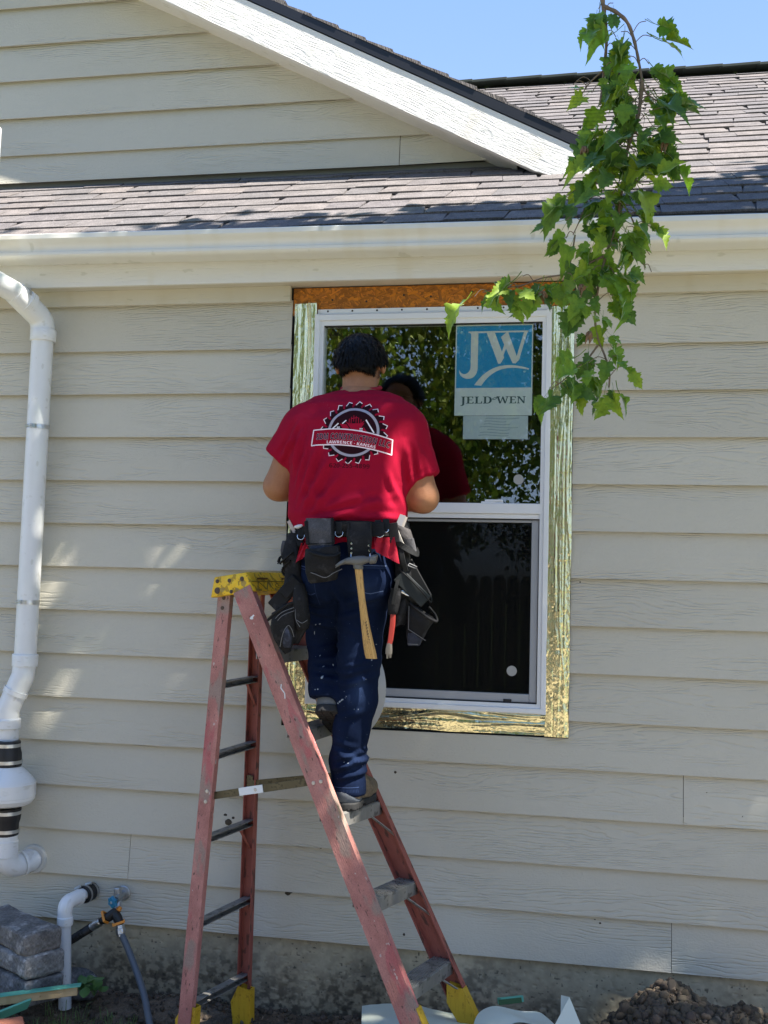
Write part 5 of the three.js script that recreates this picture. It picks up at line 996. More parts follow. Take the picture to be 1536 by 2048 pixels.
// moulded yellow feet
function foot(R, py, dir, s = 1) {
  const A = railPt(R, py), t = R[1].clone().sub(R[0]).normalize(), B = R[1].clone().addScaledVector(t, 0.012);
  const L = A.distanceTo(B), o = (x, w, k) => A.clone().addScaledVector(LU, x).addScaledVector(dir, w).addScaledVector(t, k);
  const side = (w, th) => { const pts = [o(-0.045 * s, w, L * 0.42), o(-0.012 * s, w, 0), o(0.040 * s, w, L * 0.05), o(0.045 * s, w, L), o(-0.03 * s, w, L)]; const pos = []; const c = pts.map((p) => p.clone().addScaledVector(dir, th)); const tri = (a, b, d) => pos.push(...a.toArray(), ...b.toArray(), ...d.toArray()); for (let i = 1; i < 4; i++) { tri(pts[0], pts[i], pts[i + 1]); tri(c[0], c[i + 1], c[i]); } for (let i = 0; i < 5; i++) { const j = (i + 1) % 5; tri(pts[i], c[i], c[j]); tri(pts[i], c[j], pts[j]); } return rawGeo(pos, null); };
  part('foot', [boxUV(side(0.004, 0.004)), boxUV(side(0.036, 0.004)), bar(o(0.042 * s, 0.02, L * 0.05), o(0.046 * s, 0.02, L), 0.04, 0.004, dir), bar(o(-0.03 * s, 0.02, L * 0.62), o(0.04 * s, 0.02, L * 0.55), 0.034, 0.004, dir), bar(o(0.005 * s, 0.02, L * 0.1), o(0.002 * s, 0.02, L), 0.034, 0.004, dir), bar(o(-0.034 * s, 0.02, L), o(0.048 * s, 0.02, L), 0.05, 0.012, dir)], footM, ladder);
}
foot(FN, 2010, inn); foot(FF, 1962, out); foot(RN, 2010, inn, 0.9); foot(RF, 1966, out, 0.9);
// ---------------------------------------------------------------- the worker
const J = (x, y, z) => at(x, y, z);
const skinTex = colorTex(256, 256, (a, b) => { const n = fbm(a, b, 8, 8, 4, 801), f = pnoise(a * 120, b * 120, 120, 120, 802); return [0.62 + 0.06 * (n - 0.5) + 0.02 * f, 0.43 + 0.05 * (n - 0.5) + 0.02 * f, 0.31 + 0.05 * (n - 0.5) + 0.015 * f]; });
const skinM = P({ map: rep(skinTex, 3, 3), roughness: 0.5, specularIntensity: 0.6, bumpMap: rep(grayTex(256, 256, (a, b) => fbm(a, b, 64, 64, 2, 803)), 4, 4), bumpScale: 0.0005 });
const person = thing('person', 'man in red printed t-shirt and jeans on the stepladder, back to us', 'person');

// joints, from the photograph and a depth for each
const K = {
  head: J(722, 727, 0.378), neck: J(722, 792, 0.415), chest: J(712, 905, 0.45), waist: J(700, 1052, 0.445), pelvis: J(698, 1120, 0.445),
  shL: J(604, 858, 0.44), shR: J(812, 862, 0.44), elL: J(557, 972, 0.42), elR: J(846, 995, 0.425), wrL: J(640, 1000, 0.20), wrR: J(768, 1008, 0.18),
  hipR: J(738, 1150, 0.445), knR: J(718, 1323, 0.445), anR: J(697, 1590, 0.415), hipL: J(650, 1150, 0.44), knL: J(652, 1278, 0.335), anL: J(652, 1398, 0.425),
};
// an upright torso field from measured half widths: [py, left px, right px, half depth, centre z]
function torsoSdf(rows, p = 2.5) {
  const t = rows.map(([py, l, r, b, z]) => { const L = J(l, py, z), R = J(r, py, z); return { y: (L.y + R.y) / 2, x: (L.x + R.x) / 2, a: (R.x - L.x) / 2, b, z }; }).reverse();
  return (x, y, z) => {
    let i = 0; while (i < t.length - 2 && y > t[i + 1].y) i++;
    const A = t[i], B = t[i + 1], k0 = (y - A.y) / (B.y - A.y), k = clamp(k0), s = k * k * (3 - 2 * k) * 0.5 + k * 0.5, a = mix(A.a, B.a, s), b = mix(A.b, B.b, s), cx = mix(A.x, B.x, s), cz = mix(A.z, B.z, s);
    const d = (Math.pow(Math.pow(Math.abs((x - cx) / a), p) + Math.pow(Math.abs((z - cz) / b), p), 1 / p) - 1) * Math.min(a, b);
    const top = y - t[t.length - 1].y, bot = t[0].y - y;
    return Math.max(d, top, bot);
  };
}
const bodyRows = [[785, 672, 770, 0.055, 0.425], [800, 640, 795, 0.085, 0.43], [830, 606, 818, 0.115, 0.44], [870, 594, 824, 0.13, 0.445], [930, 592, 818, 0.14, 0.45], [1000, 591, 808, 0.135, 0.45], [1050, 592, 806, 0.135, 0.45], [1110, 598, 794, 0.135, 0.445], [1150, 606, 786, 0.12, 0.445]];
// ---- shirt
const hemL = [J(530, 896, 0.44), J(584, 942, 0.44)], hemR = [J(812, 976, 0.44), J(878, 944, 0.44)];
{
  const tor = torsoSdf([[783, 690, 752, 0.055, 0.42], [787, 662, 782, 0.066, 0.422], [797, 628, 806, 0.088, 0.428], [815, 603, 822, 0.112, 0.436], [850, 588, 832, 0.136, 0.445], [900, 584, 826, 0.148, 0.452], [950, 584, 818, 0.15, 0.455], [1000, 582, 813, 0.148, 0.455], [1032, 581, 812, 0.152, 0.455], [1050, 586, 808, 0.148, 0.452], [1066, 592, 800, 0.140, 0.45], [1100, 596, 796, 0.138, 0.445]]);
  const sl = coneSdf(K.shL, J(551, 928, 0.43), 0.074, 0.059), sr = coneSdf(K.shR, J(850, 972, 0.43), 0.077, 0.061);
  const cutN = (h, inside) => { const d = h[1].clone().sub(h[0]).normalize(), n = v(-d.y, d.x, 0); if (n.dot(inside.clone().sub(h[0])) > 0) n.negate(); return [h[0], n]; };
  const [cl, nl] = cutN(hemL, K.shL), [cr, nr] = cutN(hemR, K.shR);
  const f = (x, y, z) => {
    const a = smax(sl(x, y, z), (x - cl.x) * nl.x + (y - cl.y) * nl.y, 0.006), b = smax(sr(x, y, z), (x - cr.x) * nr.x + (y - cr.y) * nr.y, 0.006);
    return smin(smin(tor(x, y, z), a, 0.045), b, 0.045);
  };
  let g = nets(f, v(-0.42, 1.40, 0.26), v(0.33, 2.14, 0.64), 0.0075);
  // cloth folds: [x0,y0,x1,y1 (photo px), height, width px]
  const folds = [
    [592, 1020, 640, 880, 5, 7], [600, 1035, 668, 905, 6, 8], [615, 1040, 690, 945, 4, 8], [590, 985, 612, 900, 5, 6], [628, 1042, 760, 1010, 4, 7], [600, 1046, 700, 1028, 5, 6], [690, 1032, 800, 1036, 3, 6], [640, 1022, 745, 985, 4, 8], [720, 1012, 790, 990, 2.5, 7],
    [768, 935, 800, 1020, 4, 6], [802, 880, 810, 965, 5, 6],
    [560, 905, 600, 835, 4, 7], [545, 915, 590, 870, 4, 6], [585, 940, 603, 850, 7, 6], [835, 950, 822, 870, 5, 6], [852, 952, 835, 890, 4, 6], [866, 945, 845, 880, 3, 5], [815, 968, 812, 880, 6, 6],
    [655, 800, 720, 830, 2.5, 9], [780, 805, 730, 830, 2.5, 9], [600, 1000, 680, 1000, 3, 9], [700, 1000, 790, 1012, 3, 8], [610, 960, 650, 1010, 3, 8],
  ].map(([a, b, c, d, h, w]) => { const A = J(a, b, 0.58), B = J(c, d, 0.58); return [A.x, A.y, B.x, B.y, h * 0.001, w / 560]; });
  g = displace(g, (x, y, z, n) => {
    let d = 0;
    const back = clamp(n.z * 1.6 + 0.35);
    for (const [ax, ay, bx, by, h, w] of folds) { const ux = bx - ax, uy = by - ay, l2 = ux * ux + uy * uy, t = clamp(((x - ax) * ux + (y - ay) * uy) / l2), ox = x - ax - ux * t, oy = y - ay - uy * t, q = Math.hypot(ox, oy) / w, e = sstep(0, 0.25, t) * sstep(1, 0.75, t) * 0.8 + 0.2; if (q < 3.2) d += h * 2.3 * (Math.exp(-Math.pow(q, 1.35)) - 0.42 * Math.exp(-((q - 1.7) ** 2) * 1.4)) * e; }
    const wv = 0.0016 * (1 - Math.abs(fbm3(x * 22 + y * 8, y * 12 - x * 6, z * 20, 41) - 0.5) * 5) + 0.002 * (fbm3(x * 16, y * 9, z * 16, 5) - 0.5) + 0.002 * (fbm3(x * 45 + y * 20, y * 26, z * 40, 9) - 0.5);
    const hem = Math.min(Math.abs((x - cl.x) * nl.x + (y - cl.y) * nl.y + 0.016), Math.abs((x - cr.x) * nr.x + (y - cr.y) * nr.y + 0.016));
    const arm = x < cl.x + 0.11 || x > cr.x - 0.01;
    return (d * back + wv) - (arm && hem < 0.0035 ? 0.0014 : 0);
  });
  // the print: the shirt's own back carries it, x and y of the cloth in metres from the print's centre
  const pc = J(706, 868, 0.59), ang = 0.02, PW = 0.42;
  setUV(g, (x, y, z, nz) => { if (nz < 0.05) return [0.02, 0.02]; const a = x - pc.x, b = y - pc.y; return [0.5 + (a * Math.cos(ang) + b * Math.sin(ang)) / PW, 0.5 + (-a * Math.sin(ang) + b * Math.cos(ang)) / PW]; });
  const RED = '#980e2d';
  const shirtTex = canvasTex(2048, 2048, (c, w, h) => {
    c.fillStyle = RED; c.fillRect(0, 0, w, h); reseed(61);
    const k = w / PW / 590;                        // canvas units per photo pixel
    const X = (px) => w / 2 + (px - 706) * k, Y = (py) => h / 2 + (py - 868) * k;
    const ink = '#2a0d16', rim = '#a7a0ac', hi = '#e6d8dc';
    const cx = X(706), cy = Y(864), R = 50 * k;
    // saw teeth
    for (let i = 0; i < 20; i++) {
      const a = i / 20 * Math.PI * 2 + 0.1, st = Math.PI * 2 / 20, pt = (r, t) => [cx + Math.cos(t) * r * 1.05, cy + Math.sin(t) * r];
      c.fillStyle = ink; c.beginPath(); c.moveTo(...pt(R, a - st * 0.55)); c.lineTo(...pt(R * 1.12, a - st * 0.45)); c.lineTo(...pt(R * 1.31, a + st * 0.05)); c.lineTo(...pt(R * 1.22, a + st * 0.42)); c.lineTo(...pt(R * 1.1, a + st * 0.3)); c.lineTo(...pt(R, a + st * 0.6)); c.fill();
      c.strokeStyle = hi; c.lineWidth = 1.7 * k; c.beginPath(); c.moveTo(...pt(R * 1.16, a - st * 0.28)); c.lineTo(...pt(R * 1.31, a + st * 0.05)); c.lineTo(...pt(R * 1.24, a + st * 0.36)); c.stroke();
    }
    c.fillStyle = ink; c.beginPath(); c.ellipse(cx, cy, R * 1.10, R * 1.05, 0, 0, 7); c.fill();
    c.strokeStyle = rim; c.lineWidth = 5.2 * k; c.beginPath(); c.ellipse(cx, cy, R * 1.0, R * 0.96, 0, 0, 7); c.stroke();
    // houses and little buildings
    const red = '#a51230', poly = (f, p) => { c.fillStyle = f; c.beginPath(); p.forEach((q, i) => (i ? c.lineTo(X(q[0]), Y(q[1])) : c.moveTo(X(q[0]), Y(q[1])))); c.closePath(); c.fill(); };
    const line = (s, lw, p) => { c.strokeStyle = s; c.lineWidth = lw * k; c.beginPath(); p.forEach((q, i) => (i ? c.lineTo(X(q[0]), Y(q[1])) : c.moveTo(X(q[0]), Y(q[1])))); c.stroke(); };
    for (const [x, t, b] of [[697, 836, 848], [701, 832, 846], [706, 829, 842], [711, 831, 846], [716, 834, 846], [721, 838, 848]]) line(red, 1.6, [[x, b], [x, t]]);
    line(red, 2, [[700, 836], [714, 834]]); line(red, 1.6, [[690, 842], [697, 848]]); line(red, 1.6, [[727, 842], [720, 848]]);
    poly(red, [[690, 846], [728, 846], [716, 866], [704, 866], [692, 850]]); poly(red, [[678, 846], [692, 848], [703, 864], [690, 866]]); poly(red, [[727, 854], [736, 866], [722, 866]]);
    line(ink, 2, [[691, 845], [706, 866]]);
    line('#f0e6e8', 2.6, [[659, 860], [675, 845]]); line('#f0e6e8', 2.4, [[683, 846], [691, 839]]); line('#f0e6e8', 2.8, [[731, 839], [748, 866]]);
    for (const [x, y] of [[675, 855], [722, 859]]) { c.fillStyle = '#f0e6e8'; for (const [a, b] of [[-3, -3], [0.4, -3], [-3, 0.4], [0.4, 0.4]]) c.fillRect(X(x + a), Y(y + b), 2.5 * k, 2.5 * k); }
    // banner: sags to the right as on the cloth
    const curve = (t) => [mix(620, 784, t), 5 * Math.sin(t * Math.PI) * -0.6];
    const yTop = (t) => 858 + 22 * t * t - 4 * Math.sin(t * 3.1), yBot = (t) => 890 + 20 * t * t - 3 * Math.sin(t * 3.1);
    const path = () => { c.beginPath(); for (let i = 0; i <= 40; i++) { const t = i / 40; (i ? c.lineTo : c.moveTo).call(c, X(mix(623, 784, t)), Y(yTop(t))); } for (let i = 40; i >= 0; i--) { const t = i / 40; c.lineTo(X(mix(620, 782, t)), Y(yBot(t))); } c.closePath(); };
    path(); c.fillStyle = '#980d29'; c.fill(); c.strokeStyle = '#f2dfe3'; c.lineWidth = 2.4 * k; c.lineJoin = 'round'; c.stroke();
    const text = (s, x0, x1, base, size, fill, stroke, sw) => {
      c.font = `bold ${size * k}px sans-serif`; const W = [...s].map((ch) => c.measureText(ch).width), tot = W.reduce((a, b) => a + b, 0), sx = (x1 - x0) * k / tot; let u = 0;
      [...s].forEach((ch, i) => { const t = (x0 + (u + W[i] / 2) * sx / k - 620) / 164, y = base + (yBot(t) - 890), sl = (yBot(t + 0.01) - yBot(t - 0.01)) / (0.02 * 164); c.save(); c.translate(X(x0) + (u + W[i] / 2) * sx, Y(y)); c.rotate(Math.atan(sl)); c.scale(sx, 1.12); c.textAlign = 'center'; if (stroke) { c.strokeStyle = stroke; c.lineWidth = sw * k; c.strokeText(ch, 0, 0); } c.fillStyle = fill; c.fillText(ch, 0, 0); c.restore(); u += W[i]; });
    };
    text('SDM CONSTRUCTION LLC', 630, 778, 878.6, 15.6, '#16040f', '#d0bcc6', 0.7);
    text('LAWRENCE · KANSAS', 652, 752, 887.6, 7.6, '#f3e3e7', null, 0);
    c.fillStyle = '#4a0b1c'; c.font = `bold ${12 * k}px sans-serif`; c.textAlign = 'center'; c.save(); c.translate(X(700), Y(937)); c.rotate(0.04); c.scale(1.12, 1); c.fillText('620-255-4899', 0, 0); c.restore();
    // worn ink and cloth speckle
    for (let i = 0; i < 2600; i++) { c.fillStyle = `rgba(164,11,42,${rr(0.05, 0.3)})`; c.fillRect(rr(0.2, 0.8) * w, rr(0.25, 0.75) * h, rr(1, 4), rr(1, 4)); }
    for (let i = 0; i < 30; i++) { c.fillStyle = 'rgba(240,220,220,.8)'; c.fillRect(X(rr(600, 690)), Y(rr(790, 830)), 2, 3); }
  });
  const weave = grayTex(128, 128, (a, b) => 0.5 + 0.25 * Math.sin(a * 64 * 6.283) * Math.sin(b * 64 * 6.283) + 0.3 * (fbm(a, b, 16, 16, 3, 811) - 0.5));
  const shirtM = P({ map: shirtTex, roughness: 0.9, specularIntensity: 0.25, bumpMap: rep(weave, 16, 16), bumpScale: 0.0006 });
  shirtTex.wrapS = shirtTex.wrapT = THREE.ClampToEdgeWrapping;
  part('t_shirt', g, shirtM, person, 'red t-shirt with a saw blade and house print on its back');
  // collar band
  const cr0 = []; for (let i = 0; i <= 28; i++) { const a = mix(-0.5, Math.PI + 0.5, i / 28); cr0.push(K.neck.clone().add(v(Math.cos(a) * 0.068, 0.0235 - 0.016 * Math.sin(a) + 0.004, Math.sin(a) * 0.060 + 0.0))); }
  part('collar', [sweep(cr0, 0.0075, 10)], P({ color: lin(0.33, 0.004, 0.022), roughness: 0.85 }), person);
  // shirt tails pulled out below the belt
  const tailM = P({ color: lin(0.46, 0.006, 0.028), roughness: 0.85, sheen: 0.3, sheenColor: lin(0.6, 0.08, 0.12) });
  const tail = (poly, z, s) => { const n = 14; return planeGrid(1, 1, n, n, (a, b) => { const t = J(mix(poly[0][0], poly[1][0], a), mix(poly[0][1], poly[1][1], a), z), u = J(mix(poly[3][0], poly[2][0], a), mix(poly[3][1], poly[2][1], a), z + 0.01); const q = t.lerp(u, b); q.z += 0.016 * (fbm3(q.x * 40, q.y * 34, s, 3) - 0.4) + 0.006 * Math.sin(a * 15 + b * 4 + s); return q; }); };
  const back2 = (g0) => { const h = g0.clone(); h.translate(0, 0, -0.0025); return [g0, h]; };
  part('shirt_tail', back2(tail([[604, 1086], [620, 1084], [622, 1106], [590, 1126]], 0.575, 1)), tailM, person);
  part('shirt_tail', back2(tail([[747, 1076], [790, 1074], [799, 1128], [752, 1104]], 0.595, 5)), tailM, person);
}
// ---- jeans
const denimTex = canvasTex(1024, 1024, (c, w, h) => {   // 1.1 x 1.1 m, x across, y up from the soles; worn at seat and knees
  c.fillStyle = '#172540'; c.fillRect(0, 0, w, h); reseed(71);
  for (let i = 0; i < 9000; i++) { const b = rr(-14, 16) | 0; c.fillStyle = `rgba(${26 + b},${42 + b},${72 + b},.35)`; c.fillRect(rnd() * w, rnd() * h, 1.4, rr(3, 16)); }
  const k = w / 1.1 / 590, X = (px) => (px - 500) * k, Y = (py) => (py - 1050) * k;
  const fade = (x, y, rx, ry, a) => { c.save(); c.translate(X(x), Y(y)); c.scale(rx * k, ry * k); const g = c.createRadialGradient(0, 0, 0, 0, 0, 1); g.addColorStop(0, `rgba(96,118,158,${a})`); g.addColorStop(1, 'rgba(96,118,158,0)'); c.fillStyle = g; c.fillRect(-1, -1, 2, 2); c.restore(); };
  fade(752, 1170, 40, 46, 0.35); fade(620, 1160, 34, 40, 0.2); fade(730, 1390, 30, 46, 0.42); fade(735, 1365, 16, 24, 0.35); fade(716, 1300, 36, 60, 0.12); fade(722, 1525, 20, 30, 0.3); fade(690, 1480, 20, 60, 0.12);
  const st = (p, col, lw) => { c.strokeStyle = col; c.lineWidth = lw * k; c.beginPath(); p.forEach((q, i) => (i ? c.lineTo(X(q[0]), Y(q[1])) : c.moveTo(X(q[0]), Y(q[1])))); c.stroke(); };
  // pocket and seam stitching
  st([[738, 1128], [788, 1128]], 'rgba(150,165,190,.8)', 1.6); st([[736, 1133], [788, 1132]], 'rgba(130,150,180,.6)', 1); st([[736, 1180], [760, 1184], [784, 1178]], 'rgba(150,165,190,.8)', 1.3); st([[592, 1126], [632, 1136]], 'rgba(120,135,190,.9)', 1.5); st([[592, 1131], [632, 1141]], 'rgba(110,125,180,.7)', 1.2); st([[612, 1180], [636, 1190], [646, 1186]], 'rgba(120,135,180,.6)', 1.1); st([[644, 1150], [650, 1210]], 'rgba(100,115,150,.5)', 1);
  st([[660, 1580], [732, 1578]], 'rgba(110,130,170,.8)', 1.2); for (let i = 0; i < 26; i++) st([[660 + i * 2.8, 1582], [661 + i * 2.8, 1589]], 'rgba(100,122,165,.5)', 0.8);
  // paint flecks
  const fl = (x, y, rx, ry, rot = 0) => { c.save(); c.translate(X(x), Y(y)); c.rotate(rot); c.beginPath(); c.ellipse(0, 0, rx * k, ry * k, 0, 0, 7); c.fillStyle = '#d6dad6'; c.fill(); c.restore(); };
  for (const q of [[652, 1358, 2.2, 3.4, 0.5], [645, 1382, 1.6, 1.5], [639, 1383, 1.2, 1.2], [651, 1337, 2, 1, -0.4], [669, 1334, 1, 2.4, -0.4], [640, 1316, 1, 1.6, 0.7], [692, 1405, 3.4, 1.6, -0.7], [697, 1401, 3, 1.4, -0.8], [687, 1409, 2, 1.5, 0], [700, 1400, 0.8, 1.8, 0.3], [707, 1393, 1.4, 0.7, 0.6], [705, 1396, 0.7, 0.7], [764, 1287, 1, 1], [757, 1318, 1.2, 1.4], [632, 1252, 2.4, 1, -0.5], [642, 1250, 2, 0.8, -0.3], [625, 1270, 0.8, 4, 0.2], [732, 1418, 0.5, 1.6], [724, 1418, 0.5, 1.2], [703, 1527, 1.2, 0.8], [712, 1528, 2, 0.6, -0.3]]) fl(...q);
  for (let i = 0; i < 70; i++) fl(rr(610, 770), rr(1240, 1570), rr(0.2, 0.7), rr(0.2, 0.7));
});
{
  const pel = torsoSdf([[1062, 592, 800, 0.135, 0.445], [1090, 591, 799, 0.140, 0.447], [1120, 592, 797, 0.146, 0.45], [1150, 596, 792, 0.142, 0.45], [1175, 602, 788, 0.12, 0.45], [1195, 615, 780, 0.085, 0.45]], 2.3);
  const R = [[738, 1150, 0.455, 0.092], [722, 1226, 0.455, 0.086], [718, 1323, 0.45, 0.0735], [714, 1400, 0.445, 0.069], [703, 1460, 0.438, 0.0615], [696, 1522, 0.43, 0.0635], [697, 1572, 0.425, 0.0565], [697, 1584, 0.424, 0.0575]];
  const L = [[650, 1150, 0.455, 0.090], [655, 1215, 0.40, 0.082], [653, 1275, 0.345, 0.071], [652, 1335, 0.40, 0.0605], [651, 1372, 0.435, 0.056], [651, 1392, 0.450, 0.0555]];
  const chain = (pts) => pts.slice(1).map((b, i) => coneSdf(J(pts[i][0], pts[i][1], pts[i][2]), J(b[0], b[1], b[2]), pts[i][3], b[3]));
  const rc = chain(R), lc = chain(L), seatR = ellSdf(J(742, 1160, 0.50), 0.088, 0.09, 0.10), seatL = ellSdf(J(646, 1160, 0.49), 0.086, 0.09, 0.10);
  const cutR = J(697, 1588, 0.424).y, kn = J(651, 1388, 0.44);
  const f = (x, y, z) => {
    let r = 9, l = 9; for (const q of rc) r = smin(r, q(x, y, z), 0.02); for (const q of lc) l = smin(l, q(x, y, z), 0.02);
    r = smax(r, cutR - y, 0.004); l = smax(l, kn.y - 0.018 - y + 0.30 * (z - 0.44), 0.004);
    let d = smin(pel(x, y, z), Math.min(seatR(x, y, z), seatL(x, y, z)), 0.03);
    d = smin(d, r, 0.03); d = smin(d, l, 0.03);
    return d;
  };
  let g = nets(f, v(-0.30, 0.55, 0.22), v(0.22, 1.66, 0.65), 0.0075);
  const folds = [
    [676, 1215, 770, 1190, 5, 6], [676, 1235, 765, 1216, 4, 6], [680, 1205, 740, 1192, 4, 5], [600, 1195, 650, 1215, 5, 6], [604, 1215, 660, 1232, 5, 6], [618, 1245, 672, 1255, 6, 6],
    [680, 1352, 752, 1330, 4, 6], [684, 1372, 750, 1352, 4, 6], [690, 1335, 758, 1318, 4, 5], [672, 1440, 735, 1420, 3, 6], [664, 1500, 728, 1530, 5, 6], [662, 1540, 732, 1520, 6, 6], [668, 1520, 732, 1505, 5, 5], [664, 1560, 730, 1548, 5, 5], [664, 1478, 715, 1500, 3, 6],
    [625, 1300, 680, 1290, 4, 5], [622, 1335, 684, 1345, 5, 5], [624, 1352, 680, 1366, 5, 5], [622, 1322, 670, 1318, 4, 5], [690, 1250, 765, 1290, 2.5, 7], [668, 1160, 690, 1215, 6, 6],
  ].map(([a, b, c, d, h, w]) => { const A = J(a, b, 0.5), B = J(c, d, 0.5); return [A.x, A.y, B.x, B.y, h * 0.001, w / 590]; });
  g = displace(g, (x, y, z, n) => {
    let d = 0;
    for (const [ax, ay, bx, by, h, w] of folds) { const ux = bx - ax, uy = by - ay, l2 = ux * ux + uy * uy, t = clamp(((x - ax) * ux + (y - ay) * uy) / l2), q = Math.hypot(x - ax - ux * t, y - ay - uy * t) / w; if (q < 3.2) d += h * 1.5 * (Math.exp(-q * q) - 0.5 * Math.exp(-((q - 1.7) ** 2) * 1.4)) * (sstep(0, 0.3, t) * sstep(1, 0.7, t) * 0.7 + 0.3); }
    return d + 0.005 * (fbm3(x * 14, y * 12, z * 14, 15) - 0.5) + 0.003 * (fbm3(x * 38, y * 30, z * 38, 16) - 0.5);
  });
  const o = J(500, 1050, 0.55);
  setUV(g, (x, y) => [(x - o.x) / 1.1, 1 + (y - o.y) / 1.1]);
  const twill = grayTex(128, 128, (a, b) => 0.5 + 0.5 * Math.sin((a + b) * 48 * 6.283));
  part('jeans', g, P({ map: denimTex, roughness: 0.9, specularIntensity: 0.2, bumpMap: rep(twill, 14, 14), bumpScale: 0.0005, color: lin(0.50, 0.53, 0.60) }), person, 'dark blue jeans flecked with white paint');
}
// ---- body: one skin from crown to ankles; the clothes lie over it
{
  const tor = torsoSdf(bodyRows);
  const segs = [coneSdf(K.neck.clone().add(v(0, -0.03, 0.01)), K.head.clone().add(v(0, -0.05, 0.02)), 0.066, 0.060), coneSdf(K.shL, K.elL, 0.055, 0.049), coneSdf(K.shR, K.elR, 0.056, 0.050), coneSdf(K.elL, K.wrL, 0.0485, 0.029), coneSdf(K.elR, K.wrR, 0.050, 0.029), coneSdf(K.hipR, K.knR, 0.075, 0.055), coneSdf(K.knR, K.anR, 0.052, 0.036), coneSdf(K.hipL, K.knL, 0.075, 0.055), coneSdf(K.knL, K.anL, 0.050, 0.036)];
  const flexL = coneSdf(K.elL.clone().lerp(K.shL, 0.25), K.elL.clone().lerp(K.shL, 0.75), 0.046, 0.054), flexR = coneSdf(K.elR.clone().lerp(K.shR, 0.25), K.elR.clone().lerp(K.shR, 0.75), 0.047, 0.055);
  const f = (x, y, z) => { let d = tor(x, y, z); for (const s of segs) d = smin(d, s(x, y, z), 0.03); return smin(smin(d, flexL(x, y, z), 0.02), flexR(x, y, z), 0.02); };
  const body = nets(f, v(-0.42, 0.56, 0.08), v(0.33, 2.30, 0.63), 0.0095);
  // head: skull, jaw, nose, brow, ears
  const h = K.head, q = (x, y, z) => h.clone().add(v(x, y, z));
  const parts = [ellSdf(q(0, 0.014, 0.004), 0.078, 0.086, 0.094), ellSdf(q(0, -0.045, -0.038), 0.060, 0.066, 0.058), coneSdf(q(0, -0.085, -0.076), q(0, -0.085, -0.05), 0.020, 0.03), coneSdf(q(0, 0.0, -0.096), q(0, -0.034, -0.112), 0.009, 0.014), coneSdf(q(-0.03, 0.014, -0.083), q(0.03, 0.014, -0.083), 0.014, 0.014), coneSdf(q(-0.017, -0.060, -0.091), q(0.017, -0.060, -0.091), 0.008, 0.008)];
  const ears = [-1, 1].map((s) => [ellSdf(q(s * 0.083, -0.008, 0.004), 0.011, 0.031, 0.019), ellSdf(q(s * 0.088, -0.006, -0.004), 0.008, 0.019, 0.010)]);
  const eyes = [-1, 1].map((s) => ellSdf(q(s * 0.031, -0.004, -0.094), 0.014, 0.009, 0.010));
  const neckC = coneSdf(K.neck.clone().add(v(0, -0.02, 0.01)), q(0, -0.045, 0.02), 0.066, 0.060);
  const hf = (x, y, z) => { let d = neckC(x, y, z); for (const s of parts) d = smin(d, s(x, y, z), 0.022); for (const e of ears) d = Math.min(smin(d, e[0](x, y, z), 0.008), 9); for (const e of ears) d = smax(d, -e[1](x, y, z), 0.004); for (const e of eyes) d = smax(d, -e(x, y, z), 0.006); return d; };
  const head = nets(hf, q(-0.11, -0.16, -0.14), q(0.11, 0.13, 0.13), 0.0042);
  // hands: palm, four fingers and a thumb closed on a trim piece at the sash
  const handAt = (wr, s) => {
    const c = wr.clone().add(v(s * 0.036, 0.012, -0.036)), d = v(s * 0.62, 0.22, -0.75).normalize(), side = v(0, 1, 0).addScaledVector(d, -d.y).normalize(), nrm = d.clone().cross(side).multiplyScalar(s);
    const o = (a, b, e) => c.clone().addScaledVector(d, a).addScaledVector(side, b).addScaledVector(nrm, e);
    const S0 = [coneSdf(wr, o(-0.02, 0, 0), 0.027, 0.024), coneSdf(o(-0.015, 0.018, 0), o(0.035, 0.024, 0), 0.015, 0.0125), coneSdf(o(-0.015, -0.018, 0), o(0.035, -0.024, 0), 0.015, 0.0125), coneSdf(o(-0.01, 0, 0), o(0.034, 0, 0), 0.016, 0.013)];
    const fing = [[0.027, 0.036, 0.023, 0.019], [0.0095, 0.041, 0.027, 0.02], [-0.0085, 0.038, 0.025, 0.019], [-0.026, 0.030, 0.019, 0.016]].map(([b, l1, l2, l3]) => { const k0 = o(0.038, b, 0), k1 = o(0.038 + l1 * 0.86, b * 1.05, -l1 * 0.5), k2 = o(0.038 + l1 * 0.86 + l2 * 0.25, b * 1.03, -l1 * 0.5 - l2 * 0.96), k3 = o(0.038 + l1 * 0.86 - l3 * 0.35, b, -l1 * 0.5 - l2 * 0.96 - l3 * 0.9); return [coneSdf(k0, k1, 0.0098, 0.009), coneSdf(k1, k2, 0.009, 0.0083), coneSdf(k2, k3, 0.0083, 0.0073)]; });
    const t0 = o(-0.012, 0.022, -0.006), t1 = o(0.018, 0.046, -0.022), t2 = o(0.044, 0.040, -0.042); const th = [coneSdf(t0, t1, 0.0135, 0.0108), coneSdf(t1, t2, 0.0105, 0.0085)];
    const F = (x, y, z) => { let d = 9; for (const s1 of S0) d = smin(d, s1(x, y, z), 0.012); let tt = 9; for (const s1 of th) tt = smin(tt, s1(x, y, z), 0.004); d = smin(d, tt, 0.007); for (const fi of fing) { let e = 9; for (const s1 of fi) e = smin(e, s1(x, y, z), 0.003); d = smin(d, e, 0.0035); } return d; };
    return nets(F, c.clone().add(v(-0.13, -0.10, -0.13)), c.clone().add(v(0.13, 0.11, 0.08)), 0.0034);
  };
  const skin = merge([body, head, handAt(K.wrL, 1), handAt(K.wrR, -1)].map((g) => setUV(g, (x, y, z) => [(x + z) * 2, y * 2])));
  part('body', skin, skinM, person);
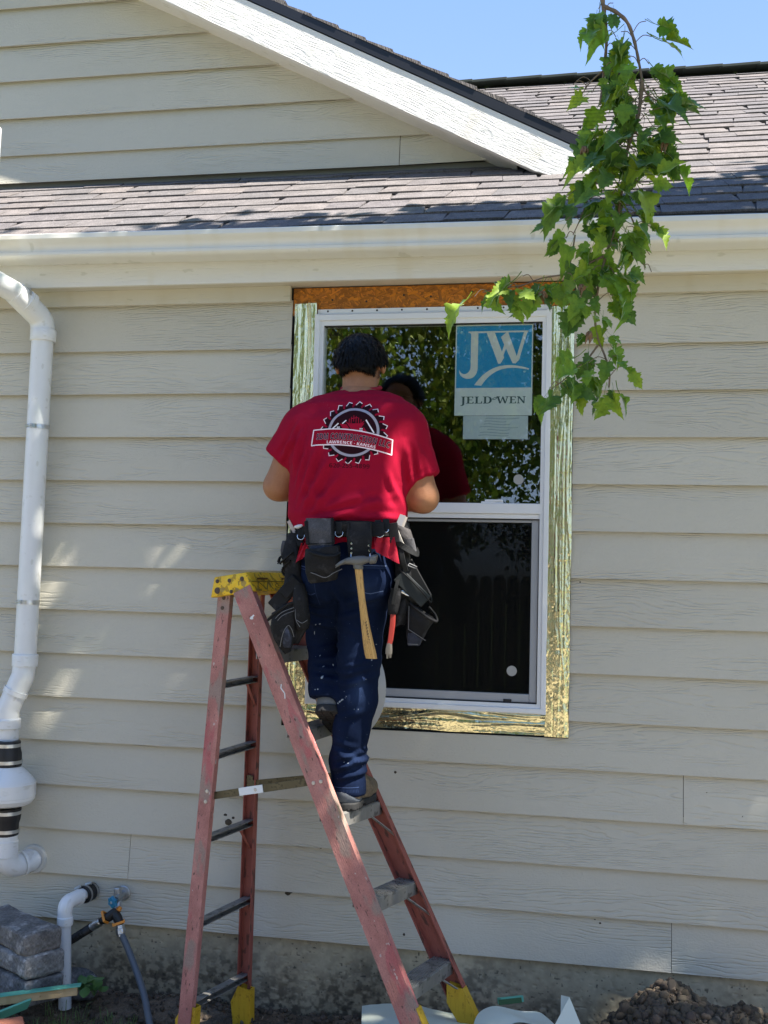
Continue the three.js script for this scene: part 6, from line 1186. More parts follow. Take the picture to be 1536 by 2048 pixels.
  // hair
  const hairF = (() => {
    const cap = ellSdf(q(0, 0.014, 0.008), 0.0895, 0.090, 0.104), low = ellSdf(q(0, -0.026, 0.042), 0.069, 0.074, 0.062), head2 = ellSdf(q(0, 0.02, 0.004), 0.077, 0.093, 0.093);
    return (x, y, z) => {
      const X = x - h.x, Y = y - h.y, Z = z - h.z;
      let d = smin(cap(x, y, z), low(x, y, z), 0.02);
      d = smax(d, -(Y + 0.050 - 0.010 * Math.cos(X * 42) - 0.006 * noise3(X * 300, 1, 1, 3)), 0.006);                         // neckline
      d = smax(d, -(Z + 0.052 + 0.5 * Math.max(0, Y - 0.03) - 0.3 * Math.max(0, 0.03 - Y)), 0.012);   // face side
      d = smax(d, -Math.max(0.060 - Math.abs(X), Y - 0.006 + 0.25 * (Z - 0.02)), 0.010);
      return d - 0.0015;
    };
  })();
  let hg = nets(hairF, q(-0.115, -0.11, -0.13), q(0.115, 0.16, 0.135), 0.0045);
  hg = displace(hg, (x, y, z) => { const X = x - h.x, Z = z - h.z, a = Math.atan2(X, Z), top = sstep(-0.03, 0.05, y - h.y); return (0.003 + 0.0045 * top) * (fbm3(a * 26, (y - h.y) * 16 + 3 * a, 2, 21) - 0.5) + 0.003 * top * (noise3(a * 44, (y - h.y) * 20, Z * 30, 23) - 0.5); });
  const hairM = P({ color: lin(0.004, 0.0035, 0.0035), roughness: 0.45, specularIntensity: 0.35 });
  const hair = part('hair', [hg], hairM, person);
  // locks: short tapered strands that break the outline
  reseed(88);
  const pos = [], P0 = hg.attributes.position, N0 = hg.attributes.normal;
  for (let i = 0; i < 9000; i++) {
    const k = Math.floor(rnd() * P0.count), p = v().fromBufferAttribute(P0, k), n = v().fromBufferAttribute(N0, k), Y = p.y - h.y;
    if (n.dot(p.clone().sub(h)) < 0) continue;
    const short = sstep(0.01, -0.05, Y), L = mix(rr(0.018, 0.038), rr(0.005, 0.011), short), dn = v(rr(-0.3, 0.3), -0.85 + 0.5 * sstep(0.06, 0.11, Y), rr(-0.2, 0.3)).addScaledVector(n, mix(0.28, 0.4, short)).normalize();
    const w = n.clone().cross(dn).normalize().multiplyScalar(mix(0.0026, 0.0011, short) * rr(0.5, 1.3)), m = p.clone().addScaledVector(dn, L * 0.55).addScaledVector(n, 0.002), e = p.clone().addScaledVector(dn, L).addScaledVector(n, -0.002);
    p.addScaledVector(n, -0.001);
    const a = p.clone().sub(w), b = p.clone().add(w), c = m.clone().sub(w), d = m.clone().add(w);
    for (const t of [a, b, d, a, d, c, c, d, e]) pos.push(t.x, t.y, t.z);
  }
  part('strands', [rawGeo(pos, null)], hairM, hair).userData.kind = 'stuff';
}
// ---- work boots
const bootM = P({ color: lin(1.1, 0.82, 0.5), roughness: 0.8, map: rep(stoneTex, 3, 3), bumpMap: rep(stoneBump, 8, 8), bumpScale: 0.002 });
const soleM = S({ color: lin(0.018, 0.018, 0.018), roughness: 0.8 }), heelM = S({ color: lin(0.11, 0.125, 0.145), roughness: 0.7 }), trimBootM = S({ color: lin(0.30, 0.27, 0.22), roughness: 0.8 });
function boot(heel, fwd, up, name, label) {   // heel: bottom rear of the sole
  const side = fwd.clone().cross(up).normalize(), o = (a, s, u) => heel.clone().addScaledVector(fwd, a).addScaledVector(side, s).addScaledVector(up, u);
  const inv = (x, y, z) => { const d = v(x, y, z).sub(heel); return [d.dot(fwd), d.dot(side), d.dot(up)]; };
  const a = [coneSdf(o(0.05, 0, 0.06), o(0.055, 0, 0.14), 0.050, 0.052), coneSdf(o(0.05, 0, 0.055), o(0.16, 0.004, 0.052), 0.044, 0.042), coneSdf(o(0.16, 0.004, 0.05), o(0.232, 0.006, 0.045), 0.046, 0.037), coneSdf(o(0.07, 0, 0.11), o(0.15, 0, 0.07), 0.044, 0.038)];
  const lo = heel.clone().add(v(-0.2, -0.14, -0.38)), hi = heel.clone().add(v(0.28, 0.26, 0.16));
  const g1 = nets((x, y, z) => { let d = 9; for (const s of a) d = smin(d, s(x, y, z), 0.02); const [A, B, U] = inv(x, y, z); return smax(smax(d, 0.022 - U, 0.004), U - 0.17, 0.006) + 0.004 * (fbm3(A * 40, B * 40, U * 40, 3) - 0.5); }, lo, hi, 0.006);
  const b = part(name, [boxUV(g1)], bootM, person, label);
  const width = (A) => (A < 0.09 ? 0.046 : A < 0.14 ? mix(0.046, 0.048, (A - 0.09) / 0.05) : 0.047) * Math.sqrt(clamp(1 - Math.max(0, (A - 0.19) / 0.082) ** 2.2)) * Math.sqrt(clamp(1 - Math.max(0, (0.035 - A) / 0.036) ** 2.2));
  const sole = nets((x, y, z) => { const [A, B, U] = inv(x, y, z); let d = Math.max(Math.abs(B) - width(clamp(A, 0, 0.272)), -A, A - 0.272) * 0.8; const lug = A < 0.085 || A > 0.115 ? 0 : 0.011; d = smax(d, Math.max(U - 0.027, lug - U), 0.004); const gr = Math.min(Math.abs(((A * 1000) % 21) - 10.5) / 1000 - 0.002, Math.abs(Math.abs(B) - 0.016) - 0.0016); if (U < 0.006) d = Math.max(d, -gr); return d; }, lo, hi, 0.0042);
  part('sole', [boxUV(sole)], soleM, b);
  const heelCap = nets((x, y, z) => { let d = 9; for (const s of a) d = smin(d, s(x, y, z), 0.02); const [A, B, U] = inv(x, y, z); return smax(smax(d - 0.0025, 0.024 - U, 0.003), Math.max(U - (0.075 - 0.0 * A) + 14 * B * B * 1.2, A - 0.075), 0.004); }, lo, hi, 0.005);
  part('heel_counter', [boxUV(heelCap)], heelM, b);
  const band = nets((x, y, z) => { let d = 9; for (const s of a) d = smin(d, s(x, y, z), 0.02); const [A, B, U] = inv(x, y, z); return smax(smax(d - 0.0018, Math.abs(U - 0.098 + 14 * B * B) - 0.016, 0.003), A - 0.07, 0.004); }, lo, hi, 0.005);
  part('ankle_band', [boxUV(band)], trimBootM, b);
  const top = []; for (let i = 0; i <= 24; i++) { const t = i / 24 * 6.2832; top.push(o(0.055 + 0.05 * Math.cos(t), 0.05 * Math.sin(t), 0.166)); }
  part('padded_collar', [sweep(top, 0.009, 8, false)], trimBootM, b);
}
{
  const up = v(0, 1, 0), f1 = v(0.30, 0, -0.954).normalize();
  const s3 = STEPS[2][0].clone().lerp(STEPS[2][1], 0.06), s4 = STEPS[3][0].clone().lerp(STEPS[3][1], 0.9);
  f1.set(0.16, 0, -0.987).normalize(); const heelR = J(696, 1600, 0.424).addScaledVector(f1, -0.058); heelR.y = STEPS[2][0].clone().lerp(STEPS[2][1], 0.25).y + 0.003;
  boot(heelR, f1, up, 'boot', 'tan work boot standing on the ladder step');
  const f2 = v(0.08, -0.46, -0.88).normalize(), u2 = v(0.0, 0.88, -0.46).normalize(); u2.addScaledVector(f2, -u2.dot(f2)).normalize();
  boot(J(650, 1422, 0.500), f2, u2, 'boot', 'work boot with its heel raised, black lugged sole showing');
}
// ---------------------------------------------------------------- tool belt, pouches and what hangs in them
const nylonTex = colorTex(256, 256, (a, b) => { const n = fbm(a, b, 6, 6, 4, 901), f = pnoise(a * 128, b * 128, 128, 128, 902), d = sstep(0.6, 0.75, fbm(a, b, 9, 9, 4, 903)); const k = 0.125 + 0.06 * (n - 0.5) + 0.04 * (f - 0.5) + 0.06 * d; return [k, k, k * 1.05]; });
const weave2 = grayTex(128, 128, (a, b) => 0.5 + 0.5 * Math.sin(a * 40 * 6.283) * Math.sin(b * 40 * 6.283));
const nylonM = P({ specularIntensity: 0.35, map: rep(nylonTex, 4, 4), roughness: 0.72, bumpMap: rep(weave2, 10, 10), bumpScale: 0.0008 });
const nylonGreyM = P({ specularIntensity: 0.4, color: lin(5.2, 5.1, 5.0), map: rep(nylonTex, 4, 4), roughness: 0.8, bumpMap: rep(weave2, 10, 10), bumpScale: 0.0008 });
const nylonBlueM = P({ specularIntensity: 0.4, color: lin(2.4, 2.7, 3.6), map: rep(nylonTex, 4, 4), roughness: 0.8, bumpMap: rep(weave2, 10, 10), bumpScale: 0.0008 });
const webM = P({ specularIntensity: 0.5, color: lin(0.010, 0.0105, 0.011), roughness: 0.6, bumpMap: rep(weave2, 12, 12), bumpScale: 0.0008 });
const pipingM = S({ color: lin(0.16, 0.16, 0.165), roughness: 0.6 });
const chromeM = S({ color: lin(0.75, 0.75, 0.76), metalness: 1, roughness: 0.22 });

const belt = thing('tool_belt', 'black padded tool belt with hanging pouches worn round the waist over red shirt', 'tool belt');
const BC = J(700, 1060, 0.445), BA = 0.2035, BB = 0.158;
const bpt = (ang, r = 0, y = 0) => BC.clone().add(v(Math.cos(ang) * (BA + r), y + 0.006 * Math.cos(ang), Math.sin(ang) * (BB + r)));   // ang 90 degrees: the back
{
  const rings = []; const n = 64;
  const sec = (r0, r1, h0, h1) => { const pos = [], idx = []; for (let i = 0; i <= n; i++) { const a = i / n * 6.28319, c = [bpt(a, r0, h0), bpt(a, r1, h0 + 0.003), bpt(a, r1 + 0.001, (h0 + h1) / 2), bpt(a, r1, h1 - 0.003), bpt(a, r0, h1)]; c.forEach((p) => pos.push(p.x, p.y, p.z)); if (i) for (let k = 0; k < 5; k++) { const A = (i - 1) * 5 + k, B = (i - 1) * 5 + (k + 1) % 5; idx.push(A, A + 5, B, B, A + 5, B + 5); } } return toCreasedNormals(rawGeo(pos, null, idx).toNonIndexed(), 0.6); };
  part('belt_band', [boxUV(sec(-0.004, 0.006, -0.030, 0.026))], webM, belt);
  part('belt_web', [boxUV(sec(0.004, 0.009, -0.015, 0.012))], nylonM, belt);
}
// a soft pouch: sections [centre, half width, half depth], hung from top to bottom; open tops get a rim and a hollow
function pouch(secs, U, W, m, p = 3.2, hollow = 0.02) {
  const rings = [];
  if (hollow) { const s = secs[0]; const dn = secs[1][0].clone().sub(s[0]).normalize(); rings.push(ring(s[0].clone().addScaledVector(dn, hollow), U, W, s[1] * 0.86, s[2] * 0.72, 28, p), ring(s[0].clone().addScaledVector(dn, 0.003), U, W, s[1] * 0.9, s[2] * 0.78, 28, p), ring(s[0].clone().addScaledVector(dn, -0.001), U, W, s[1] * 0.96, s[2] * 0.9, 28, p)); }
  const N = 5; for (let i = 0; i + 1 < secs.length; i++) for (let k = i ? 1 : 0; k <= N; k++) { const t = k / N, A = secs[i], B = secs[i + 1]; rings.push(ring(A[0].clone().lerp(B[0], t), U, W, mix(A[1], B[1], t), mix(A[2], B[2], t), 28, p)); }
  const l = secs[secs.length - 1], dn = l[0].clone().sub(secs[secs.length - 2][0]).normalize(); rings.push(ring(l[0].clone().addScaledVector(dn, 0.006), U, W, l[1] * 0.85, l[2] * 0.75, 28, p));
  let g = loft(rings, true, false); g = mergeVertices(g); g.computeVertexNormals();
  g = displace(g, (x, y, z) => 0.006 * (fbm3(x * 26, y * 20, z * 26, 31) - 0.5) + 0.003 * (fbm3(x * 70, y * 60, z * 70, 32) - 0.5));
  return boxUV(toCreasedNormals(g.toNonIndexed(), 1.0));
}
const E = v(1, 0, 0), F3 = v(0, 0, 1);
const piping = (pts, r = 0.0016) => sweep(pts, r, 6);
const strap = (pts, w, side, th = 0.004) => { const g = []; for (let i = 0; i + 1 < pts.length; i++) { const t = pts[i + 1].clone().sub(pts[i]).normalize().multiplyScalar(0.002); g.push(bar(pts[i].clone().sub(t), pts[i + 1].clone().add(t), w, th, side, 0.001)); } return g; };
// -- back left: grey flap over a wide pocket
{
  const t = group('pouch', belt); const z = 0.635;
  part('flap', [pouch([[J(639, 1037, z), 0.047, 0.008], [J(639, 1060, z + 0.004), 0.048, 0.011], [J(641, 1088, z + 0.006), 0.047, 0.009]], E, F3, nylonGreyM, 5, 0)], nylonGreyM, t, 'grey upper flap');
  part('flap_edge', [bar(J(613, 1042, z + 0.004), J(617, 1090, z + 0.012), 0.012, 0.026, E, 0.004), bar(J(665, 1036, z + 0.004), J(667, 1086, z + 0.012), 0.007, 0.022, E, 0.003)], nylonM, t);
  const pk = [[J(645, 1096, z + 0.012), 0.058, 0.026], [J(645, 1112, z + 0.012), 0.060, 0.030], [J(645, 1140, z + 0.006), 0.058, 0.027], [J(646, 1160, z - 0.004), 0.050, 0.016]];
  part('pocket', [pouch(pk, v(0.98, 0.14, 0).normalize(), F3, nylonM, 3.4, 0.03)], nylonM, t);
  part('pocket_lining', [pouch([[J(646, 1092, z + 0.004), 0.048, 0.012], [J(648, 1118, z + 0.012), 0.044, 0.012]], E, F3, nylonBlueM, 3, 0)], nylonBlueM, t, 'blue-grey lining');
  part('rim_band', [piping([J(613, 1100, z + 0.026), J(628, 1107, z + 0.044), J(650, 1113, z + 0.047), J(670, 1112, z + 0.038), J(680, 1106, z + 0.024)], 0.006)], nylonM, t);
  part('piping', [piping(spline([J(612, 1142, z + 0.018), J(630, 1148, z + 0.034), J(651, 1155, z + 0.036), J(667, 1146, z + 0.034), J(684, 1138, z + 0.02)], 20), 0.0013)], pipingM, t);
  part('flap_edge', [bar(J(616, 1088, z + 0.014), J(668, 1086, z + 0.014), 0.005, 0.006, v(0, 1, 0), 0.002)], webM, t);
}
// -- centre: hammer holder with rivets
{
  const t = group('hammer_holder', belt); const z = 0.632;
  part('holder_panel', [pouch([[J(719, 1044, z), 0.042, 0.008], [J(718, 1075, z + 0.008), 0.043, 0.010], [J(719, 1104, z + 0.008), 0.039, 0.009], [J(719, 1118, z + 0.004), 0.036, 0.007]], E, F3, nylonM, 5, 0)], nylonM, t);
  for (const [a, b] of [[697, 699], [741, 740]]) part('edge_band', [bar(J(a, 1046, z + 0.010), J(b, 1102, z + 0.016), 0.006, 0.008, E, 0.002)], webM, t);
  for (const [x, y] of [[703, 1087], [703, 1097], [738, 1091], [739, 1101], [703, 1106]]) part('rivet', [turned(J(x, y, z + 0.016), F3, [[0, 0.0042], [0.002, 0.0035], [0.003, 0.0001]], 10)], chromeM, t);
  part('wire_loop', [sweep(spline([J(702, 1108, z + 0.014), J(704, 1122, z + 0.035), J(722, 1128, z + 0.05), J(738, 1122, z + 0.035), J(740, 1108, z + 0.014)], 24), 0.0028, 8)], chromeM, t);
}
// -- rings and loops along the belt
for (const [px, py, z, r] of [[678, 1066, 0.632, 0.0135], [602, 1072, 0.575, 0.0125], [760, 1066, 0.622, 0.0145], [756, 1062, 0.622, 0.008], [772, 1060, 0.612, 0.008]]) {
  const c = J(px, py, z), pts = []; for (let i = 0; i <= 20; i++) { const a = mix(-0.3, Math.PI + 0.3, i / 20); pts.push(c.clone().add(v(Math.cos(a) * r, -Math.sin(a) * r, 0.004 * Math.sin(a)))); }
  part('d_ring', [sweep(pts, 0.0017, 8)], chromeM, belt);
  part('ring_tab', [bar(J(px, py - 22, z - 0.008), J(px, py + 2, z - 0.002), 0.022, 0.006, E, 0.002)], webM, belt);
}
for (const [a, b, w] of [[J(596, 1060, 0.56), J(602, 1092, 0.575), 0.022], [J(621, 1052, 0.60), J(620, 1096, 0.612), 0.012], [J(785, 1046, 0.585), J(790, 1086, 0.59), 0.034], [J(752, 1046, 0.62), J(756, 1072, 0.625), 0.05]]) part('belt_loop', [bar(a, b, w, 0.009, E, 0.003)], nylonM, belt);

// -- the large left bag
{
  const t = group('pouch', belt); const z = 0.555;
  const dia = v(0.80, 0.60, 0).normalize();
  part('small_pocket', [pouch([[J(573, 1082, z - 0.02), 0.012, 0.02], [J(571, 1100, z - 0.02), 0.014, 0.022], [J(570, 1114, z - 0.02), 0.011, 0.018]], E, F3, nylonGreyM, 3, 0.01)], nylonGreyM, t);
  part('bag_panel', [pouch([[J(588, 1066, z - 0.005), 0.020, 0.014], [J(583, 1110, z), 0.034, 0.022], [J(588, 1150, z), 0.030, 0.026], [J(592, 1185, z + 0.004), 0.044, 0.03]], E, F3, nylonM, 3, 0)], nylonM, t);
  part('web_loop', strap(spline([J(586, 1104, z + 0.03), J(572, 1116, z + 0.036), J(559, 1126, z + 0.02), J(560, 1116, z), J(570, 1108, z)], 14), 0.017, F3), webM, t);
  part('web_loop', strap(spline([J(580, 1122, z + 0.03), J(566, 1136, z + 0.02), J(566, 1146, z + 0.01), J(574, 1156, z + 0.01)], 10), 0.016, F3), webM, t);
  // broad upper flap running down to the left
  part('flap', [bar(J(596, 1158, z + 0.034), J(546, 1216, z + 0.022), 0.052, 0.012, v(0.75, -0.66, 0), 0.005), bar(J(594, 1158, z + 0.040), J(566, 1190, z + 0.038), 0.040, 0.010, v(0.75, -0.66, 0), 0.004)], nylonM, t);
  // left pouch: slanted mouth, bottom drawn to a point
  part('pocket', [pouch([[J(573, 1212, z + 0.004), 0.056, 0.034], [J(571, 1238, z + 0.006), 0.057, 0.042], [J(573, 1266, z + 0.004), 0.045, 0.038], [J(575, 1288, z), 0.030, 0.026], [J(576, 1302, z), 0.014, 0.014]], v(0.88, 0.47, 0).normalize(), F3, nylonM, 3.0, 0.03)], nylonM, t);
  part('rim_band', [piping(spline([J(536, 1240, z + 0.02), J(556, 1222, z + 0.045), J(578, 1208, z + 0.048), J(592, 1204, z + 0.04)], 20), 0.005)], webM, t);
  part('piping', [piping(spline([J(560, 1294, z + 0.030), J(564, 1274, z + 0.042), J(570, 1258, z + 0.047), J(577, 1251, z + 0.046), J(583, 1258, z + 0.042), J(588, 1274, z + 0.03)], 24), 0.0012)], pipingM, t);
  part('reinforcement', [pouch([[J(576, 1254, z + 0.028), 0.008, 0.016], [J(575, 1272, z + 0.022), 0.019, 0.02], [J(574, 1292, z + 0.012), 0.016, 0.015]], E, F3, nylonBlueM, 2.6, 0)], nylonBlueM, t);
  part('piping', [piping(spline([J(541, 1250, z + 0.03), J(562, 1226, z + 0.05), J(590, 1214, z + 0.045)], 20), 0.0012), piping(spline([J(545, 1256, z + 0.033), J(564, 1232, z + 0.052), J(592, 1220, z + 0.045)], 20), 0.001)], pipingM, t);
  // right pouch, rounded
  part('pocket', [pouch([[J(598, 1168, z + 0.02), 0.020, 0.024], [J(601, 1200, z + 0.024), 0.025, 0.03], [J(605, 1236, z + 0.022), 0.026, 0.03], [J(606, 1256, z + 0.018), 0.020, 0.022]], v(0.99, 0.08, 0).normalize(), F3, nylonM, 2.6, 0.02)], nylonM, t);
  part('piping', [piping(spline([J(590, 1176, z + 0.045), J(591, 1210, z + 0.05), J(592, 1240, z + 0.046), J(600, 1254, z + 0.045)], 18), 0.0011), piping(spline([J(593, 1240, z + 0.05), J(604, 1246, z + 0.054), J(615, 1240, z + 0.046)], 12), 0.0011)], pipingM, t);
  part('pocket', [pouch([[J(604, 1224, z - 0.02), 0.022, 0.03], [J(600, 1258, z - 0.02), 0.022, 0.028], [J(592, 1284, z - 0.02), 0.012, 0.014]], E, F3, nylonM, 2.6, 0)], nylonM, t);
}
// -- the right bag with its open trays
{
  const t = group('pouch', belt); const z = 0.52;
  part('side_pocket', [pouch([[J(806, 1054, z + 0.02), 0.026, 0.02], [J(812, 1074, z + 0.024), 0.028, 0.024], [J(818, 1100, z + 0.02), 0.022, 0.022]], v(0.94, -0.34, 0).normalize(), F3, nylonGreyM, 3, 0.012)], S({ color: lin(2.6, 2.3, 2.1), map: rep(nylonTex, 4, 4), roughness: 0.8 }), t);
  part('side_pocket', [pouch([[J(816, 1078, z + 0.03), 0.020, 0.018], [J(823, 1104, z + 0.028), 0.018, 0.016]], v(0.96, 0.1, 0), F3, nylonGreyM, 3, 0.01)], nylonGreyM, t);
  part('trim_strip', strap(spline([J(792, 1054, z + 0.05), J(799, 1072, z + 0.06), J(806, 1088, z + 0.058), J(816, 1096, z + 0.05)], 12), 0.008, F3, 0.008), S({ color: lin(0.30, 0.28, 0.25), roughness: 0.6 }), t);
  part('web_loop', strap(spline([J(793, 1084, z + 0.06), J(808, 1094, z + 0.062), J(824, 1104, z + 0.05), J(834, 1108, z + 0.03), J(836, 1100, z)], 14), 0.020, v(-0.3, 1, 0)), webM, t);
  part('bag_panel', [pouch([[J(803, 1092, z), 0.024, 0.03], [J(806, 1130, z), 0.026, 0.03], [J(808, 1180, z), 0.030, 0.03], [J(802, 1215, z), 0.034, 0.028], [J(798, 1246, z), 0.024, 0.02]], E, F3, nylonM, 3, 0)], nylonM, t);
  part('web_loop', strap(spline([J(802, 1098, z + 0.06), J(806, 1120, z + 0.062), J(812, 1142, z + 0.055)], 10), 0.016, E), webM, t);
  part('buckle', [sweep([J(816, 1131, z + 0.055), J(831, 1137, z + 0.05), J(834, 1134, z + 0.05), J(819, 1127, z + 0.055), J(816, 1131, z + 0.055)], 0.0022, 6)], pipingM, t);
  // upper tray: slanted open mouth, front wall runs down to the right
  const sl = v(0.62, -0.78, 0).normalize();
  const tray = (A, B, hA, hB, dep, zz, m) => {   // open trough from A to B (front wall), with a back wall and a floor
    const dn = v(-0.35, -0.93, 0), q = (p, h, w) => p.clone().addScaledVector(dn, h).add(v(0, 0, w));
    const wall2 = (a, b, ha, hb, w0) => { const pos = []; const c = [q(a, 0, w0), q(b, 0, w0), q(b, hb, w0 - 0.01), q(a, ha, w0 - 0.01)], d = c.map((p) => p.clone().add(v(0, 0, -0.006))); const f = (i, j, k) => pos.push(...i.toArray(), ...j.toArray(), ...k.toArray()); f(c[0], c[2], c[1]); f(c[0], c[3], c[2]); f(d[0], d[1], d[2]); f(d[0], d[2], d[3]); for (let i = 0; i < 4; i++) { const j = (i + 1) % 4; f(c[i], c[j], d[j]); f(c[i], d[j], d[i]); } return rawGeo(pos, null); };
    return boxUV(wall2(A, B, hA, hB, zz));
  };
  part('tray', [pouch([[J(828, 1166, z + 0.012), 0.064, 0.036], [J(822, 1178, z + 0.012), 0.058, 0.034], [J(816, 1192, z + 0.008), 0.040, 0.024]], sl, F3, nylonM, 3.4, 0.022)], P({ specularIntensity: 0.5, color: lin(0.6, 0.75, 0.75), roughness: 0.55, map: rep(nylonTex, 4, 4), bumpMap: rep(weave2, 10, 10), bumpScale: 0.0008 }), t);
  part('front_panel', [bar(J(797, 1150, z + 0.052), J(852, 1204, z + 0.046), 0.050, 0.009, v(0.7, 0.7, 0), 0.004)], P({ specularIntensity: 0.5, color: lin(0.018, 0.022, 0.023), roughness: 0.6, bumpMap: rep(weave2, 10, 10), bumpScale: 0.001 }), t);
  part('tray_back', [bar(J(815, 1122, z - 0.012), J(856, 1196, z - 0.012), 0.034, 0.008, v(0.85, 0.5, 0), 0.004)], webM, t);
  part('rim_band', [piping(spline([J(800, 1140, z + 0.054), J(822, 1160, z + 0.058), J(848, 1188, z + 0.054), J(861, 1204, z + 0.04), J(862, 1194, z + 0.0), J(846, 1164, z - 0.016), J(834, 1140, z - 0.018)], 40), 0.0026)], nylonM, t);
  // lower tray and its pointed reinforced foot
  part('tray', [pouch([[J(846, 1224, z + 0.006), 0.050, 0.034], [J(838, 1238, z + 0.008), 0.046, 0.034], [J(832, 1262, z + 0.004), 0.034, 0.028], [J(826, 1282, z), 0.026, 0.018]], v(0.86, -0.5, 0).normalize(), F3, nylonM, 3.2, 0.02)], nylonM, t);
  part('rim_band', [piping(spline([J(820, 1206, z + 0.04), J(838, 1222, z + 0.046), J(860, 1238, z + 0.042), J(873, 1243, z + 0.026), J(872, 1232, z - 0.006), J(858, 1214, z - 0.02)], 34), 0.0042)], nylonM, t);
  part('piping', [piping([J(816, 1258, z + 0.034), J(830, 1267, z + 0.036), J(851, 1281, z + 0.022)], 0.0011), piping([J(816, 1288, z + 0.022), J(836, 1289, z + 0.02)], 0.0016), piping([J(818, 1212, z + 0.04), J(817, 1258, z + 0.036)], 0.001)], pipingM, t);
  part('reinforcement', [pouch([[J(824, 1266, z + 0.022), 0.012, 0.008], [J(829, 1277, z + 0.018), 0.024, 0.010], [J(828, 1288, z + 0.012), 0.022, 0.008]], E, F3, nylonBlueM, 3, 0)], nylonBlueM, t);
  part('tool_sheath', [pouch([[J(794, 1176, z + 0.04), 0.020, 0.015], [J(789, 1200, z + 0.044), 0.022, 0.016], [J(786, 1226, z + 0.04), 0.015, 0.012]], E, F3, nylonM, 3, 0)], nylonM, t);
  part('web_loop', strap(spline([J(798, 1150, z + 0.05), J(792, 1176, z + 0.06), J(786, 1208, z + 0.06)], 10), 0.012, E), webM, t);
  part('pocket', [pouch([[J(806, 1200, z + 0.02), 0.018, 0.016], [J(802, 1226, z + 0.022), 0.02, 0.016], [J(797, 1248, z + 0.02), 0.012, 0.012]], v(0.9, 0.4, 0).normalize(), F3, nylonM, 3, 0.01)], nylonM, t);
}
// ---- hammer
{
  const t = thing('claw_hammer', 'claw hammer with a worn wooden handle hanging in the back of the tool belt', 'hammer');
  const z = 0.69;
  const woodTex = canvasTex(256, 1024, (c, w, h) => { c.fillStyle = '#c79a55'; c.fillRect(0, 0, w, h); reseed(41); for (let i = 0; i < 260; i++) { c.strokeStyle = `rgba(${rnd() < 0.5 ? '120,80,34' : '226,188,120'},${rr(0.08, 0.3)})`; c.lineWidth = rr(1, 4); const x = rnd() * w; c.beginPath(); c.moveTo(x, 0); c.bezierCurveTo(x + rr(-20, 20), h * 0.3, x + rr(-20, 20), h * 0.7, x + rr(-14, 14), h); c.stroke(); } for (let i = 0; i < 120; i++) { c.fillStyle = `rgba(70,50,30,${rr(0.05, 0.3)})`; c.beginPath(); c.ellipse(rnd() * w, rnd() * h, rr(2, 10), rr(4, 30), 0, 0, 7); c.fill(); } });
  const hp = [[716, 1128, 0.0125, 0.009], [718, 1145, 0.0125, 0.0105], [720, 1165, 0.0118, 0.0105], [724, 1200, 0.0110, 0.0100], [728, 1230, 0.0125, 0.0112], [732, 1258, 0.0148, 0.013], [737, 1288, 0.0178, 0.0145], [741, 1308, 0.0195, 0.0148], [743, 1317, 0.0185, 0.013]];
  const rings = hp.map(([x, y, a, b]) => ring(J(x, y, z - (y - 1128) * 0.00012), E, F3, a, b, 24, 2.4));
  part('handle', [loft(rings, true, 0.9)], S({ map: rep(woodTex, 2, 1), roughness: 0.55 }), t, 'pale wooden handle');
  const zf = (py) => z - (py - 1128) * 0.00012;
  const ink = S({ color: lin(0.05, 0.035, 0.02), roughness: 0.8 });
  const st = []; for (let i = 0; i < 7; i++) { const y = 1246 + i * 6; st.push(bar(J(730 + i * 1.0, y, zf(y) + 0.0133), J(733.5 + i * 1.0, y - 3, zf(y) + 0.0133), 0.0022, 0.0006, v(0, 1, 0), 0), bar(J(730.5 + i * 1.0, y + 2, zf(y) + 0.0133), J(733 + i * 1.0, y + 2.4, zf(y) + 0.0133), 0.0016, 0.0006, v(0, 1, 0), 0)); }
  part('stamp', st, ink, t);
  const steel = S({ color: lin(0.20, 0.195, 0.18), metalness: 0.8, roughness: 0.5, bumpMap: rep(granBump, 20, 20), bumpScale: 0.0008 });
  const U = v(0.2, 0.98, 0).normalize();
  const head = [[672, 1131, 0.003, 0.010], [680, 1126.5, 0.0075, 0.013], [692, 1122, 0.0105, 0.014], [704, 1121, 0.0135, 0.014], [716, 1122, 0.0175, 0.015], [726, 1121, 0.0165, 0.0145], [733, 1120, 0.0115, 0.0115], [740, 1119, 0.0110, 0.0115], [742, 1119, 0.0155, 0.0155], [751, 1118, 0.0158, 0.0158], [753, 1118, 0.0145, 0.0145]];
  part('head', [loft(head.map(([x, y, a, b]) => ring(J(x, y, z + 0.002), U, F3, a, b, 20, 2.6)), true, 0.6)], steel, t, 'grey steel claw head');
  part('claw', [loft([[690, 1122, 0.008, 0.006], [680, 1128, 0.006, 0.005], [671, 1135, 0.002, 0.003]].map(([x, y, a, b]) => ring(J(x, y, z + 0.012), U, F3, a, b, 14, 2.4)), true, 0.6)], steel, t);
  part('collar', [loft([[716, 1130, 0.016, 0.014], [717, 1136, 0.0165, 0.0145], [717.5, 1139, 0.014, 0.012]].map(([x, y, a, b]) => ring(J(x, y, z), E, F3, a, b, 20, 2.2)), true, 0.6)], steel, t);
}
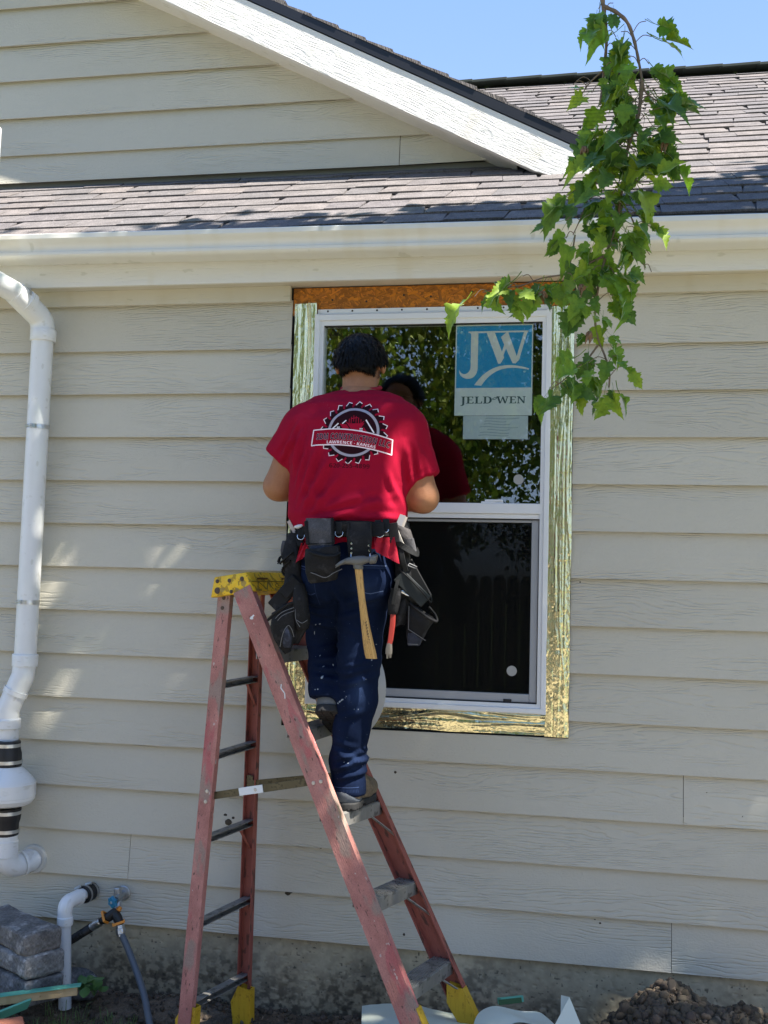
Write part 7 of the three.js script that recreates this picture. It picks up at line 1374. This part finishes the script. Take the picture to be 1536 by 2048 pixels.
// ---- pry bar
{
  const t = thing('pry_bar', 'small red pry bar hanging from the right side of the tool belt', 'pry bar');
  const z = 0.565, red = S({ color: lin(0.36, 0.035, 0.025), roughness: 0.5, map: rep(trimDirt, 4, 6) });
  part('shaft', [loft([[787, 1216, 0.0085, 0.0055], [785, 1250, 0.009, 0.0055], [781, 1280, 0.0088, 0.0055], [779, 1288, 0.008, 0.005]].map(([x, y, a, b]) => ring(J(x, y, z), E, F3, a, b, 16, 5)), true, 0.5)], red, t);
  part('claw', [loft([[779, 1286, 0.0085, 0.0052], [778, 1298, 0.0115, 0.005], [777.5, 1308, 0.0115, 0.0035]].map(([x, y, a, b]) => ring(J(x, y, z), E, F3, a, b, 16, 3)), true, 0.5), loft([[775.5, 1306, 0.0052, 0.0035], [774.5, 1317, 0.0028, 0.0012]].map(([x, y, a, b]) => ring(J(x, y, z), E, F3, a, b, 12, 3)), true, 0.5), loft([[780.5, 1306, 0.0052, 0.0035], [780.5, 1316, 0.0028, 0.0012]].map(([x, y, a, b]) => ring(J(x, y, z), E, F3, a, b, 12, 3)), true, 0.5)], S({ color: lin(0.22, 0.20, 0.17), metalness: 0.6, roughness: 0.55 }), t, 'bare metal claw end');
  const h = thing('cutter', 'curved bright metal tool tip poking out beneath the right pouch', 'hand tool');
  part('blade', [loft([[798, 1181, 0.004, 0.003], [806, 1184, 0.0055, 0.003], [813, 1189, 0.0035, 0.0025], [818, 1192, 0.0008, 0.001]].map(([x, y, a, b]) => ring(J(x, y, 0.566), v(0.3, 0.95, 0).normalize(), F3, a, b, 12, 2.4)), true, 0.5)], chromeM, h);
  const s1 = thing('wood_shim', 'pale wooden shim sticking out of the left pouch', 'shim');
  part('shim', [bar(J(577, 1042, 0.53), J(590, 1066, 0.55), 0.012, 0.004, v(1, 0.4, 0), 0.0008)], S({ color: lin(0.55, 0.43, 0.33), roughness: 0.8 }), s1);
  const s3 = thing('paper_note', 'crumpled white scrap tucked at the left end of the belt', 'paper scrap');
  part('scrap', [loft([[589, 1054, 0.004, 0.004], [597, 1053, 0.007, 0.006], [604, 1051, 0.005, 0.005], [607, 1050, 0.001, 0.002]].map(([x, y, a, b]) => ring(J(x, y, 0.572), v(0, 1, 0), F3, a, b, 10, 2)), true, 0.4)], S({ color: lin(0.72, 0.70, 0.68), roughness: 0.8 }), s3);
  const s2 = thing('putty_knife', 'clear-bladed scraper standing in the right pouch', 'scraper');
  part('blade', [bar(J(806, 1030, 0.535), J(797, 1052, 0.545), 0.022, 0.0018, v(1, 0.35, 0), 0.0006)], S({ color: lin(0.34, 0.32, 0.30), roughness: 0.3, metalness: 0.4 }), s2);
  part('handle', [bar(J(812, 1034, 0.532), J(803, 1058, 0.545), 0.012, 0.005, v(1, 0.35, 0), 0.001)], S({ color: lin(0.28, 0.25, 0.22), roughness: 0.6 }), s2);
  // the pale curved sheet behind the knee
  const sh = thing('plastic_sheet', 'pale grey curved sheet offcut hanging behind the right knee', 'plastic sheet');
  const line = [[750, 1300, 0.05], [766, 1335, 0.07], [772, 1372, 0.08], [768, 1410, 0.07], [756, 1440, 0.05], [738, 1464, 0.03]].map((p) => J(...p)), cv = spline(line, 30);
  part('sheet', [planeGrid(1, 1, 30, 10, (a, b) => { const p = cv[Math.round(a * 30)].clone(), q = J(mix(705, 700, a), mix(1320, 1450, a), 0.10); return p.lerp(q, b).add(v(0, 0, 0.03 * Math.sin(b * 2.2))); })], S({ color: lin(0.42, 0.42, 0.41), roughness: 0.55, side: THREE.DoubleSide }), sh);
}
renderer.render(scene, camera);
